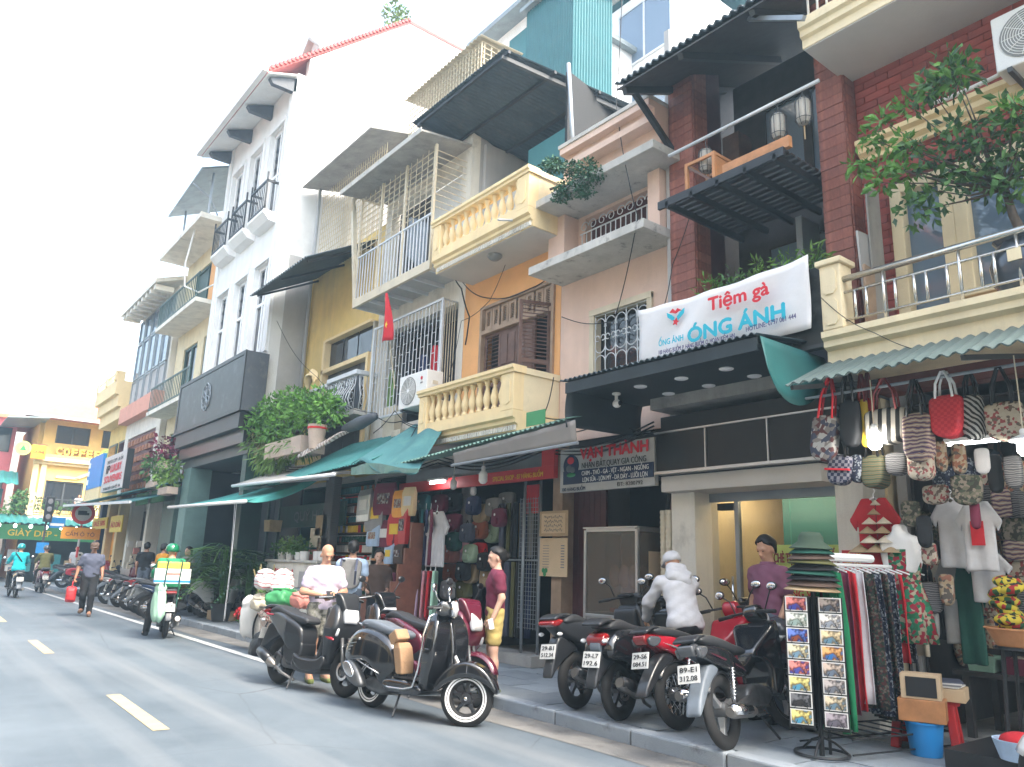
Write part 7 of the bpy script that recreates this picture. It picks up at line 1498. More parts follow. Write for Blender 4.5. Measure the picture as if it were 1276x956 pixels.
def bars(t, x, z, w=.33):
    MB().tube([(x-.06,-w,z-.02),(x,-w*.55,z),(x+.01,0,z+.01),(x,w*.55,z),(x-.06,w,z-.02)], .012, 8).build('handlebar', 'iron_black', t, smooth=True)
    for s in (-1, 1):
        MB().tube([(x-.02,s*w*.62,z-.006),(x-.062,s*(w+.02),z-.022)], .018, 8).build('grip', 'rubber', t, smooth=True)
        MB().tube([(x+.03,s*w*.55,z),(x+.02,s*w*.8,z-.01),(x-.02,s*w,z-.02)], .005, 5).build('brake_lever', 'alu', t)
def stand(t, x, z=.2): MB().tube([(x,-.09,z),(x+.06,-.2,.0)], .011, 6).build('side_stand', 'iron_black', t)
def shock(t, x0, z0, x1, z1, y=-.11, m='chrome'):
    a, b = Vector((x0,y,z0)), Vector((x1,y,z1)); mb = MB().tube([a,b], .014, 8); n = 60; d = (b-a).normalized(); u = d.orthogonal().normalized(); v = d.cross(u)
    mb.tube([a.lerp(b, .15+.7*k/n)+(u*math.cos(k*.9)+v*math.sin(k*.9))*.026 for k in range(n+1)], .005, 4); mb.build('shock_absorber', m, t, smooth=True)
def pan(t, name, m, poly, hw, r=.03, h=.013, sm=2, y0=0): return link(panel_mesh(name, poly, hw, r, h, m, sm, y0), name, t)
def muffler(t, x0, z0, x1, z1, r=.058, y=-.17, m='exhaust', shield='paint_matt'):
    a, b = Vector((x0,y,z0)), Vector((x1,y,z1)); d = b-a
    MB().tube([a, a+d*.08, a+d*.2, a+d*.9, b], [r*.3, r*.7, r, r, r*.75], 16).build('muffler', m, t, smooth=.8)
    MB().tube([a, a-d*.3+Vector((0,.05,-.03)), a-d*.8+Vector((0,.1,-.02))], .017, 8).build('exhaust_pipe', 'exhaust', t, smooth=True)
    if shield: MB().tube([a+d*.3+Vector((0,-.012,.012)), a+d*.6+Vector((0,-.016,.014)), a+d*.95+Vector((0,-.012,.012))], [r*.9,r*.98,r*.9], 12).build('heat_shield', shield, t, smooth=True)
def scooter(label, loc, rz, paint='paint_matt', paint2='paint_matt', accent=None, plates=('29-C1','456.78'), seat='seat_black', group=None, rim='paint_matt', rnd=False, name='motor_scooter'):
    t = thing(name, label, 'scooter', loc, rz, group); R = .275; wb = 1.27
    wheel(t, 0, R, rim=rim); wheel(t, wb, R, rim=rim)
    wd_ = (lambda u, v: .085+.10*np.clip(1-np.abs(u-.22)/.5,0,1)*np.clip((v-.3)/.3,0,1)) if not rnd else (lambda u, v: .10+.10*np.sqrt(np.clip(1-((u-.1)/.52)**2,0,1)))
    if rnd: pan(t, 'rear_body', paint, [(-.34,.60),(-.30,.74),(-.1,.83),(.3,.78),(.48,.70),(.50,.36),(.30,.30),(.12,.42),(-.05,.52),(-.25,.54)], wd_, .06)
    else: pan(t, 'rear_body', paint, [(-.38,.80),(-.30,.86),(0,.84),(.35,.74),(.50,.66),(.50,.34),(.30,.30),(.20,.48),(-.05,.62),(-.28,.72)], wd_, .04)
    pan(t, 'lower_body', 'paint_matt', [(.12,.52),(.5,.6),(.52,.30),(.3,.22),(.18,.30)], .12, .03)
    pan(t, 'seat', seat, [(-.26,.86),(-.1,.92),(.12,.85),(.34,.82),(.52,.80),(.55,.74),(.48,.71),(.25,.74),(-.05,.81),(-.26,.81)], lambda u, v: .115+.03*np.clip(.2-u,0,.3), .035)
    pan(t, 'grab_rail', 'paint_matt', [(-.42,.87),(-.3,.92),(-.12,.91),(-.12,.88),(-.3,.88),(-.4,.84)], .11, .012)
    pan(t, 'floor_board', 'paint_matt', [(.42,.36),(.9,.36),(1.0,.26),(.92,.19),(.45,.19),(.38,.26)], .15, .03)
    pan(t, 'floor_side_panel', paint2, [(.40,.42),(.52,.35),(.88,.35),(1.0,.44),(1.04,.32),(.92,.22),(.48,.22)], .165, .02)
    pan(t, 'leg_shield', paint, [(1.0,.98),(1.10,1.0),(1.21,.84),(1.22,.70),(1.10,.52),(1.05,.34),(.94,.27),(.88,.34),(.96,.52),(1.0,.74)], lambda u, v: .10+.125*np.clip(1-np.abs(v-.72)/.42,0,1), .05)
    pan(t, 'inner_shield', 'paint_matt', [(.92,.94),(1.0,.96),(1.02,.74),(.98,.52),(.9,.34),(.84,.36),(.90,.55),(.93,.74)], .15, .03)
    pan(t, 'front_cowl', paint, [(1.04,1.12),(1.13,1.11),(1.20,1.0),(1.24,.86),(1.14,.84),(1.03,.96)], lambda u, v: .07+.08*np.clip((v-.8)/.3,0,1), .03)
    hl_ = pan(t, 'headlight', 'lens_clear', [(1.16,1.0),(1.235,.92),(1.262,.80),(1.21,.76),(1.17,.86)], .10, .02)
    for s in (-1, 1):
        pan(t, 'turn_signal', 'lens_clear', [(1.10,.80),(1.225,.74),(1.20,.62),(1.14,.66)], .02, .012, .01, 1, y0=s*.15)
        if accent: pan(t, 'accent_stripe', accent, [(.98,.66),(1.18,.62),(1.20,.585),(1.06,.60)], .012, .006, .009, 1, y0=s*.185)
    if accent:
        for s in (-1, 1): pan(t, 'tail_stripe', accent, [(-.36,.815),(-.12,.80),(-.28,.765)], .01, .005, .009, 1, y0=s*.115)
    pan(t, 'tail_light', 'tail_red', [(-.46,.82),(-.36,.87),(-.22,.85),(-.36,.78)] if not rnd else [(-.37,.74),(-.28,.80),(-.22,.74),(-.33,.66)], .10, .015, .01, 1)
    if rnd: pan(t, 'rear_panel', 'fender_grey', [(-.37,.66),(-.335,.735),(-.30,.66),(-.33,.60)], .06, .012, .01, 1)
    for s in (-1,1): MB().ell((-.36,s*.12,.72),(.04,.02,.02)).build('rear_signal', 'lens_clear', t, smooth=True)
    pan(t, 'rear_fender', 'paint_matt', [(-.30,.72),(-.12,.66),(.02,.56),(-.10,.54),(-.36,.40),(-.44,.30),(-.46,.34),(-.38,.52)], .06, .012)
    plate(t, (-.415,0,.56), -.28, plates)
    fender(t, wb, R, 18, 165, paint if not rnd else 'paint_matt'); bars(t, 1.02, 1.06); mirrors(t, 1.03, 1.08)
    MB().box(.95,1.04,-.09,.09,1.075,1.10).build('dashboard', 'black_soft', t, bevel=.015)
    for s in (-1, 1): MB().tube([(wb,s*.06,R),(1.17,s*.05,.62)], .02, 8).build('fork_leg', 'engine', t, smooth=True)
    (pan(t, 'engine_case', 'engine', [(-.07,.22),(.0,.34),(.35,.4),(.42,.26),(.2,.18)], .05, .025, .013, 2, .11), pan(t, 'crank_case', 'engine', [(.1,.2),(.12,.36),(.4,.36),(.4,.2)], .09, .03))
    muffler(t, .12, .22, -.24, .36); shock(t, -.02, .34, .02, .62, .1); stand(t, .42); return t
def underbone(label, loc, rz, paint, plates, rim='alu', spokes='wire', group=None, name='motorbike', tail='tail_red', stripe='paint_silver', mud='fender_grey'):
    t = thing(name, label, 'motorbike', loc, rz, group); R = .295; wb = 1.24
    wheel(t, 0, R, .038, rim, spokes, 3, 'engine', disc=False); wheel(t, wb, R, .036, rim, spokes, 3, 'engine')
    hwf = lambda u, v: .055+.075*np.clip(1-np.abs(u-.1)/.5,0,1)
    pan(t, 'rear_body', paint, [(-.40,.80),(-.30,.83),(0,.78),(.30,.66),(.46,.60),(.42,.50),(.20,.54),(-.02,.62),(-.30,.72)], hwf, .03)
    for s in (-1, 1): pan(t, 'side_stripe', stripe, [(-.30,.755),(-.05,.70),(.30,.60),(.42,.53),(.25,.595),(-.05,.675)], .006, .003, .009, 1, y0=s*.115)
    pan(t, 'seat', 'seat_black', [(-.34,.85),(-.2,.885),(.1,.83),(.32,.77),(.48,.74),(.50,.68),(.30,.69),(0,.77),(-.3,.81)], lambda u, v: .10+.03*np.clip(.2-u,0,.3), .03)
    pan(t, 'grab_rail', 'paint_matt', [(-.44,.84),(-.32,.89),(-.18,.87),(-.2,.84),(-.32,.86),(-.42,.815)], .105, .012)
    pan(t, 'tail_light', tail, [(-.45,.79),(-.38,.83),(-.28,.80),(-.38,.70)], .07, .015, .01, 1)
    for s in (-1,1): pan(t, 'rear_signal', 'lens_smoke', [(-.42,.80),(-.22,.79),(-.26,.72),(-.38,.70)], .018, .01, .009, 1, y0=s*.09)
    pan(t, 'rear_mudguard', mud, [(-.12,.66),(-.24,.62),(-.44,.42),(-.50,.30),(-.47,.29),(-.34,.40),(-.2,.52),(.0,.60)], .065, .015)
    fender(t, 0, R, 60, 150, 'paint_matt', .055, .03, 'inner_fender'); plate(t, (-.435,0,.60), -.3, plates)
    pan(t, 'leg_shield', paint, [(.62,.66),(.80,.80),(1.0,.96),(1.08,.92),(1.04,.70),(.98,.48),(.90,.30),(.80,.32),(.84,.50),(.80,.62)], lambda u, v: .07+.13*np.clip((u-.65)/.3,0,1), .03)
    pan(t, 'centre_cover', paint, [(.40,.62),(.50,.60),(.85,.76),(.95,.84),(.9,.70),(.6,.52),(.45,.50)], .06, .02)
    pan(t, 'handle_cover', paint, [(.96,1.02),(1.0,1.10),(1.08,1.10),(1.16,1.0),(1.12,.92),(1.02,.94)], lambda u, v: .10+.02*np.sin(u*5), .035)
    pan(t, 'headlight', 'lens_clear', [(1.12,1.05),(1.18,.98),(1.15,.91),(1.10,.96)], .075, .015, .01, 1)
    bars(t, 1.0, 1.03, .32); mirrors(t, 1.0, 1.04, 'iron_black'); fender(t, wb, R, 20, 150, paint)
    for s in (-1, 1): MB().tube([(wb,s*.065,R),(1.08,s*.06,.78)], .018, 8).build('fork_leg', 'engine', t, smooth=True)
    pan(t, 'engine_case', 'engine', [(.34,.22),(.34,.40),(.5,.46),(.84,.40),(.88,.30),(.62,.2)], .10, .04)
    MB().bar((.0,-.10,R),(.45,-.09,.36),.02,.045).build('swing_arm', 'engine', t); MB().bar((.0,.10,R),(.45,.09,.36),.02,.06).build('chain_case', 'iron_black', t)
    shock(t, .02, .34, .12, .64, -.115); shock(t, .02, .34, .12, .64, .115); muffler(t, .30, .25, -.18, .29, .048, -.155, 'exhaust', 'chrome'); stand(t, .5)
    MB().tube([(.45,-.22,.27),(.45,.22,.27)], .012, 6).build('foot_peg', 'rubber', t); return t
def vespa(label, loc, rz):
    t = thing('classic_scooter', label, 'scooter', loc, rz); R = .255; wb = 1.34
    wheel(t, 0, R, .055, 'paint_matt', 'cast', 5, 'engine', 'white_gloss', False); wheel(t, wb, R, .055, 'paint_matt', 'cast', 5, 'paint_matt', 'white_gloss', False); MB().ell((wb,-.066,R),(.018,.006,.018)).build('rim_nut', 'chrome', t)
    pan(t, 'rear_body', 'paint_black', [(-.36,.42),(-.38,.56),(-.28,.72),(-.05,.80),(.25,.74),(.42,.62),(.50,.36),(.42,.24),(.26,.24),(.18,.40),(.02,.46),(-.18,.40)], lambda u, v: .06+.175*np.sqrt(np.clip(1-((u+.02)/.46)**2-((v-.50)/.36)**2*.6,0,1)), .06, .012)
    for s in (-1, 1):
        v_ = MB()
        for k in range(5): v_.bar((-.28+.02*k,s*.212,.60-.028*k),(-.10+.02*k,s*.222,.63-.028*k),.012,.008)
        v_.build('cowl_vents', 'alu', t); MB().tube([(-.40,s*.10,.50),(-.2,s*.205,.49),(.1,s*.225,.42),(.30,s*.19,.36)], .006, 6).build('cowl_trim', 'alu', t, smooth=True)
        MB().ell((-.06,s*.225,.67),(.014,.006,.014)).build('badge', 'chrome', t)
    pan(t, 'seat', 'seat_grey', [(-.22,.80),(-.18,.87),(.0,.875),(.22,.82),(.46,.80),(.50,.75),(.45,.70),(.2,.73),(-.1,.78)], lambda u, v: .10+.035*np.clip(.25-u,0,.3)/.3, .04)
    MB().tube([(-.14,.10,.80),(-.3,.09,.82),(-.33,0,.825),(-.3,-.09,.82),(-.14,-.10,.80)], .012, 8).build('grab_rail', 'chrome', t, smooth=True)
    pan(t, 'floor_board', 'paint_black', [(.36,.34),(.86,.34),(.96,.28),(.88,.21),(.42,.21),(.34,.26)], .19, .03); pan(t, 'floor_mat', 'rubber', [(.46,.355),(.84,.355),(.84,.34),(.46,.34)], .15, .006, .012, 0)
    sh_ = [(.97,1.0),(1.05,1.02),(1.13,.86),(1.13,.62),(1.06,.44),(.98,.30),(.86,.22),(.80,.26),(.88,.34),(.96,.50),(.985,.74)]
    pan(t, 'leg_shield', 'paint_black', sh_, lambda u, v: .06+.19*np.sqrt(np.clip(1-((v-.66)/.40)**2,0,1)), .035, .012)
    for s in (-1, 1): MB().tube([(1.0,s*.09,1.02),(.985,s*.20,.96),(.98,s*.245,.80),(.975,s*.25,.62),(.94,s*.235,.46),(.86,s*.21,.30),(.72,s*.20,.265),(.50,s*.2,.255),(.38,s*.19,.27)], .010, 8).build('shield_trim', 'chrome', t, smooth=True)
    pan(t, 'glove_box', 'paint_black', [(.88,.78),(.98,.82),(.98,.50),(.93,.44),(.88,.52)], .12, .03)
    MB().tube([(.96,-.14,.66),(.92,-.2,.64),(.9,-.14,.60),(.92,-.1,.55),(.95,-.14,.50)], .006, 6).build('bag_hook', 'chrome', t, smooth=True)
    pan(t, 'steering_column_cover', 'paint_black', [(1.05,.98),(1.12,.92),(1.19,.66),(1.18,.48),(1.12,.46),(1.10,.70)], .035, .02)
    pan(t, 'handlebar_cover', 'paint_black', [(.96,1.0),(.98,1.10),(1.06,1.13),(1.14,1.08),(1.12,.98),(1.04,.96)], lambda u, v: .10+.05*np.clip(1.12-u,0,.1)/.1, .04)
    MB().lathe([(0,0),(.075,0),(.08,.02),(.07,.05),(0,.07)], (1.10,0,1.05), 20, 'x').build('headlight', 'lens_clear', t, smooth=.8); MB().lathe([(.074,.015),(.09,.02),(.088,.035),(.074,.035)], (1.10,0,1.05), 22, 'x', ring=True).build('headlight_rim', 'chrome', t, smooth=.8)
    for s in (-1, 1):
        pan(t, 'turn_signal', 'lens_clear', [(1.075,.86),(1.125,.84),(1.12,.70),(1.085,.72)], .03, .012, .01, 1, y0=s*.17)
        pan(t, 'signal_bezel', 'chrome', [(1.065,.88),(1.12,.86),(1.115,.68),(1.075,.70)], .036, .01, .01, 1, y0=s*.17)
    pan(t, 'front_fender', 'paint_black', [(wb-.34,.30),(wb-.30,.42),(wb-.16,.56),(wb+.02,.60),(wb+.20,.52),(wb+.31,.36),(wb+.29,.30),(wb+.20,.40),(wb,.46),(wb-.2,.38),(wb-.28,.28)], lambda u, v: .05+.075*np.sqrt(np.clip(1-((u-wb)/.36)**2,0,1)), .035, .012)
    MB().tube([(1.18,0,.62),(wb-.05,.09,.40),(wb,.09,R)], .022, 8).build('fork_arm', 'alu', t, smooth=True); bars(t, 1.02, 1.06, .34)
    for s in (-1, 1):
        a = MB().tube([(1.03,s*.2,1.08),(1.0,s*.27,1.16),(.99,s*.30,1.2)], .006, 6).build('mirror', 'chrome', t, smooth=True); MB().ell((.985,s*.32,1.23),(.02,.06,.045)).build('mirror_shell', 'chrome', a, smooth=True)
    pan(t, 'muffler', 'engine', [(-.26,.38),(-.22,.45),(-.10,.44),(.08,.28),(.10,.20),(-.04,.20),(-.2,.27)], .055, .04, .012, 2, -.20); pan(t, 'muffler_shield', 'chrome', [(-.25,.385),(-.21,.44),(-.12,.43),(-.02,.32),(-.06,.27),(-.18,.31)], .012, .008, .01, 2, -.258)
    pan(t, 'engine_case', 'engine', [(-.05,.2),(0,.32),(.4,.3),(.42,.18),(.2,.14)], .12, .04); stand(t, .55, .2)
    MB().tube([(1.045,-.03,.93),(1.06,0,.90),(1.045,.03,.94)], .004, 5).build('front_emblem', 'chrome', t)
    pan(t, 'tail_light', 'tail_red', [(-.39,.66),(-.34,.72),(-.29,.68),(-.35,.60)], .05, .015, .01, 1); plate(t, (-.41,0,.50), -.2, ('29-E1','338.21')); return t
def rz_to(ax, ay, bx_, by): return math.atan2(by-ay, bx_-ax)
sc_vario = scooter('matt black scooter with pink red stripes parked at the road edge before bald man', (3.95, 9.52, 0), rz_to(3.95,9.52,4.22,8.2), accent='paint_red', plates=('29-X1','772.05'))
vs_ = vespa('glossy black classic scooter with chrome trim and grey seat', (4.20, 7.62, 0), rz_to(4.2,7.62,4.40,6.30))
kp = thing('paper_parcel', 'brown paper parcel tucked in the classic scooter footwell', 'parcel', (4.14, 6.95, .42), vs_.rotation_euler.z); kp.scale = (.8,.62,.8)
MB().loft([[Vector((x*s_+dx, y*s_, z)) for x, y in ((-.07,-.13),(.07,-.13),(.08,.13),(-.06,.12))] for s_, dx, z in ((.9,.06,0),(1,.04,.15),(1.0,.0,.30),(.85,-.03,.36))]).build('lower_bag', 'kraft', kp, bevel=.02)
MB().obox((-.06,-.02,.42),(.16,.26,.14),Matrix.Rotation(-.6,3,'Y')).build('upper_bag', 'kraft', kp, bevel=.02)
sc_red = scooter('maroon scooter parked behind the classic scooter', (4.92, 8.35, 0), rz_to(4.92,8.35,5.1,7.05), 'paint_maroon', 'paint_maroon', plates=('30-K2','118.40'), group=None)
sc_blk = scooter('black scooter with grey front parked beyond the bald man', (4.75, 9.9, 0), rz_to(4.75,9.9,5.0,8.6), 'paint_black', 'paint_greybike', plates=('29-M1','600.12'))
sc_a = scooter('black scooter with high tail parked nearest the maroon door', (5.62, 5.98, PZ), math.radians(9), 'paint_matt', 'paint_matt', plates=('29-B1','512.34'))
sc_b = scooter('rounded glossy black scooter between high tail scooter and red motorbike', (5.55, 5.33, PZ), math.radians(10), 'paint_black', 'paint_black', plates=('29-L7','192.6'), rnd=True)
ub_r = underbone('red motorbike with wire wheels parked on the pavement', (5.72, 4.76, PZ), math.radians(2), 'paint_red', ('29-S6','084.51'), 'chrome', 'wire', mud='paint_matt')
ub_k = underbone('black motorbike with cast wheels plated 89-E1 312.08', (5.44, 4.05, PZ), math.radians(12), 'paint_black', ('89-E1','312.08'), 'alu', 'cast', tail='lens_smoke', stripe='paint_maroon')
def recolor(t, mp):
    for c in t.children:
        if c.type == 'MESH' and c.data.materials and c.data.materials[0] and c.data.materials[0].name in mp: set_mat(c, mp[c.data.materials[0].name])
def dupbike(src, label, loc, rz, mp=None, group=None, cut=()):
    c = copy_tree(src); c.location = loc; c.rotation_euler = (0,0,rz); c['label'] = label
    if group: c['group'] = group
    if mp: recolor(c, mp)
    return c
dupbike(sc_a, 'dark scooter behind the black motorbike near the postcard rack', (6.75, 4.15, PZ), math.radians(60), {'paint_matt':'paint_black'})
hm_ = thing('motorbike_helmet', 'dark glossy helmet hung on the scooter behind the black motorbike', 'helmet', W(968, 786, 6.75)); MB().lathe([(.12,-.08),(.135,-.02),(.13,.05),(.09,.11),(0,.135)], n=22).build('shell', 'helmet_dark', hm_, smooth=True); MB().lathe([(.124,-.085),(.14,-.07),(.136,-.03),(.13,-.03)], n=22).build('rim', 'paint_silver', hm_, smooth=True)
dupbike(ub_k, 'white motorbike poking in beside the shop step', (5.56, .45, PZ), math.radians(97), {'paint_black':'paint_whitebike','fender_grey':'paint_red'}, None)
grab = dupbike(sc_a, 'dark scooter stopped at the kerb line under rider in green helmet', (4.18, 15.5, 0), math.radians(78), {'paint_matt':'paint_black'})
dupbike(sc_b, 'silver grey scooter parked on the pavement beside the delivery rider', (5.8, 18.75, PZ), math.radians(-66), {'paint_black':'paint_silver'})
far_ = [(5.0,20.0,60,'ub_r','paint_navy','navy motorbike first in the parked row beyond the delivery rider'),(5.1,21.0,62,'sc_a','paint_greybike','grey scooter second in the parked row'),(5.2,22.0,58,'ub_r','paint_red','red motorbike in the middle of the parked row'),(5.25,23.2,60,'ub_k','paint_black','black motorbike in the parked row after the red one'),(5.3,24.6,55,'sc_b','paint_black','rounded black scooter in the parked row'),(5.3,26.2,62,'ub_k','paint_silver','silver motorbike in the parked row by the yellow shop'),(5.35,28.0,58,'sc_a','paint_maroon','maroon scooter in the parked row by yellow shop'),(5.3,30.2,60,'ub_r','paint_black','black wire wheel motorbike in the parked row'),(5.4,32.5,55,'sc_b','paint_red','red rounded scooter far in the parked row'),(5.4,35.0,60,'ub_k','paint_greybike','grey motorbike at the end of parked row'),(6.0,37.2,20,'sc_a','paint_whitebike','white scooter near the traffic signs')]
for x, y, a, s, m_, la in far_:
    src = dict(ub_r=ub_r, ub_k=ub_k, sc_a=sc_a, sc_b=sc_b)[s]; mp = {'ub_r':{'paint_red':m_},'ub_k':{'paint_black':m_},'sc_a':{'paint_matt':m_},'sc_b':{'paint_black':m_}}[s]
    dupbike(src, la, (x, y, 0 if x < KX else PZ), math.radians(a-90), mp, 'bikes parked along the kerb')
rd1 = dupbike(ub_k, 'dark motorbike ridden by person in turquoise jacket', (3.3, 29.6, 0), math.radians(92)); rd2 = dupbike(sc_b, 'brown scooter ridden by person in olive jacket', (4.5, 33.2, 0), math.radians(90), {'paint_black':'paint_maroon'}); rd3 = dupbike(ub_r, 'motorbike ridden by person in tan jacket at the street edge', (3.0, 36.5, 0), math.radians(88), {'paint_red':'paint_greybike'})
for t_, a_ in ((sc_vario,-5),(vs_,-5),(sc_a,-6),(sc_b,-4),(ub_r,-9),(ub_k,-11),(sc_red,-5)): t_.rotation_euler[0] = math.radians(a_)
for c in [c for c in sc_vario.children if c.name.startswith('mirror')]:
    for g_ in list(c.children): bpy.data.objects.remove(g_)
    bpy.data.objects.remove(c)
# --- bicycle with bags
by = thing('loaded_bicycle', 'old bicycle loaded with market bags at the kerb', 'bicycle', (4.95, 12.7, 0), math.radians(-80))
def bwheel(x):
    w_ = MB().tube([(x+.33*math.cos(a),0,.345+.33*math.sin(a)) for a in [k*math.pi/18 for k in range(36)]], .016, 6, closed=True).build('tyre', 'rubber', by, smooth=True)
    mb = MB()
    for k in range(24): a = k*math.pi/12; mb.tube([(x,.02*(-1)**k,.345),(x+.32*math.cos(a),0,.345+.32*math.sin(a))], .0018, 4)
    o = mb.build('wire_spokes', 'alu', w_); o['kind'] = 'stuff'; MB().lathe([(.02,-.05),(.025,0),(.02,.05)], (x,0,.345), 10, 'y').build('hub', 'alu', w_)
bwheel(0); bwheel(1.05)
for a, b in (((0,0,.345),(.42,0,.30)),((.42,0,.30),(.25,0,.80)),((0,0,.345),(.27,0,.72)),((.42,0,.30),(.88,0,.78)),((.27,0,.72),(.86,0,.86)),((.85,0,.95),(1.05,0,.345))): MB().tube([a,b], .016, 8).build('frame_tube', 'iron_dark', by, smooth=True)
MB().tube([(.78,-.25,1.02),(.86,-.12,1.04),(.86,.12,1.04),(.78,.25,1.02)], .012, 8).build('handlebar', 'chrome', by, smooth=True); MB().ell((.22,0,.84),(.13,.08,.035)).build('saddle', 'seat_black', by, smooth=True)
MB().box(-.3,.2,-.12,.12,.70,.72).build('carrier', 'iron_dark', by); MB().tube([(.42,-.12,.30),(.42,.12,.30)], .01, 6).build('crank', 'alu', by)
def sack(label, c, r, m, seed, name='market_bag'):
    rnd_ = random.Random(seed); V, Q = None, None; ph = [rnd_.uniform(0,6) for _ in range(6)]
    mb = MB(); n, k_ = 30, 18; rings = []
    for i in range(k_+1):
        f_ = i/k_; z = -r[2]+2*r[2]*f_; rad = (1-abs(2*f_-.8)**3*.6) if f_ < .82 else lerp(.86,.3,((f_-.82)/.18)**1.5)
        if f_ < .1: rad *= .75+2.5*f_
        cr = lambda a: 1+.10*math.sin(3*a+ph[0]+4*f_)+.06*math.sin(7*a+ph[1]+9*f_)+.05*abs(math.sin(9*a+ph[3]+f_*5))+.04*math.sin(13*a-ph[4]+11*f_)
        se = lambda c_: math.copysign(abs(c_)**.6, c_); rings.append([Vector((r[0]*rad*se(math.cos(a))*cr(a), r[1]*rad*se(math.sin(a))*cr(a+1), z+.06*r[2]*math.sin(5*a+ph[5]))) for a in [2*math.pi*j/n for j in range(n)]])
    o = mb.loft(rings).build(name, m, None, smooth=True); o.location = c; return tag(o, label, 'bag')
BB = Vector((4.95,12.7,0))
DP('bag_redwhite', 'bands', [(.7,.69,.68),(.72,.7,.69),(.55,.03,.05),(.7,.69,.68)], dir='Z', pscale=2.3, dist=3, rough=.5)
for la, px, py, r, m_ in (('white plastic bag hanging at the bicycle handlebar',312,768,(.15,.13,.34),'paper'),('black plastic bag hanging low on the loaded bicycle',330,805,(.24,.2,.22),'black_soft'),('white bag with red bands leaning on top of load',331,722,(.13,.15,.16),'bag_redwhite'),('second white bag with red bands on the load',352,726,(.16,.16,.2),'bag_redwhite'),('bright green box bag strapped on the bicycle',353,745,(.2,.24,.15),'sign_green'),('pink cloth bag strapped beside green bag',374,748,(.09,.16,.11),'cloth_salmon'),('mixed cloth bundle under green bag',345,768,(.3,.22,.09),'bag_floral'),('cream cloth bundle at the bicycle side',325,750,(.14,.14,.13),'cloth_cream')):
    o = sack(la, W(px, py, 4.9), r, m_, px); o.rotation_euler = (random.uniform(-.3,.3), random.uniform(-.3,.3), random.random()*3)
# delivery load on the rider's scooter
dl = thing('delivery_carton', 'white and blue carton strapped on the delivery scooter', 'carton', (4.12, 15.28, .98), math.radians(-12)); MB().box(-.30,.30,-.2,.2,0,.26).build('box', 'paper', dl, bevel=.006); MB().box(-.302,.302,-.203,.203,.02,.06).build('blue_band', 'sign_blue', dl); MB().box(-.12,.14,-.204,-.2005,.15,.19).build('red_print', 'cloth_salmon', dl)
o = tag(MB().box(-.27,.27,-.17,.17,.262,.38).build('yellow_package', 'sign_yellow', None, bevel=.02), 'yellow green package on top of the white carton', 'package'); o.location = dl.location; o.rotation_euler = dl.rotation_euler
for s in (-.12,.12): MB().tube([(s,-.21,-.4),(s,-.215,.1),(s+.02,-.2,.40),(s,.0,.42)], .012, 6).build('strap', 'cloth_darkgreen', dl)
sack('green cloth pannier bag hanging on the delivery scooter', (3.93, 15.2, .66), (.10,.16,.34), 'cloth_mint', 5)
tag(MB().box(5.75,6.2,17.6,18.2,PZ+.002,PZ+.2).build('cardboard_box', 'card', None, bevel=.006), 'flat cardboard box on the pavement under silver scooter', 'box')
# ================================================================ people
def v3(*a): return np.array(a, float)
def rcone(P, a, b, ra, rb, fl=None, k=1.0):
    d = P-a; e = b-a; L = max(float(e@e), 1e-9); t = np.clip(d@e/L, 0, 1); q = d-t[:, None]*e
    if fl is not None: q = q+(q@fl)[:, None]*fl*(1/k-1)
    return np.sqrt((q*q).sum(1))-(ra+(rb-ra)*t)
def smin(a, b, k): h = np.clip(.5+.5*(b-a)/k, 0, 1); return b+(a-b)*h-k*h*(1-h)
def mesh_bones(bones, h, k=.035, cut=(), fold=0, grow=0, extra=None, ph=0):
    pts = np.array([p for b in bones for p in (b[0], b[1])]); rm = max(max(b[2], b[3]) for b in bones)+grow+.03
    lo, hi = pts.min(0)-rm, pts.max(0)+rm; ax = grid3(lo, hi, h); G = np.stack(np.meshgrid(*ax, indexing='ij'), -1); sh = G.shape[:3]; P_ = G.reshape(-1, 3); F = None
    for b in bones:
        d = rcone(P_, *b)-grow; F = d if F is None else smin(F, d, k)
    if fold: F = F+fold*(np.sin(P_[:,2]*38+P_[:,0]*21+ph)*np.sin(P_[:,1]*29+ph*2)+.6*np.sin(P_[:,2]*70+P_[:,1]*40+ph))
    for o, n in cut: F = np.maximum(F, (P_-o)@n)
    if extra: F = extra(P_, F)
    return surfnet(F.reshape(sh), lo, h)
def unit(v): return v/max(np.linalg.norm(v), 1e-9)
BASE = dict(pel=(0,0,.93), wai=(0,0,1.06), che=(.0,0,1.26), nec=(-.01,0,1.42), hea=(.015,0,1.565), shL=(-.01,.172,1.335), elL=(-.03,.225,1.10), wrL=(.05,.235,.87), shR=(-.01,-.172,1.335), elR=(-.03,-.225,1.10), wrR=(.05,-.235,.87),
  hiL=(0,.085,.90), knL=(.02,.095,.50), anL=(-.01,.10,.09), hiR=(0,-.085,.90), knR=(.02,-.095,.50), anR=(-.01,-.10,.09), ftL=None, ftR=None)
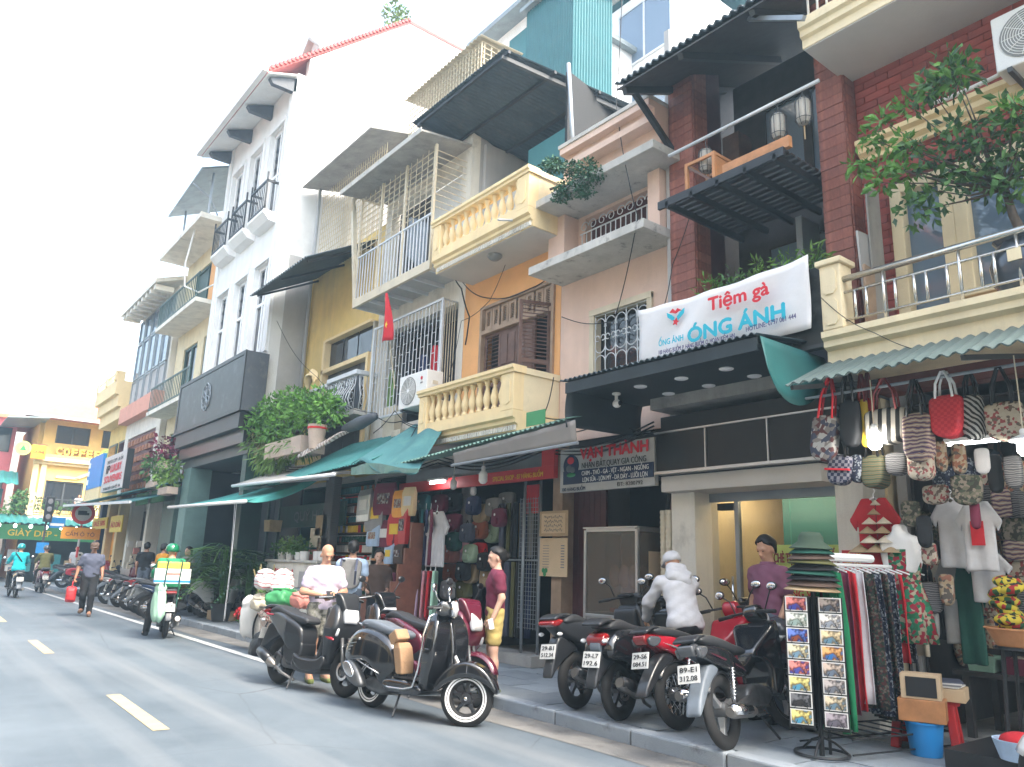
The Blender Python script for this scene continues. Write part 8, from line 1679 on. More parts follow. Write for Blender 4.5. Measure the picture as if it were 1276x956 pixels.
def person(label, loc, rz, pose=None, skin='skin', shirt='cloth_white', pants='cloth_black', sleeve='short', leg='long', hair='short', hairm='hair', shoe='cloth_black', look=0, nod=0, ht=1.68, h=.017, fat=1.0, group=None):
    J = dict(BASE); J.update(pose or {}); t = thing('person', label, 'person', loc, rz, group); s = ht/1.68; t.scale = (s, s, s)
    cu = J.pop('curl', .5); J = {k: (v3(*v) if v is not None else None) for k, v in J.items()}
    for q in 'LR':
        if J['ft'+q] is None: J['ft'+q] = J['an'+q]+v3(.15,.02 if q == 'L' else -.02,-.055)
    fr = unit(np.cross(unit(J['shL']-J['shR']), unit(J['nec']-J['pel'])))      # chest direction
    f = fat; tor = [(J['pel'],J['wai'],.155*f,.145*f,fr,.72),(J['wai'],J['che'],.14*f,.165*f,fr,.68),(J['che'],J['nec'],.15*f,.06,fr,.75),(J['nec']-v3(0,0,.045),J['shL'],.055,.056),(J['nec']-v3(0,0,.045),J['shR'],.055,.056)]
    arm = lambda q, a, b, g=0: [(J['sh'+q],J['el'+q],.052*f,.041*f)] if b == 0 else [(J['sh'+q],J['el'+q],.052*f,.041*f),(J['el'+q],J['wr'+q],.042*f,.028)]
    legs = [b for q in 'LR' for b in ((J['hi'+q],J['kn'+q],.088*f,.058*f),(J['kn'+q],J['kn'+q]*.6+J['an'+q]*.4,.056*f,.056*f),(J['kn'+q]*.6+J['an'+q]*.4,J['an'+q],.055*f,.034))]
    feet = [b for q in 'LR' for b in ((J['an'+q],J['ft'+q],.042,.035),(J['an'+q]+v3(-.02,0,-.04),J['ft'+q],.035,.03))]
    # head in its own frame
    R = Matrix.Rotation(look, 3, 'Z') @ Matrix.Rotation(nod, 3, 'Y'); Rn = np.array(R); H_ = J['hea']; hp_ = lambda x, y, z: H_+Rn @ v3(x, y, z)
    fx_ = Rn @ v3(0,1,0)
    head = [(hp_(-.015,0,.045),hp_(-.01,0,.03),.088,.088,fx_,.86),(hp_(.015,0,-.02),hp_(.03,0,-.075),.068,.048,fx_,.9),(J['nec']-v3(0,0,.03),hp_(-.015,0,-.03),.052,.05)]
    det = [(hp_(.078,0,.0),hp_(.094,0,-.028),.010,.014),(hp_(.07,.03,.028),hp_(.07,-.03,.028),.016,.016),(hp_(-.005,.078,.0),hp_(-.01,.08,-.03),.014,.011),(hp_(-.005,-.078,.0),hp_(-.01,-.08,-.03),.014,.011),(hp_(.072,.014,-.052),hp_(.072,-.014,-.052),.012,.012)]
    sock = [hp_(.092,.03,.008), hp_(.092,-.03,.008)]
    def carve(P_, F):
        for c in sock: F = np.maximum(F, -(np.sqrt(((P_-c)**2).sum(1))-.016)) if h < .02 else F
        return F
    V, Q = mesh_bones(tor+arm('L',0,1)+arm('R',0,1)+legs+feet+head[2:], h)
    Vh, Qh = mesh_bones(head+det, h*.55, .02, extra=carve); Q = np.concatenate([Q, Qh+len(V)]); V = np.concatenate([V, Vh])
    for q in 'LR':                                               # hands with five fingers
        a, w_ = J['el'+q], J['wr'+q]; d = unit(w_-a); sd = 1 if q == 'L' else -1
        up = unit(np.cross(d, v3(0,sd,0)) if abs(d[1]) < .9 else v3(0,0,1)); lat = unit(np.cross(up, d)); B = []
        B.append((w_, w_+d*.075, .027, .031, np.cross(d, up), .55))
        inn = lat*(1 if float(lat@v3(0,-sd,0)) > 0 else -1)
        for i_ in range(4):
            b0 = w_+d*.085+up*(.027-.018*i_); L_ = (.07,.08,.075,.058)[i_]; m_ = b0+(d*math.cos(cu)+inn*math.sin(cu))*L_*.5; e_ = m_+(d*math.cos(cu*2.2)+inn*math.sin(cu*2.2))*L_*.5
            B += [(b0-d*.02,m_,.0095,.0085),(m_,e_,.0085,.007)]
        th = w_+d*.03+up*.025; B += [(th,th+(d*.6+up*.6+inn*.4)*.04,.012,.010),(th+(d*.6+up*.6+inn*.4)*.04,th+(d*.95+up*.3+inn*.5)*.07,.010,.008)]
        Vh, Qh = mesh_bones(B, .0055 if h < .02 else .01, .012); Q = np.concatenate([Q, Qh+len(V)]); V = np.concatenate([V, Vh])
    link(np_mesh('body', V, Q, skin), 'body', t)
    sp = unit(J['che']-J['pel']); hem = J['pel']+sp*(-.055 if sleeve == 'short' else -.11)
    sb_ = list(tor)+([(J['hiL'],J['hiR'],.098*f,.098*f)] if sleeve == 'long' else [])
    for q in 'LR':
        if sleeve == 'long': sb_ += [(J['sh'+q],J['el'+q],.054*f,.045*f),(J['el'+q],J['wr'+q]*.94+J['el'+q]*.06,.045*f,.034)]
        else: sb_ += [(J['sh'+q],J['sh'+q]*.42+J['el'+q]*.58,.056*f,.056*f)]
    cuts = [(hem, -sp), (J['nec']+v3(0,0,.012), unit(J['nec']-J['che']))]
    V, Q = mesh_bones(sb_, h, .04, cuts, .0045, .019, ph=label.__len__()); link(np_mesh('shirt', V, Q, shirt), 'shirt', t)
    pb = [(J['pel']+sp*.02,J['pel']-sp*.02,.155*f,.145*f,fr,.75)]; pc = []
    for q in 'LR':
        if leg == 'long': pb += [(J['hi'+q],J['kn'+q],.092*f,.068*f),(J['kn'+q],J['an'+q],.066*f,.052)]
        else: e_ = J['hi'+q]*.25+J['kn'+q]*.75; pb += [(J['hi'+q],e_,.096*f,.082*f)]
    V, Q = mesh_bones(pb, h, .03, [(J['pel']+sp*(.09 if sleeve == 'short' else -.03), sp)], .004, .010, ph=3); link(np_mesh('shorts' if leg != 'long' else 'trousers', V, Q, pants), 'shorts' if leg != 'long' else 'trousers', t)
    for q in 'LR':
        V, Q = mesh_bones([(J['an'+q]+v3(-.03,0,-.05),J['ft'+q]+v3(.02,0,-.01),.042,.04)], .012, .02, [(J['an'+q]+v3(0,0,-.035), v3(0,0,1))] if shoe == 'slipper' else [], grow=.004)
        link(np_mesh('shoe', V, Q, shoe), 'shoe', t)
    for sgn in (-1, 1): MB().ell(hp_(.079,.03*sgn,.008), (.006,.011,.005), 8, 6, R).build('eye', 'eye', t, smooth=True)
    MB().ell(hp_(.083,0,-.054), (.008,.024,.007), 8, 6, R).build('mouth', 'lip', t, smooth=True)
    nrm = Rn @ v3(.7,0,-.71)
    if hair in ('short','bun','thin','long'):
        g_ = .012 if hair != 'thin' else .003
        hb = [(hp_(-.02,0,.045),hp_(-.018,0,.03),.090,.090,fx_,.86)]+([(hp_(-.05,0,.02),hp_(-.07,0,-.10),.07,.05)] if hair == 'long' else [(hp_(-.045,0,.0),hp_(-.045,0,-.04),.06,.05)])+([(hp_(-.11,0,.03),hp_(-.13,0,.02),.045,.04)] if hair == 'bun' else [])
        V, Q = mesh_bones(hb, h*.55, .03, [(hp_(.056,0,.082), nrm)], .004, g_*1.5, extra=lambda P_, F: np.maximum(F, (P_-hp_(.05,0,.078))@nrm+.014*np.sin(P_@(Rn@v3(0,1,0))*95)+.009*np.sin(P_@(Rn@v3(0,1,0))*230+2))); link(np_mesh('hair', V, Q, hairm), 'hair', t)
    return t, J, hp_, R
def headgear(P4, kind, m, m2=None):
    t, J, hp_, R = P4
    o = MB().lathe([(.118,-.02),(.122,.02),(.115,.07),(.08,.115),(.03,.135),(0,.137)] if kind == 'helmet' else [(.10,.0),(.104,.03),(.095,.075),(.06,.105),(0,.115)], n=22).build(kind, m, t, smooth=True, solid=.008)
    o.matrix_basis = Matrix.Translation(Vector(hp_(-.012,0,.02))) @ R.to_4x4() @ Matrix.Diagonal((1.02,.92,1,1))
    b = MB().grid(lambda u, v: ((.09+.075*v)*math.cos(lerp(-.9,.9,u)), (.10+.0*v)*math.sin(lerp(-.9,.9,u)), .018-.02*v), 10, 4).build('brim', m2 or m, t, smooth=True, solid=.006)
    b.matrix_basis = Matrix.Translation(Vector(hp_(-.005,0,.012))) @ R.to_4x4()
    if kind == 'helmet': MB().tube([hp_(.0,.085,-.01),hp_(.03,.06,-.08),hp_(.045,0,-.11),hp_(.03,-.06,-.08),hp_(0,-.085,-.01)], .006, 5).build('chin_strap', 'ink_red' if m == 'helmet_green' else 'cable', t)
    return o
D2 = math.radians
A = person('bald man in white t shirt and camouflage shorts checking his phone', (4.44, 9.5, 0), D2(-98), dict(elL=(.0,.27,1.10),wrL=(.20,.10,1.06),elR=(.0,-.27,1.10),wrR=(.20,-.08,1.06),curl=.9), 'skin', 'cloth_white', 'camo', leg='shorts', hair='none', shoe='slipper', nod=.42, look=.05, ht=1.66, h=.014, fat=1.06)
o = MB().box(-.006,.006,-.04,.04,-.07,.07).build('mobile_phone', 'ink_black', None, bevel=.004); o.location = A[0].matrix_basis @ Vector((.28,.0,1.07)); o.rotation_euler = (0,-.9,D2(-98)); tag(o, 'black phone in the hands of bald man', 'phone')
B = person('woman in maroon t shirt and khaki shorts standing at the kerb', (5.45, 7.18, PZ), D2(152), dict(wrL=(.06,.22,.86),wrR=(.04,-.22,.86),elL=(-.04,.225,1.1),curl=.6), 'skin_light', 'cloth_maroon', 'cloth_khaki', leg='shorts', hair='bun', shoe='slipper', nod=.1, look=.12, ht=1.55, h=.014, fat=.95)
o = MB().box(-.028,.028,-.004,.004,-.055,.055).build('mobile_phone', 'ink_white', None, bevel=.004); o.location = B[0].matrix_basis @ Vector((.085,.27,.80)); o.rotation_euler = (0,.2,D2(152)); tag(o, 'white phone held at the thigh of woman in maroon', 'phone')
Cc = person('person in white hooded top and white cap leaning over parked scooters', (6.36, 5.24, PZ), D2(62), dict(pel=(-.05,0,.92),wai=(.02,0,1.04),che=(.12,0,1.23),nec=(.21,0,1.37),hea=(.29,0,1.49),shL=(.18,.17,1.29),elL=(.33,.26,1.08),wrL=(.52,.22,.90),shR=(.18,-.17,1.29),elR=(.35,-.22,1.08),wrR=(.56,-.14,.93),hiL=(-.05,.085,.89),hiR=(-.05,-.085,.89),knL=(.0,.1,.5),knR=(-.02,-.1,.5)), 'skin', 'cloth_offwhite', 'cloth_black', 'long', hair='none', nod=.35, look=.2, ht=1.62, h=.014)
headgear(Cc, 'cap', 'cloth_offwhite'); c_ = [c for c in Cc[0].children if c.name.startswith('brim')][0]
V, Q = mesh_bones([(v3(.12,.10,1.38),v3(.12,-.10,1.38),.05,.05),(v3(.09,.07,1.36),v3(.06,-.06,1.31),.06,.06),(v3(.18,.06,1.45),v3(.18,-.06,1.45),.055,.055)], .013, .05, fold=.004); link(np_mesh('hood', V, Q, 'cloth_offwhite'), 'hood', Cc[0])
E_ = person('man in plum polo shirt standing by the glass shop front', (6.92, 4.62, PZ), D2(168), dict(wrL=(.1,.22,.90),wrR=(.06,-.23,.87)), 'skin', 'cloth_plum', 'cloth_jeans', nod=.32, look=.1, ht=1.72, h=.014)
MB().grid(lambda u, v: (.07*math.cos(lerp(-2.6,2.6,u))*(1+.12*v)-.005, .068*math.sin(lerp(-2.6,2.6,u))*(1+.12*v), 1.452-.035*v), 16, 3).build('collar', 'cloth_plum', E_[0], smooth=True, solid=.006)
RIDE = dict(pel=(0,0,.93),wai=(.02,0,1.05),che=(.07,0,1.25),nec=(.09,0,1.41),hea=(.13,0,1.55),shL=(.08,.175,1.35),elL=(.25,.25,1.16),wrL=(.46,.26,1.08),shR=(.08,-.175,1.35),elR=(.25,-.25,1.16),wrR=(.46,-.26,1.08),hiL=(0,.09,.90),knL=(.40,.17,.80),anL=(.35,.17,.40),hiR=(0,-.09,.90),knR=(.40,-.17,.80),anR=(.35,-.17,.40))
G_ = person('delivery rider in green helmet and green jacket looking aside', (4.24, 15.85, 0), D2(80), dict(RIDE, knL=(.25,.24,.55),anL=(.2,.28,.09)), 'skin', 'cloth_grab', 'cloth_black', 'long', hair='none', look=-1.05, h=.018); headgear(G_, 'helmet', 'helmet_green', 'cloth_black')
WK = dict(knL=(.12,.09,.50),anL=(.10,.09,.10),knR=(.02,-.09,.50),anR=(-.22,-.09,.16),wrR=(.02,-.30,.86),elR=(-.05,-.27,1.1),wrL=(.12,.26,.90),curl=1.2)
K_ = person('walking man in slate t shirt and cap carrying a red bag', (3.86, 21.3, 0), D2(-104), WK, 'skin_dark', 'cloth_slate', 'cloth_black', hair='short', nod=.1, ht=1.72, h=.018, fat=1.05, shoe='cloth_brown'); headgear(K_, 'cap', 'cloth_brown')
rb_ = thing('red_carrier_bag', 'red carrier bag in the hand of walking man', 'bag', K_[0].matrix_basis @ Vector((.06,-.33,.50)), D2(-104)); link(panel_mesh('bag_body', [(-.16,-.19),(.16,-.19),(.19,.05),(.12,.17),(-.12,.17),(-.19,.05)], lambda u, v: .09+.02*np.sin(u*22), .04, .016, 'sign_red', 1), 'bag_body', rb_); MB().tube([(-.10,0,.15),(-.05,0,.30),(.05,0,.30),(.10,0,.15)], .008, 5).build('handle', 'sign_red', rb_)
for la, loc, rz, sh_, pa, hg, hm2, sl in (('rider in turquoise jacket and turquoise helmet', (3.3,29.85,.0), 92, 'cloth_cyan','cloth_black','helmet','helmet_teal','long'),('rider in olive jacket behind the turquoise rider', (4.5,33.45,0), 90, 'cloth_olive','cloth_black','helmet','helmet_dark','long'),('rider in tan jacket and orange helmet at street edge', (3.0,36.8,0), 88, 'cloth_tan','cloth_jeans','helmet','sign_orange','long')):
    q = person(la, loc, D2(rz), RIDE, 'skin', sh_, pa, sl, hair='none', h=.024); headgear(q, hg, hm2)
MB().tube([(.0,.16,1.42),(-.115,.0,1.2),(.02,-.16,.98)], .018, 6).build('bag_strap', 'cable', [o for o in bpy.data.objects if o.get('label','').startswith('rider in turq')][0])
for la, loc, rz, sk, sh_, pa, hr, sl, ht in (('man in light blue shirt with grey backpack seen from behind', (5.75,11.35,PZ), 55,'skin','cloth_lightblue','cloth_jeans','short','short',1.66),('woman with dark hair beside the jar shelf', (6.55,11.95,PZ), -120,'skin_light','cloth_brown','cloth_black','long','long',1.55),('man in black t shirt among the parked bikes', (6.0,25.3,PZ), 60,'skin','cloth_black','cloth_jeans','short','short',1.7),('man in orange shirt standing at the yellow shop', (6.0,23.4,PZ), 20,'skin','cloth_orange','cloth_orange','short','short',1.66),('woman in grey blouse before the glass cases', (6.1,21.4,PZ), 200,'skin_light','cloth_greyp','cloth_maroon','long','short',1.58),('person in white shirt beyond the traffic sign', (6.2,37.8,PZ), -100,'skin_light','cloth_offwhite','cloth_black','short','short',1.62),('guest in white shirt on the coffee house balcony', (7.1,45.2,3.18), -90,'skin','cloth_offwhite','cloth_black','short','short',1.2)):
    q = person(la, loc, D2(rz), dict(wrL=(.18,.2,1.0),wrR=(.18,-.2,1.0)) if ht < 1.7 else None, sk, sh_, pa, sl, hair=hr, h=.02 if loc[1] < 13 else .024, ht=ht)
    if 'backpack' in la:
        bp2 = thing('grey_backpack', 'grey backpack worn over light blue shirt', 'backpack', q[0].matrix_basis @ Vector((-.17,0,1.18)), D2(55)-math.pi/2); link(bag_mesh('', .34, .46, .20, 'cloth_greyp'), 'bag_body', bp2); MB().box(-.11,.11,-.0,.11,-.18,.02).build('front_pocket', 'cloth_slate', bp2, bevel=.02)
        for s_ in (-1,1): MB().tube([(.09*s_,-.02,.2),(.12*s_,-.18,.22),(.12*s_,-.28,.05),(.1*s_,-.15,-.15)], .018, 6).build('strap', 'cloth_slate', bp2)
# steering turned on some bikes
def steer(t, ang, px_):
    T_ = Matrix.Translation((px_,0,0)) @ Matrix.Rotation(ang,4,'Z') @ Matrix.Translation((-px_,0,0)); names = ('tyre','rim','front_fender','fork_','handlebar','headlight','grip','brake_lever','mirror','handle_cover')
    for c in t.children:
        if c.name.startswith(names) and c.type == 'MESH':
            n = len(c.data.vertices); a = np.zeros(n*3, np.float32); c.data.vertices.foreach_get('co', a)
            if a.reshape(-1,3)[:,0].mean() > .85: c.matrix_basis = T_ @ c.matrix_basis
steer(vs_, D2(34), 1.16); steer(sc_red, D2(14), 1.1); steer(ub_k, D2(-18), 1.05); steer(ub_r, D2(12), 1.05)
# ================================================================ plants
def leaves(parent, name, m, clumps, n, size, droop=.3, long=2.2, seed=1):
    """many small folded leaves spread through clumps (centre, radii)"""
    r = np.random.default_rng(seed); V = []; F = []
    for c, rad in clumps:
        u = r.normal(size=(n,3)); u /= np.linalg.norm(u, axis=1)[:,None]; rr = r.random(n)**.45; p = np.array(c)+u*rr[:,None]*np.array(rad)
        d = u*.8+r.normal(size=(n,3))*.7+np.array([0,0,-droop]); d /= np.linalg.norm(d, axis=1)[:,None]; s_ = np.cross(d, r.normal(size=(n,3))); s_ /= np.linalg.norm(s_, axis=1)[:,None]; nn = np.cross(d, s_)
        L = size*(.6+.8*r.random(n))[:,None]; w_ = L/long
        o = len(V); b = np.stack([p, p+d*L*.5+s_*w_*.5+nn*w_*.15, p+d*L, p+d*L*.5-s_*w_*.5+nn*w_*.15], 1).reshape(-1,3); V.extend(b.tolist()); F.extend([(o+4*i,o+4*i+1,o+4*i+2,o+4*i+3) for i in range(n)])
    me = bpy.data.meshes.new(name); me.from_pydata(V, [], F); me.materials.append(MAT(m)); q = bpy.data.objects.new(name, me); C.objects.link(q); q.parent = parent; q['kind'] = 'stuff'; return q
def rel(t, px, py, X): return tuple(W(px, py, X)-t.location)
# potted tree on the brick house balcony
tr = thing('potted_tree', 'leafy potted tree on the cream balcony of brick house', 'tree', (7.0, 2.08, 3.78))
MB().lathe([(0,0),(.16,0),(.25,.12),(.27,.28),(.22,.42),(.2,.46),(.23,.5),(.2,.5),(.17,.42),(0,.40)], n=24).build('vase', 'vase_blue', tr, smooth=.9); MB().box(-.275,-.262,-.05,.05,.24,.34).build('vase_plaque', 'stucco_pale', tr)
tips = [(1183,84,6.8),(1160,112,6.85),(1132,132,6.85),(1100,150,6.9),(1084,172,6.95),(1072,205,7.0),(1100,205,6.95),(1128,215,6.9),(1150,190,6.9),(1165,238,6.85),(1180,205,6.95),(1205,180,6.9),(1195,160,6.9),(1222,200,6.95),(1245,165,6.9),(1262,135,6.85),(1270,190,6.95),(1240,225,7.0),(1268,235,7.0),(1275,160,7.0),(1215,225,6.9),(1195,95,6.8),(1125,180,6.95),(1290,210,7.0),(1300,170,7.0),(1146,262,6.85),(1098,228,6.95)]
hub_ = Vector(rel(tr, 1252, 235, 7.05))
MB().tube([(0,0,.42),(.02,.02,.6),(hub_.x*.6,hub_.y*.6,.75),hub_], [.045,.04,.035,.03], 8).build('trunk', 'bark', tr, smooth=True)
lb = MB()
for k, (px, py, X) in enumerate(tips):
    e = Vector(rel(tr, px, py, X)); m1 = hub_.lerp(e, .5)+Vector((0,0,-.06+.04*(k % 3))); lb.tube([hub_, hub_.lerp(e,.25)+Vector((0,.02,-.02)), m1, e], [.02,.014,.009,.003], 5)
lb.build('limbs', 'bark', tr, smooth=True)
cl = [(rel(tr, px, py, X), (.12,.14,.10)) for px, py, X in tips]; big = [c for k, c in enumerate(cl) if tips[k][0] > 1140]; out_ = [c for k, c in enumerate(cl) if tips[k][0] <= 1140 or tips[k][1] < 140]
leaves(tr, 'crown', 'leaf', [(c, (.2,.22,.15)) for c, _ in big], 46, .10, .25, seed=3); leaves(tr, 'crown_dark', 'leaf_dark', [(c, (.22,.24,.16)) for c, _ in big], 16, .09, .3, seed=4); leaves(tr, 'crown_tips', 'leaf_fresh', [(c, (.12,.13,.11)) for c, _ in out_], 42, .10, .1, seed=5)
# ledge shrub
t = thing('ledge_shrub', 'dense small shrub growing on the peach house ledge', 'shrub', (6.95, 8.05, 6.96)); cs = [(rel(t, px, py, 6.85), (.14,.16,.10)) for px, py in ((692,208),(712,210),(732,208),(742,218),(722,226),(705,232),(700,244),(728,238),(686,205))]
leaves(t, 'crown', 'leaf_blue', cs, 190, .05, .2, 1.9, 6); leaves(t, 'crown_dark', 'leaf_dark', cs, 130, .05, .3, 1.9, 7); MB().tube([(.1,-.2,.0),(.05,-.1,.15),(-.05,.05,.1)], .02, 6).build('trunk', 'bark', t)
# big bush on the awnings
t = thing('balcony_bush', 'large bush of mixed greenery above the awnings of yellow house', 'shrub', (6.5, 15.9, 3.75)); X_ = 6.5
top = [(px, py) for px, py in ((330,520),(345,505),(365,498),(385,505),(400,500),(355,525),(375,520),(340,540),(392,520),(322,535),(410,512),(368,540))]; low = [(px, py) for px, py in ((318,552),(335,560),(350,560),(330,575),(362,558),(345,572),(375,555))]
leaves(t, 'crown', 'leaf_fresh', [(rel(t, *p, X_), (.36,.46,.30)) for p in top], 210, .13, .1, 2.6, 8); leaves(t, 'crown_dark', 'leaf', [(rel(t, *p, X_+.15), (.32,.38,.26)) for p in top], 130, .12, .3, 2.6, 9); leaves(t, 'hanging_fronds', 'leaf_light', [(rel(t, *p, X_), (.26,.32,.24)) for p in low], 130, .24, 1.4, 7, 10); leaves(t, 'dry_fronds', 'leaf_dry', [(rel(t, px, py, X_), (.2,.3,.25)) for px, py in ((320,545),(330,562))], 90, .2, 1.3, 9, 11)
MB().box(-.25,.3,-.8,1.2,-.1,.25).build('planter_box', 'planter', t); lb = MB()
for p in top: lb.tube([(0,.2,.2), Vector(rel(t,*p,X_))*.6+Vector((0,.1,.1)), rel(t,*p,X_)], [.02,.012,.004], 5)
lb.build('limbs', 'bark', t)
t = thing('clay_pot', 'pale clay pot with spiky grass above the teal roof', 'plant pot', W(393, 560, 6.4)); MB().lathe([(0,0),(.13,0),(.17,.3),(.19,.42),(.19,.5),(.16,.5),(.14,.4),(0,.38)], n=20).build('pot', 'planter', t, smooth=.8); MB().lathe([(.193,.41),(.2,.41),(.2,.45),(.193,.45)], n=20, ring=True).build('red_band', 'sign_red', t)
def blades(t, m, n, L, spread, z0, seed, w_=.018, name='blades', stiff=.5):
    r = random.Random(seed); V = []; F = []
    for i in range(n):
        a = r.uniform(0,6.28); l = L*r.uniform(.6,1.1); s_ = spread*r.uniform(.3,1); d = Vector((math.cos(a),math.sin(a),0)); sd = Vector((-d.y,d.x,0)); o = len(V)
        for k in range(5): f_ = k/4; p = d*(s_*f_**1.6)+Vector((0,0,z0+l*(f_-(1-stiff)*f_*f_*.8))); ww = w_*(1-f_)**.6; V += [tuple(p-sd*ww), tuple(p+sd*ww)]
        F += [(o+2*k,o+2*k+1,o+2*k+3,o+2*k+2) for k in range(4)]
    me = bpy.data.meshes.new(name); me.from_pydata(V, [], F); me.materials.append(MAT(m)); q = bpy.data.objects.new(name, me); C.objects.link(q); q.parent = t; q['kind'] = 'stuff'; return q
blades(t, 'leaf_light', 60, .55, .35, .42, 2)
# window plants of the timber house
for i, (px, w2) in enumerate(((888,.2),(915,.18),(945,.2),(985,.2),(1015,.14))):
    t = thing('window_plant', ['bushy','fern like','feathery','tall bright','small'][i]+' green plant in a pot above the cloth banner', 'plant', (7.08, wy(px, 345, 7.08), 4.3)); MB().lathe([(0,0),(.07,0),(.1,.16),(.085,.16),(0,.14)], n=14).build('pot', 'terracotta', t, smooth=.8)
    blades(t, ['leaf_light','leaf','leaf_light','leaf_fresh','leaf'][i], 34, .5, w2*1.3, .12, i+20, .008, 'stems', .75); leaves(t, 'foliage', ['leaf_fresh','leaf','leaf_light','leaf_fresh','leaf_light'][i], [((0,0,.38),(w2,w2*1.2,.24))], 170, .08, .2, 4, i+30)
# palms by the white house
def frond(mb_v, mb_f, base, d, L, up, r):
    n = 14; pts = [base+d*(L*k/n)+Vector((0,0,up*(k/n)-(up+.5*L)*(k/n)**2)) for k in range(n+1)]
    for k in range(2, n):
        ll = .34*math.sin(math.pi*(k/n*.8+.15))+.06
        for s in (-1, 1):
            sd = Vector((-d.y,d.x,0))*s; e = pts[k]+sd*ll+d*ll*.6+Vector((0,0,-.12*ll+r.uniform(-.04,.04))); o = len(mb_v); m_ = pts[k].lerp(e,.5); mb_v += [tuple(pts[k]), tuple(m_+d*.03), tuple(e), tuple(m_-d*.03)]; mb_f.append((o,o+1,o+2,o+3))
    return pts
def palm(label, loc, n, h, L, m, seed):
    t = thing('potted_palm', label, 'palm', loc); r = random.Random(seed); V = []; F = []; st = MB()
    for i in range(n):
        a = r.uniform(0,6.28); d = Vector((math.cos(a),math.sin(a),0)); b = Vector((d.x*.08,d.y*.08,.35+h*r.uniform(.3,1))); st.tube([(d.x*.03,d.y*.03,.3), b], .012, 5); p = frond(V, F, b, d, L*r.uniform(.7,1.1), r.uniform(.3,.7)*L, r); st.tube(p[::3], .006, 4)
    me = bpy.data.meshes.new('fronds'); me.from_pydata(V, [], F); me.materials.append(MAT(m)); q = bpy.data.objects.new('fronds', me); C.objects.link(q); q.parent = t; st.build('trunk', 'leaf', t); MB().lathe([(0,0),(.17,0),(.23,.36),(.25,.38),(.22,.38),(0,.34)], n=18).build('pot', 'iron_dark', t, smooth=.8)
palm('tall potted palm under the turquoise awning', (6.2,18.4,PZ), 24, 1.3, 1.1, 'leaf_blue', 1); palm('potted palm beside the green portal column', (6.1,19.8,PZ), 24, 1.2, 1.1, 'leaf', 2); palm('smaller potted palm near the counter wall', (6.3,17.3,PZ), 20, 1.1, 1.0, 'leaf_blue', 3)
palm('bright potted palm at the kerb side of portal', (5.85,17.6,PZ), 20, 1.2, .95, 'leaf', 4); palm('potted palm behind the silver scooter', (6.1,19.0,PZ), 20, 1.35, 1.0, 'leaf_light', 5)
for i, (px, py, X) in enumerate(((318,672,6.7),(330,678,6.7),(345,672,6.7))):
    t = thing('counter_plant', ['trailing','round','bushy'][i]+' green plant in white pot on the counter wall', 'plant', W(px, py, X)); t.location.z = 1.471; t.location.y = 15.65+.45*i; MB().lathe([(0,0),(.09,0),(.12,.16),(.1,.16),(0,.14)], n=16).build('pot', 'paper', t, smooth=.8); leaves(t, 'foliage', ['leaf','leaf_light','leaf'][i], [((0,0,.28),(.24,.26,.2))], 260, .07, .4, 1.8, 40+i)
t = thing('bamboo_pot', 'pot of dry bamboo stalks and leafy shrub before counter wall', 'plant', (5.85,15.0,PZ)); MB().lathe([(0,0),(.15,0),(.2,.34),(.17,.34),(0,.3)], n=18).build('pot', 'planter', t, smooth=.8)
for k in range(8): a = k*.9; MB().tube([(.05*math.cos(a),.05*math.sin(a),.3),(.3*math.cos(a),.35*math.sin(a),1.15+.05*(k % 3))], .014, 6).build('dry_stalk', 'leaf_dry', t, smooth=True)
leaves(t, 'foliage', 'leaf_light', [((-.1,-.35,.65),(.2,.25,.3)),((0,-.2,.5),(.2,.2,.2))], 320, .07, .2, 2, 50)
t = thing('red_flower_pot', 'cluster of red flowers beside the bamboo pot', 'plant', (5.75,15.55,PZ)); MB().lathe([(0,0),(.13,0),(.17,.2),(0,.2)], n=16).build('pot', 'terracotta', t); leaves(t, 'blossoms', 'flower_red', [((0,0,.3),(.28,.35,.14))], 340, .06, 0, 1.3, 51); leaves(t, 'foliage', 'leaf', [((0,0,.25),(.25,.3,.1))], 120, .07, .3, 2, 52)
for i, (px, py, X, m_, n_) in enumerate(((196,583,6.0,'leaf',260),(212,590,6.0,'leaf_light',240),(205,560,6.1,'cloth_maroon',200))):
    t = thing('balcony_plant', ['dark trailing plant above the green awning','pale leafy plant in a tray above the green awning','dark red leafed plant below the cream house balcony'][i], 'plant', W(px, py, X)); leaves(t, 'foliage', m_, [((0,0,0),(.4,.7,.45))], n_, .16, .4, 2, 60+i); MB().box(-.15,.15,-.5,.5,-.62,-.42).build('planter', 'planter', t)
t = thing('terrace_plants', 'row of plants along the coffee house balcony', 'plant', (6.8,44.6,3.7)); leaves(t, 'foliage', 'leaf', [((x,0,.1*math.sin(x*3)),(.45,.3,.3)) for x in (-1.6,-.8,0,.8,1.6,2.4)], 90, .16, .3, 2, 70)
t = thing('crossing_tree', 'small tree beside the grey shop at the crossing', 'tree', (4.1,45.0,0)); MB().tube([(0,0,0),(.1,0,1.6),(0,.1,3.0)], [.1,.08,.05], 8).build('trunk', 'bark', t); leaves(t, 'crown', 'leaf', [((.1,0,3.2),(.7,.6,.7)),((.5,0,3.9),(.5,.5,.5)),((-.3,.1,2.7),(.4,.4,.4))], 260, .2, .3, 2, 71)
t = thing('roof_plant', 'green creeper on the rooftop behind the white house', 'plant', W(493, 20, 10.5)); leaves(t, 'foliage', 'leaf_light', [((0,0,0),(.5,.5,.5))], 220, .18, .3, 2, 72)
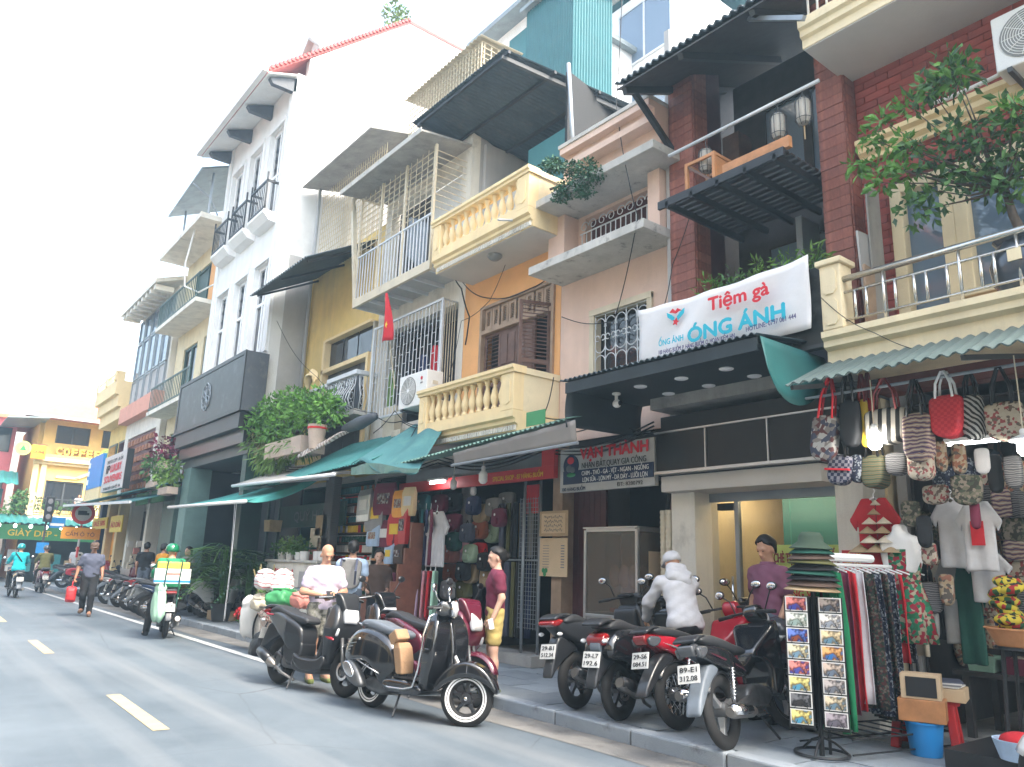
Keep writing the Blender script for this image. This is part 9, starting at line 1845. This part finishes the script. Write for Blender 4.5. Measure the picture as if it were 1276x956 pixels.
# ================================================================ street furniture
t = thing('traffic_sign', 'round red ring traffic sign over orange plate on striped pole', 'traffic sign', (5.42, 33, PZ))
pr = rz_to(5.42,33,0,0)+math.pi/2
for k in range(6): MB().tube([(0,.02,.4*k*.98),(0,.02,.4*(k+1)*.98)], .04, 10).build('pole_band', 'sign_red' if k % 2 else 'sign_white', t)
t.rotation_euler[2] = pr; zc = 2.79
MB().tube([(0,.02,2.36),(0,.02,zc+.4)], .035, 10).build('pole_top', 'steel_grey', t)
MB().lathe([(0,-.03),(.31,-.03),(.31,0),(0,0)], (0,0,zc), 30, 'y').build('disc', 'sign_white', t); MB().lathe([(.28,-.045),(.40,-.045),(.40,-.005),(.28,-.005)], (0,0,zc), 30, 'y', ring=True).build('red_ring', 'sign_red', t); MB().box(-.18,.12,-.04,-.031,zc-.06,zc+.1).box(.121,.2,-.04,-.031,zc-.06,zc+.03).build('truck_symbol', 'ink_black', t); MB().box(-.62,.66,-.03,.01,zc-.95,zc-.52).build('orange_plate', 'sign_orange', t); text_on('lettering', 'CẤM Ô TÔ', 'ink_brown', t, Vector((0,-.035,zc-.73)), (1,0,0), (0,0,1), .2, .95, .01)
t = thing('traffic_light', 'dark traffic light post with blue street signs', 'traffic light', (4.98, 38.6, 0)); MB().tube([(0,0,0),(0,0,4.3)], .06, 10).build('post', 'iron_dark', t)
t.scale = (.75,.75,.9)
hd = MB().box(-.22,.22,-.35,-.05,3.0,4.2).build('signal_head', 'iron_black', t, bevel=.04)
for k, m_ in enumerate(('ink_grey','ink_grey','ink_grey')): MB().lathe([(0,-.04),(.12,-.03),(.13,0),(0,0)], (0,-.352,3.25+.36*k), 16, 'y').build('signal_lens', m_, hd)
MB().box(.15,.95,-.04,0,2.75,3.25).build('street_plate', 'sign_blue', t); MB().box(.2,.9,-.05,-.041,2.85,2.97).build('plate_print', 'ink_white', t); MB().box(-.3,.3,-.1,-.06,1.55,2.05).build('parking_plate', 'sign_blue', t)
# ================================================================ cables
def cab(label, pts, r=.008, m='cable'):
    P_ = [Vector(p) for p in pts]; q = []
    for i in range(len(P_)-1):
        a, b = P_[i], P_[i+1]; L = (b-a).length
        for k in range(8): f_ = k/8; q.append(a.lerp(b, f_)-Vector((0,0,.07*L*math.sin(math.pi*f_))))
    q.append(P_[-1]); tag(MB().tube(q, r, 5).build('cable', m, None, smooth=True), label, 'cable')
cab('black cable drooping across the peach house wall', [W(775,0,7.3), W(768,130,7.2), W(783,222,6.84), W(795,270,6.88), W(765,400,7.56), W(700,395,7.5)], .007)
cab('thin cable running from ledge down past the cloth banner', [W(870,230,7.35), W(838,330,7.2), W(828,380,7.0), W(800,470,6.9)], .006)
cab('black cable loops hanging from the caged house over teal cover', [W(470,520,6.75), W(500,525,6.8), W(540,530,6.75), W(520,545,6.7), W(480,555,6.7)], .009)
cab('second cable loop lying over the teal cover', [W(465,540,6.6), W(492,512,6.9), W(520,530,6.8), W(500,560,6.4)], .008)
cab('cable hanging beside the orange house door frame', [W(575,350,7.5), W(600,370,7.55), W(660,360,7.55), W(695,335,7.55)], .010)
cab('cable bundle beside the cream balcony end', [W(690,470,6.9), W(684,500,6.85), W(676,520,6.8), W(712,520,7.2)], .008)
cab('cable crossing from white house down to the teal roof', [W(345,400,6.5), W(395,470,6.9), W(470,515,6.9)], .006)
cab('cable bundle beside the caged house wall', [W(562,335,7.5), W(575,360,7.5), W(585,395,7.52), W(580,430,7.55)], .014); cab('loose cable dropping from the cream upper balcony', [W(640,300,7.4), W(610,375,7.5), W(575,400,7.45), W(560,470,7.3)], .006); cab('cable hanging under the dark canopy edge', [W(705,540,6.9), W(760,520,7.1), W(820,540,7.1), W(850,600,7.1)], .009)
cab('thin wire along the front of the brick house balcony', [W(1022,370,6.68), W(1090,415,6.66), W(1180,440,6.6)], .004)
for i in range(3): cab(['upper','middle','lower'][i]+' service cable strung along the shop fronts above the awnings', [(7.15,6.3,3.28-.05*i),(7.2,8.5,3.22-.05*i),(7.15,11.2,3.3-.06*i),(6.95,14.5,3.6-.05*i),(6.5,18.4,3.9-.05*i)], .012)
rg = thing('tarpaulin_roll', 'grey rolled tarpaulin and striped canvas above the teal roof', 'tarpaulin', W(448, 527, 6.7)); MB().tube([(0,-.6,.05),(.02,0,0),(.0,.6,-.05)], [.08,.13,.09], 10).build('roll', 'door_grey', rg, smooth=True)
DP('canvas_stripe', 'bands', [(.5,.46,.42),(.25,.2,.18)], dir='Y', pscale=5, pos=[0,.55]); MB().grid(lambda u, v: (-.5*v, .3+1.1*v+.25*u+.06*math.sin(v*9), -.1-.45*v+.05*math.sin(u*9+v*4)), 10, 12).build('canvas', 'canvas_stripe', rg, smooth=True, solid=.01)
yt = tag(MB().grid(lambda u, v: (-.15*v+.06*math.sin(u*8), .4*u, .3*math.sin(u*3)-.4*v*u+.05*math.sin(v*9)), 10, 8).build('yellow_cloth', 'stucco_cream', None, smooth=True, solid=.01), 'crumpled yellow cloth on the iron balcony edge', 'cloth'); yt.location = W(395, 475, 7.1)
# ================================================================ the houses across the street (behind the viewer, seen only in reflections)
yy = -22.0
for i, (w_, h, m_, la) in enumerate(((7,9.5,'plaster_yellow','yellow'),(6,11,'stucco_ivory','ivory'),(5.5,8.5,'plaster_peach','peach'),(6.5,10.5,'plaster_gold','golden'),(6,9,'stucco_pale','pale cream'),(7,11.5,'plaster_grey','grey'),(6,9.5,'plaster_orange','orange'),(7,10.5,'stucco_cream','deep cream'))):
    t = thing('terrace_house', la+' terrace house across the street facing the shops', 'building', (-5.6, yy, 0))
    local(wallh(0, .02, w_-.02, 3.2, h, [(w_*.15,w_*.42,z,z+1.9) for z in (4.0,7.0)]+[(w_*.58,w_*.85,z,z+1.9) for z in (4.0,7.0)], .25), Matrix.Rotation(math.pi,4,'Z') @ Matrix.Translation((0,-w_,0))).build('wall', m_, t)
    MB().box(-8,-.26,.02,w_-.02,0,h-.05).build('rear_block', 'black_soft', t); MB().box(-8,.4,-.0,w_,h,h+.2).build('roof', 'roof_clay', t); MB().box(-.25,.0,.02,w_*.1,0,3.19).box(-.25,.0,w_*.9,w_-.02,0,3.19).build('shop_pier', m_, t)
    corr((.0,.1,3.4),(.0,w_-.1,3.4),(1.5,.1,2.9),(1.5,w_-.1,2.9), 24, .02, 1).build('awning', ['roof_teal','roof_grey','awning_beige'][i % 3], t, solid=.01)
    yy += w_+.02
pv2 = MB().box(-8, -4.2, -30, 38, -.02, .12).build('opposite_pavement', 'concrete'); pv2['kind'] = 'structure'
# ================================================================ air: blue scatter volume, also stands in for lens glare
hz_ = MB().box(-92, 112, -72, 152, -1.2, 24).build('haze', None); hz_['kind'] = 'stuff'
_m = bpy.data.materials.new('haze'); _m.use_nodes = True; _m.node_tree.nodes.clear(); _o = _m.node_tree.nodes.new('ShaderNodeOutputMaterial'); _v = _m.node_tree.nodes.new('ShaderNodeVolumePrincipled')
_v.inputs['Color'].default_value = (.55,.8,1,1); _v.inputs['Density'].default_value = .0031; _v.inputs['Anisotropy'].default_value = .3
_m.node_tree.links.new(_v.outputs[0], _o.inputs['Volume']); hz_.data.materials.append(_m)
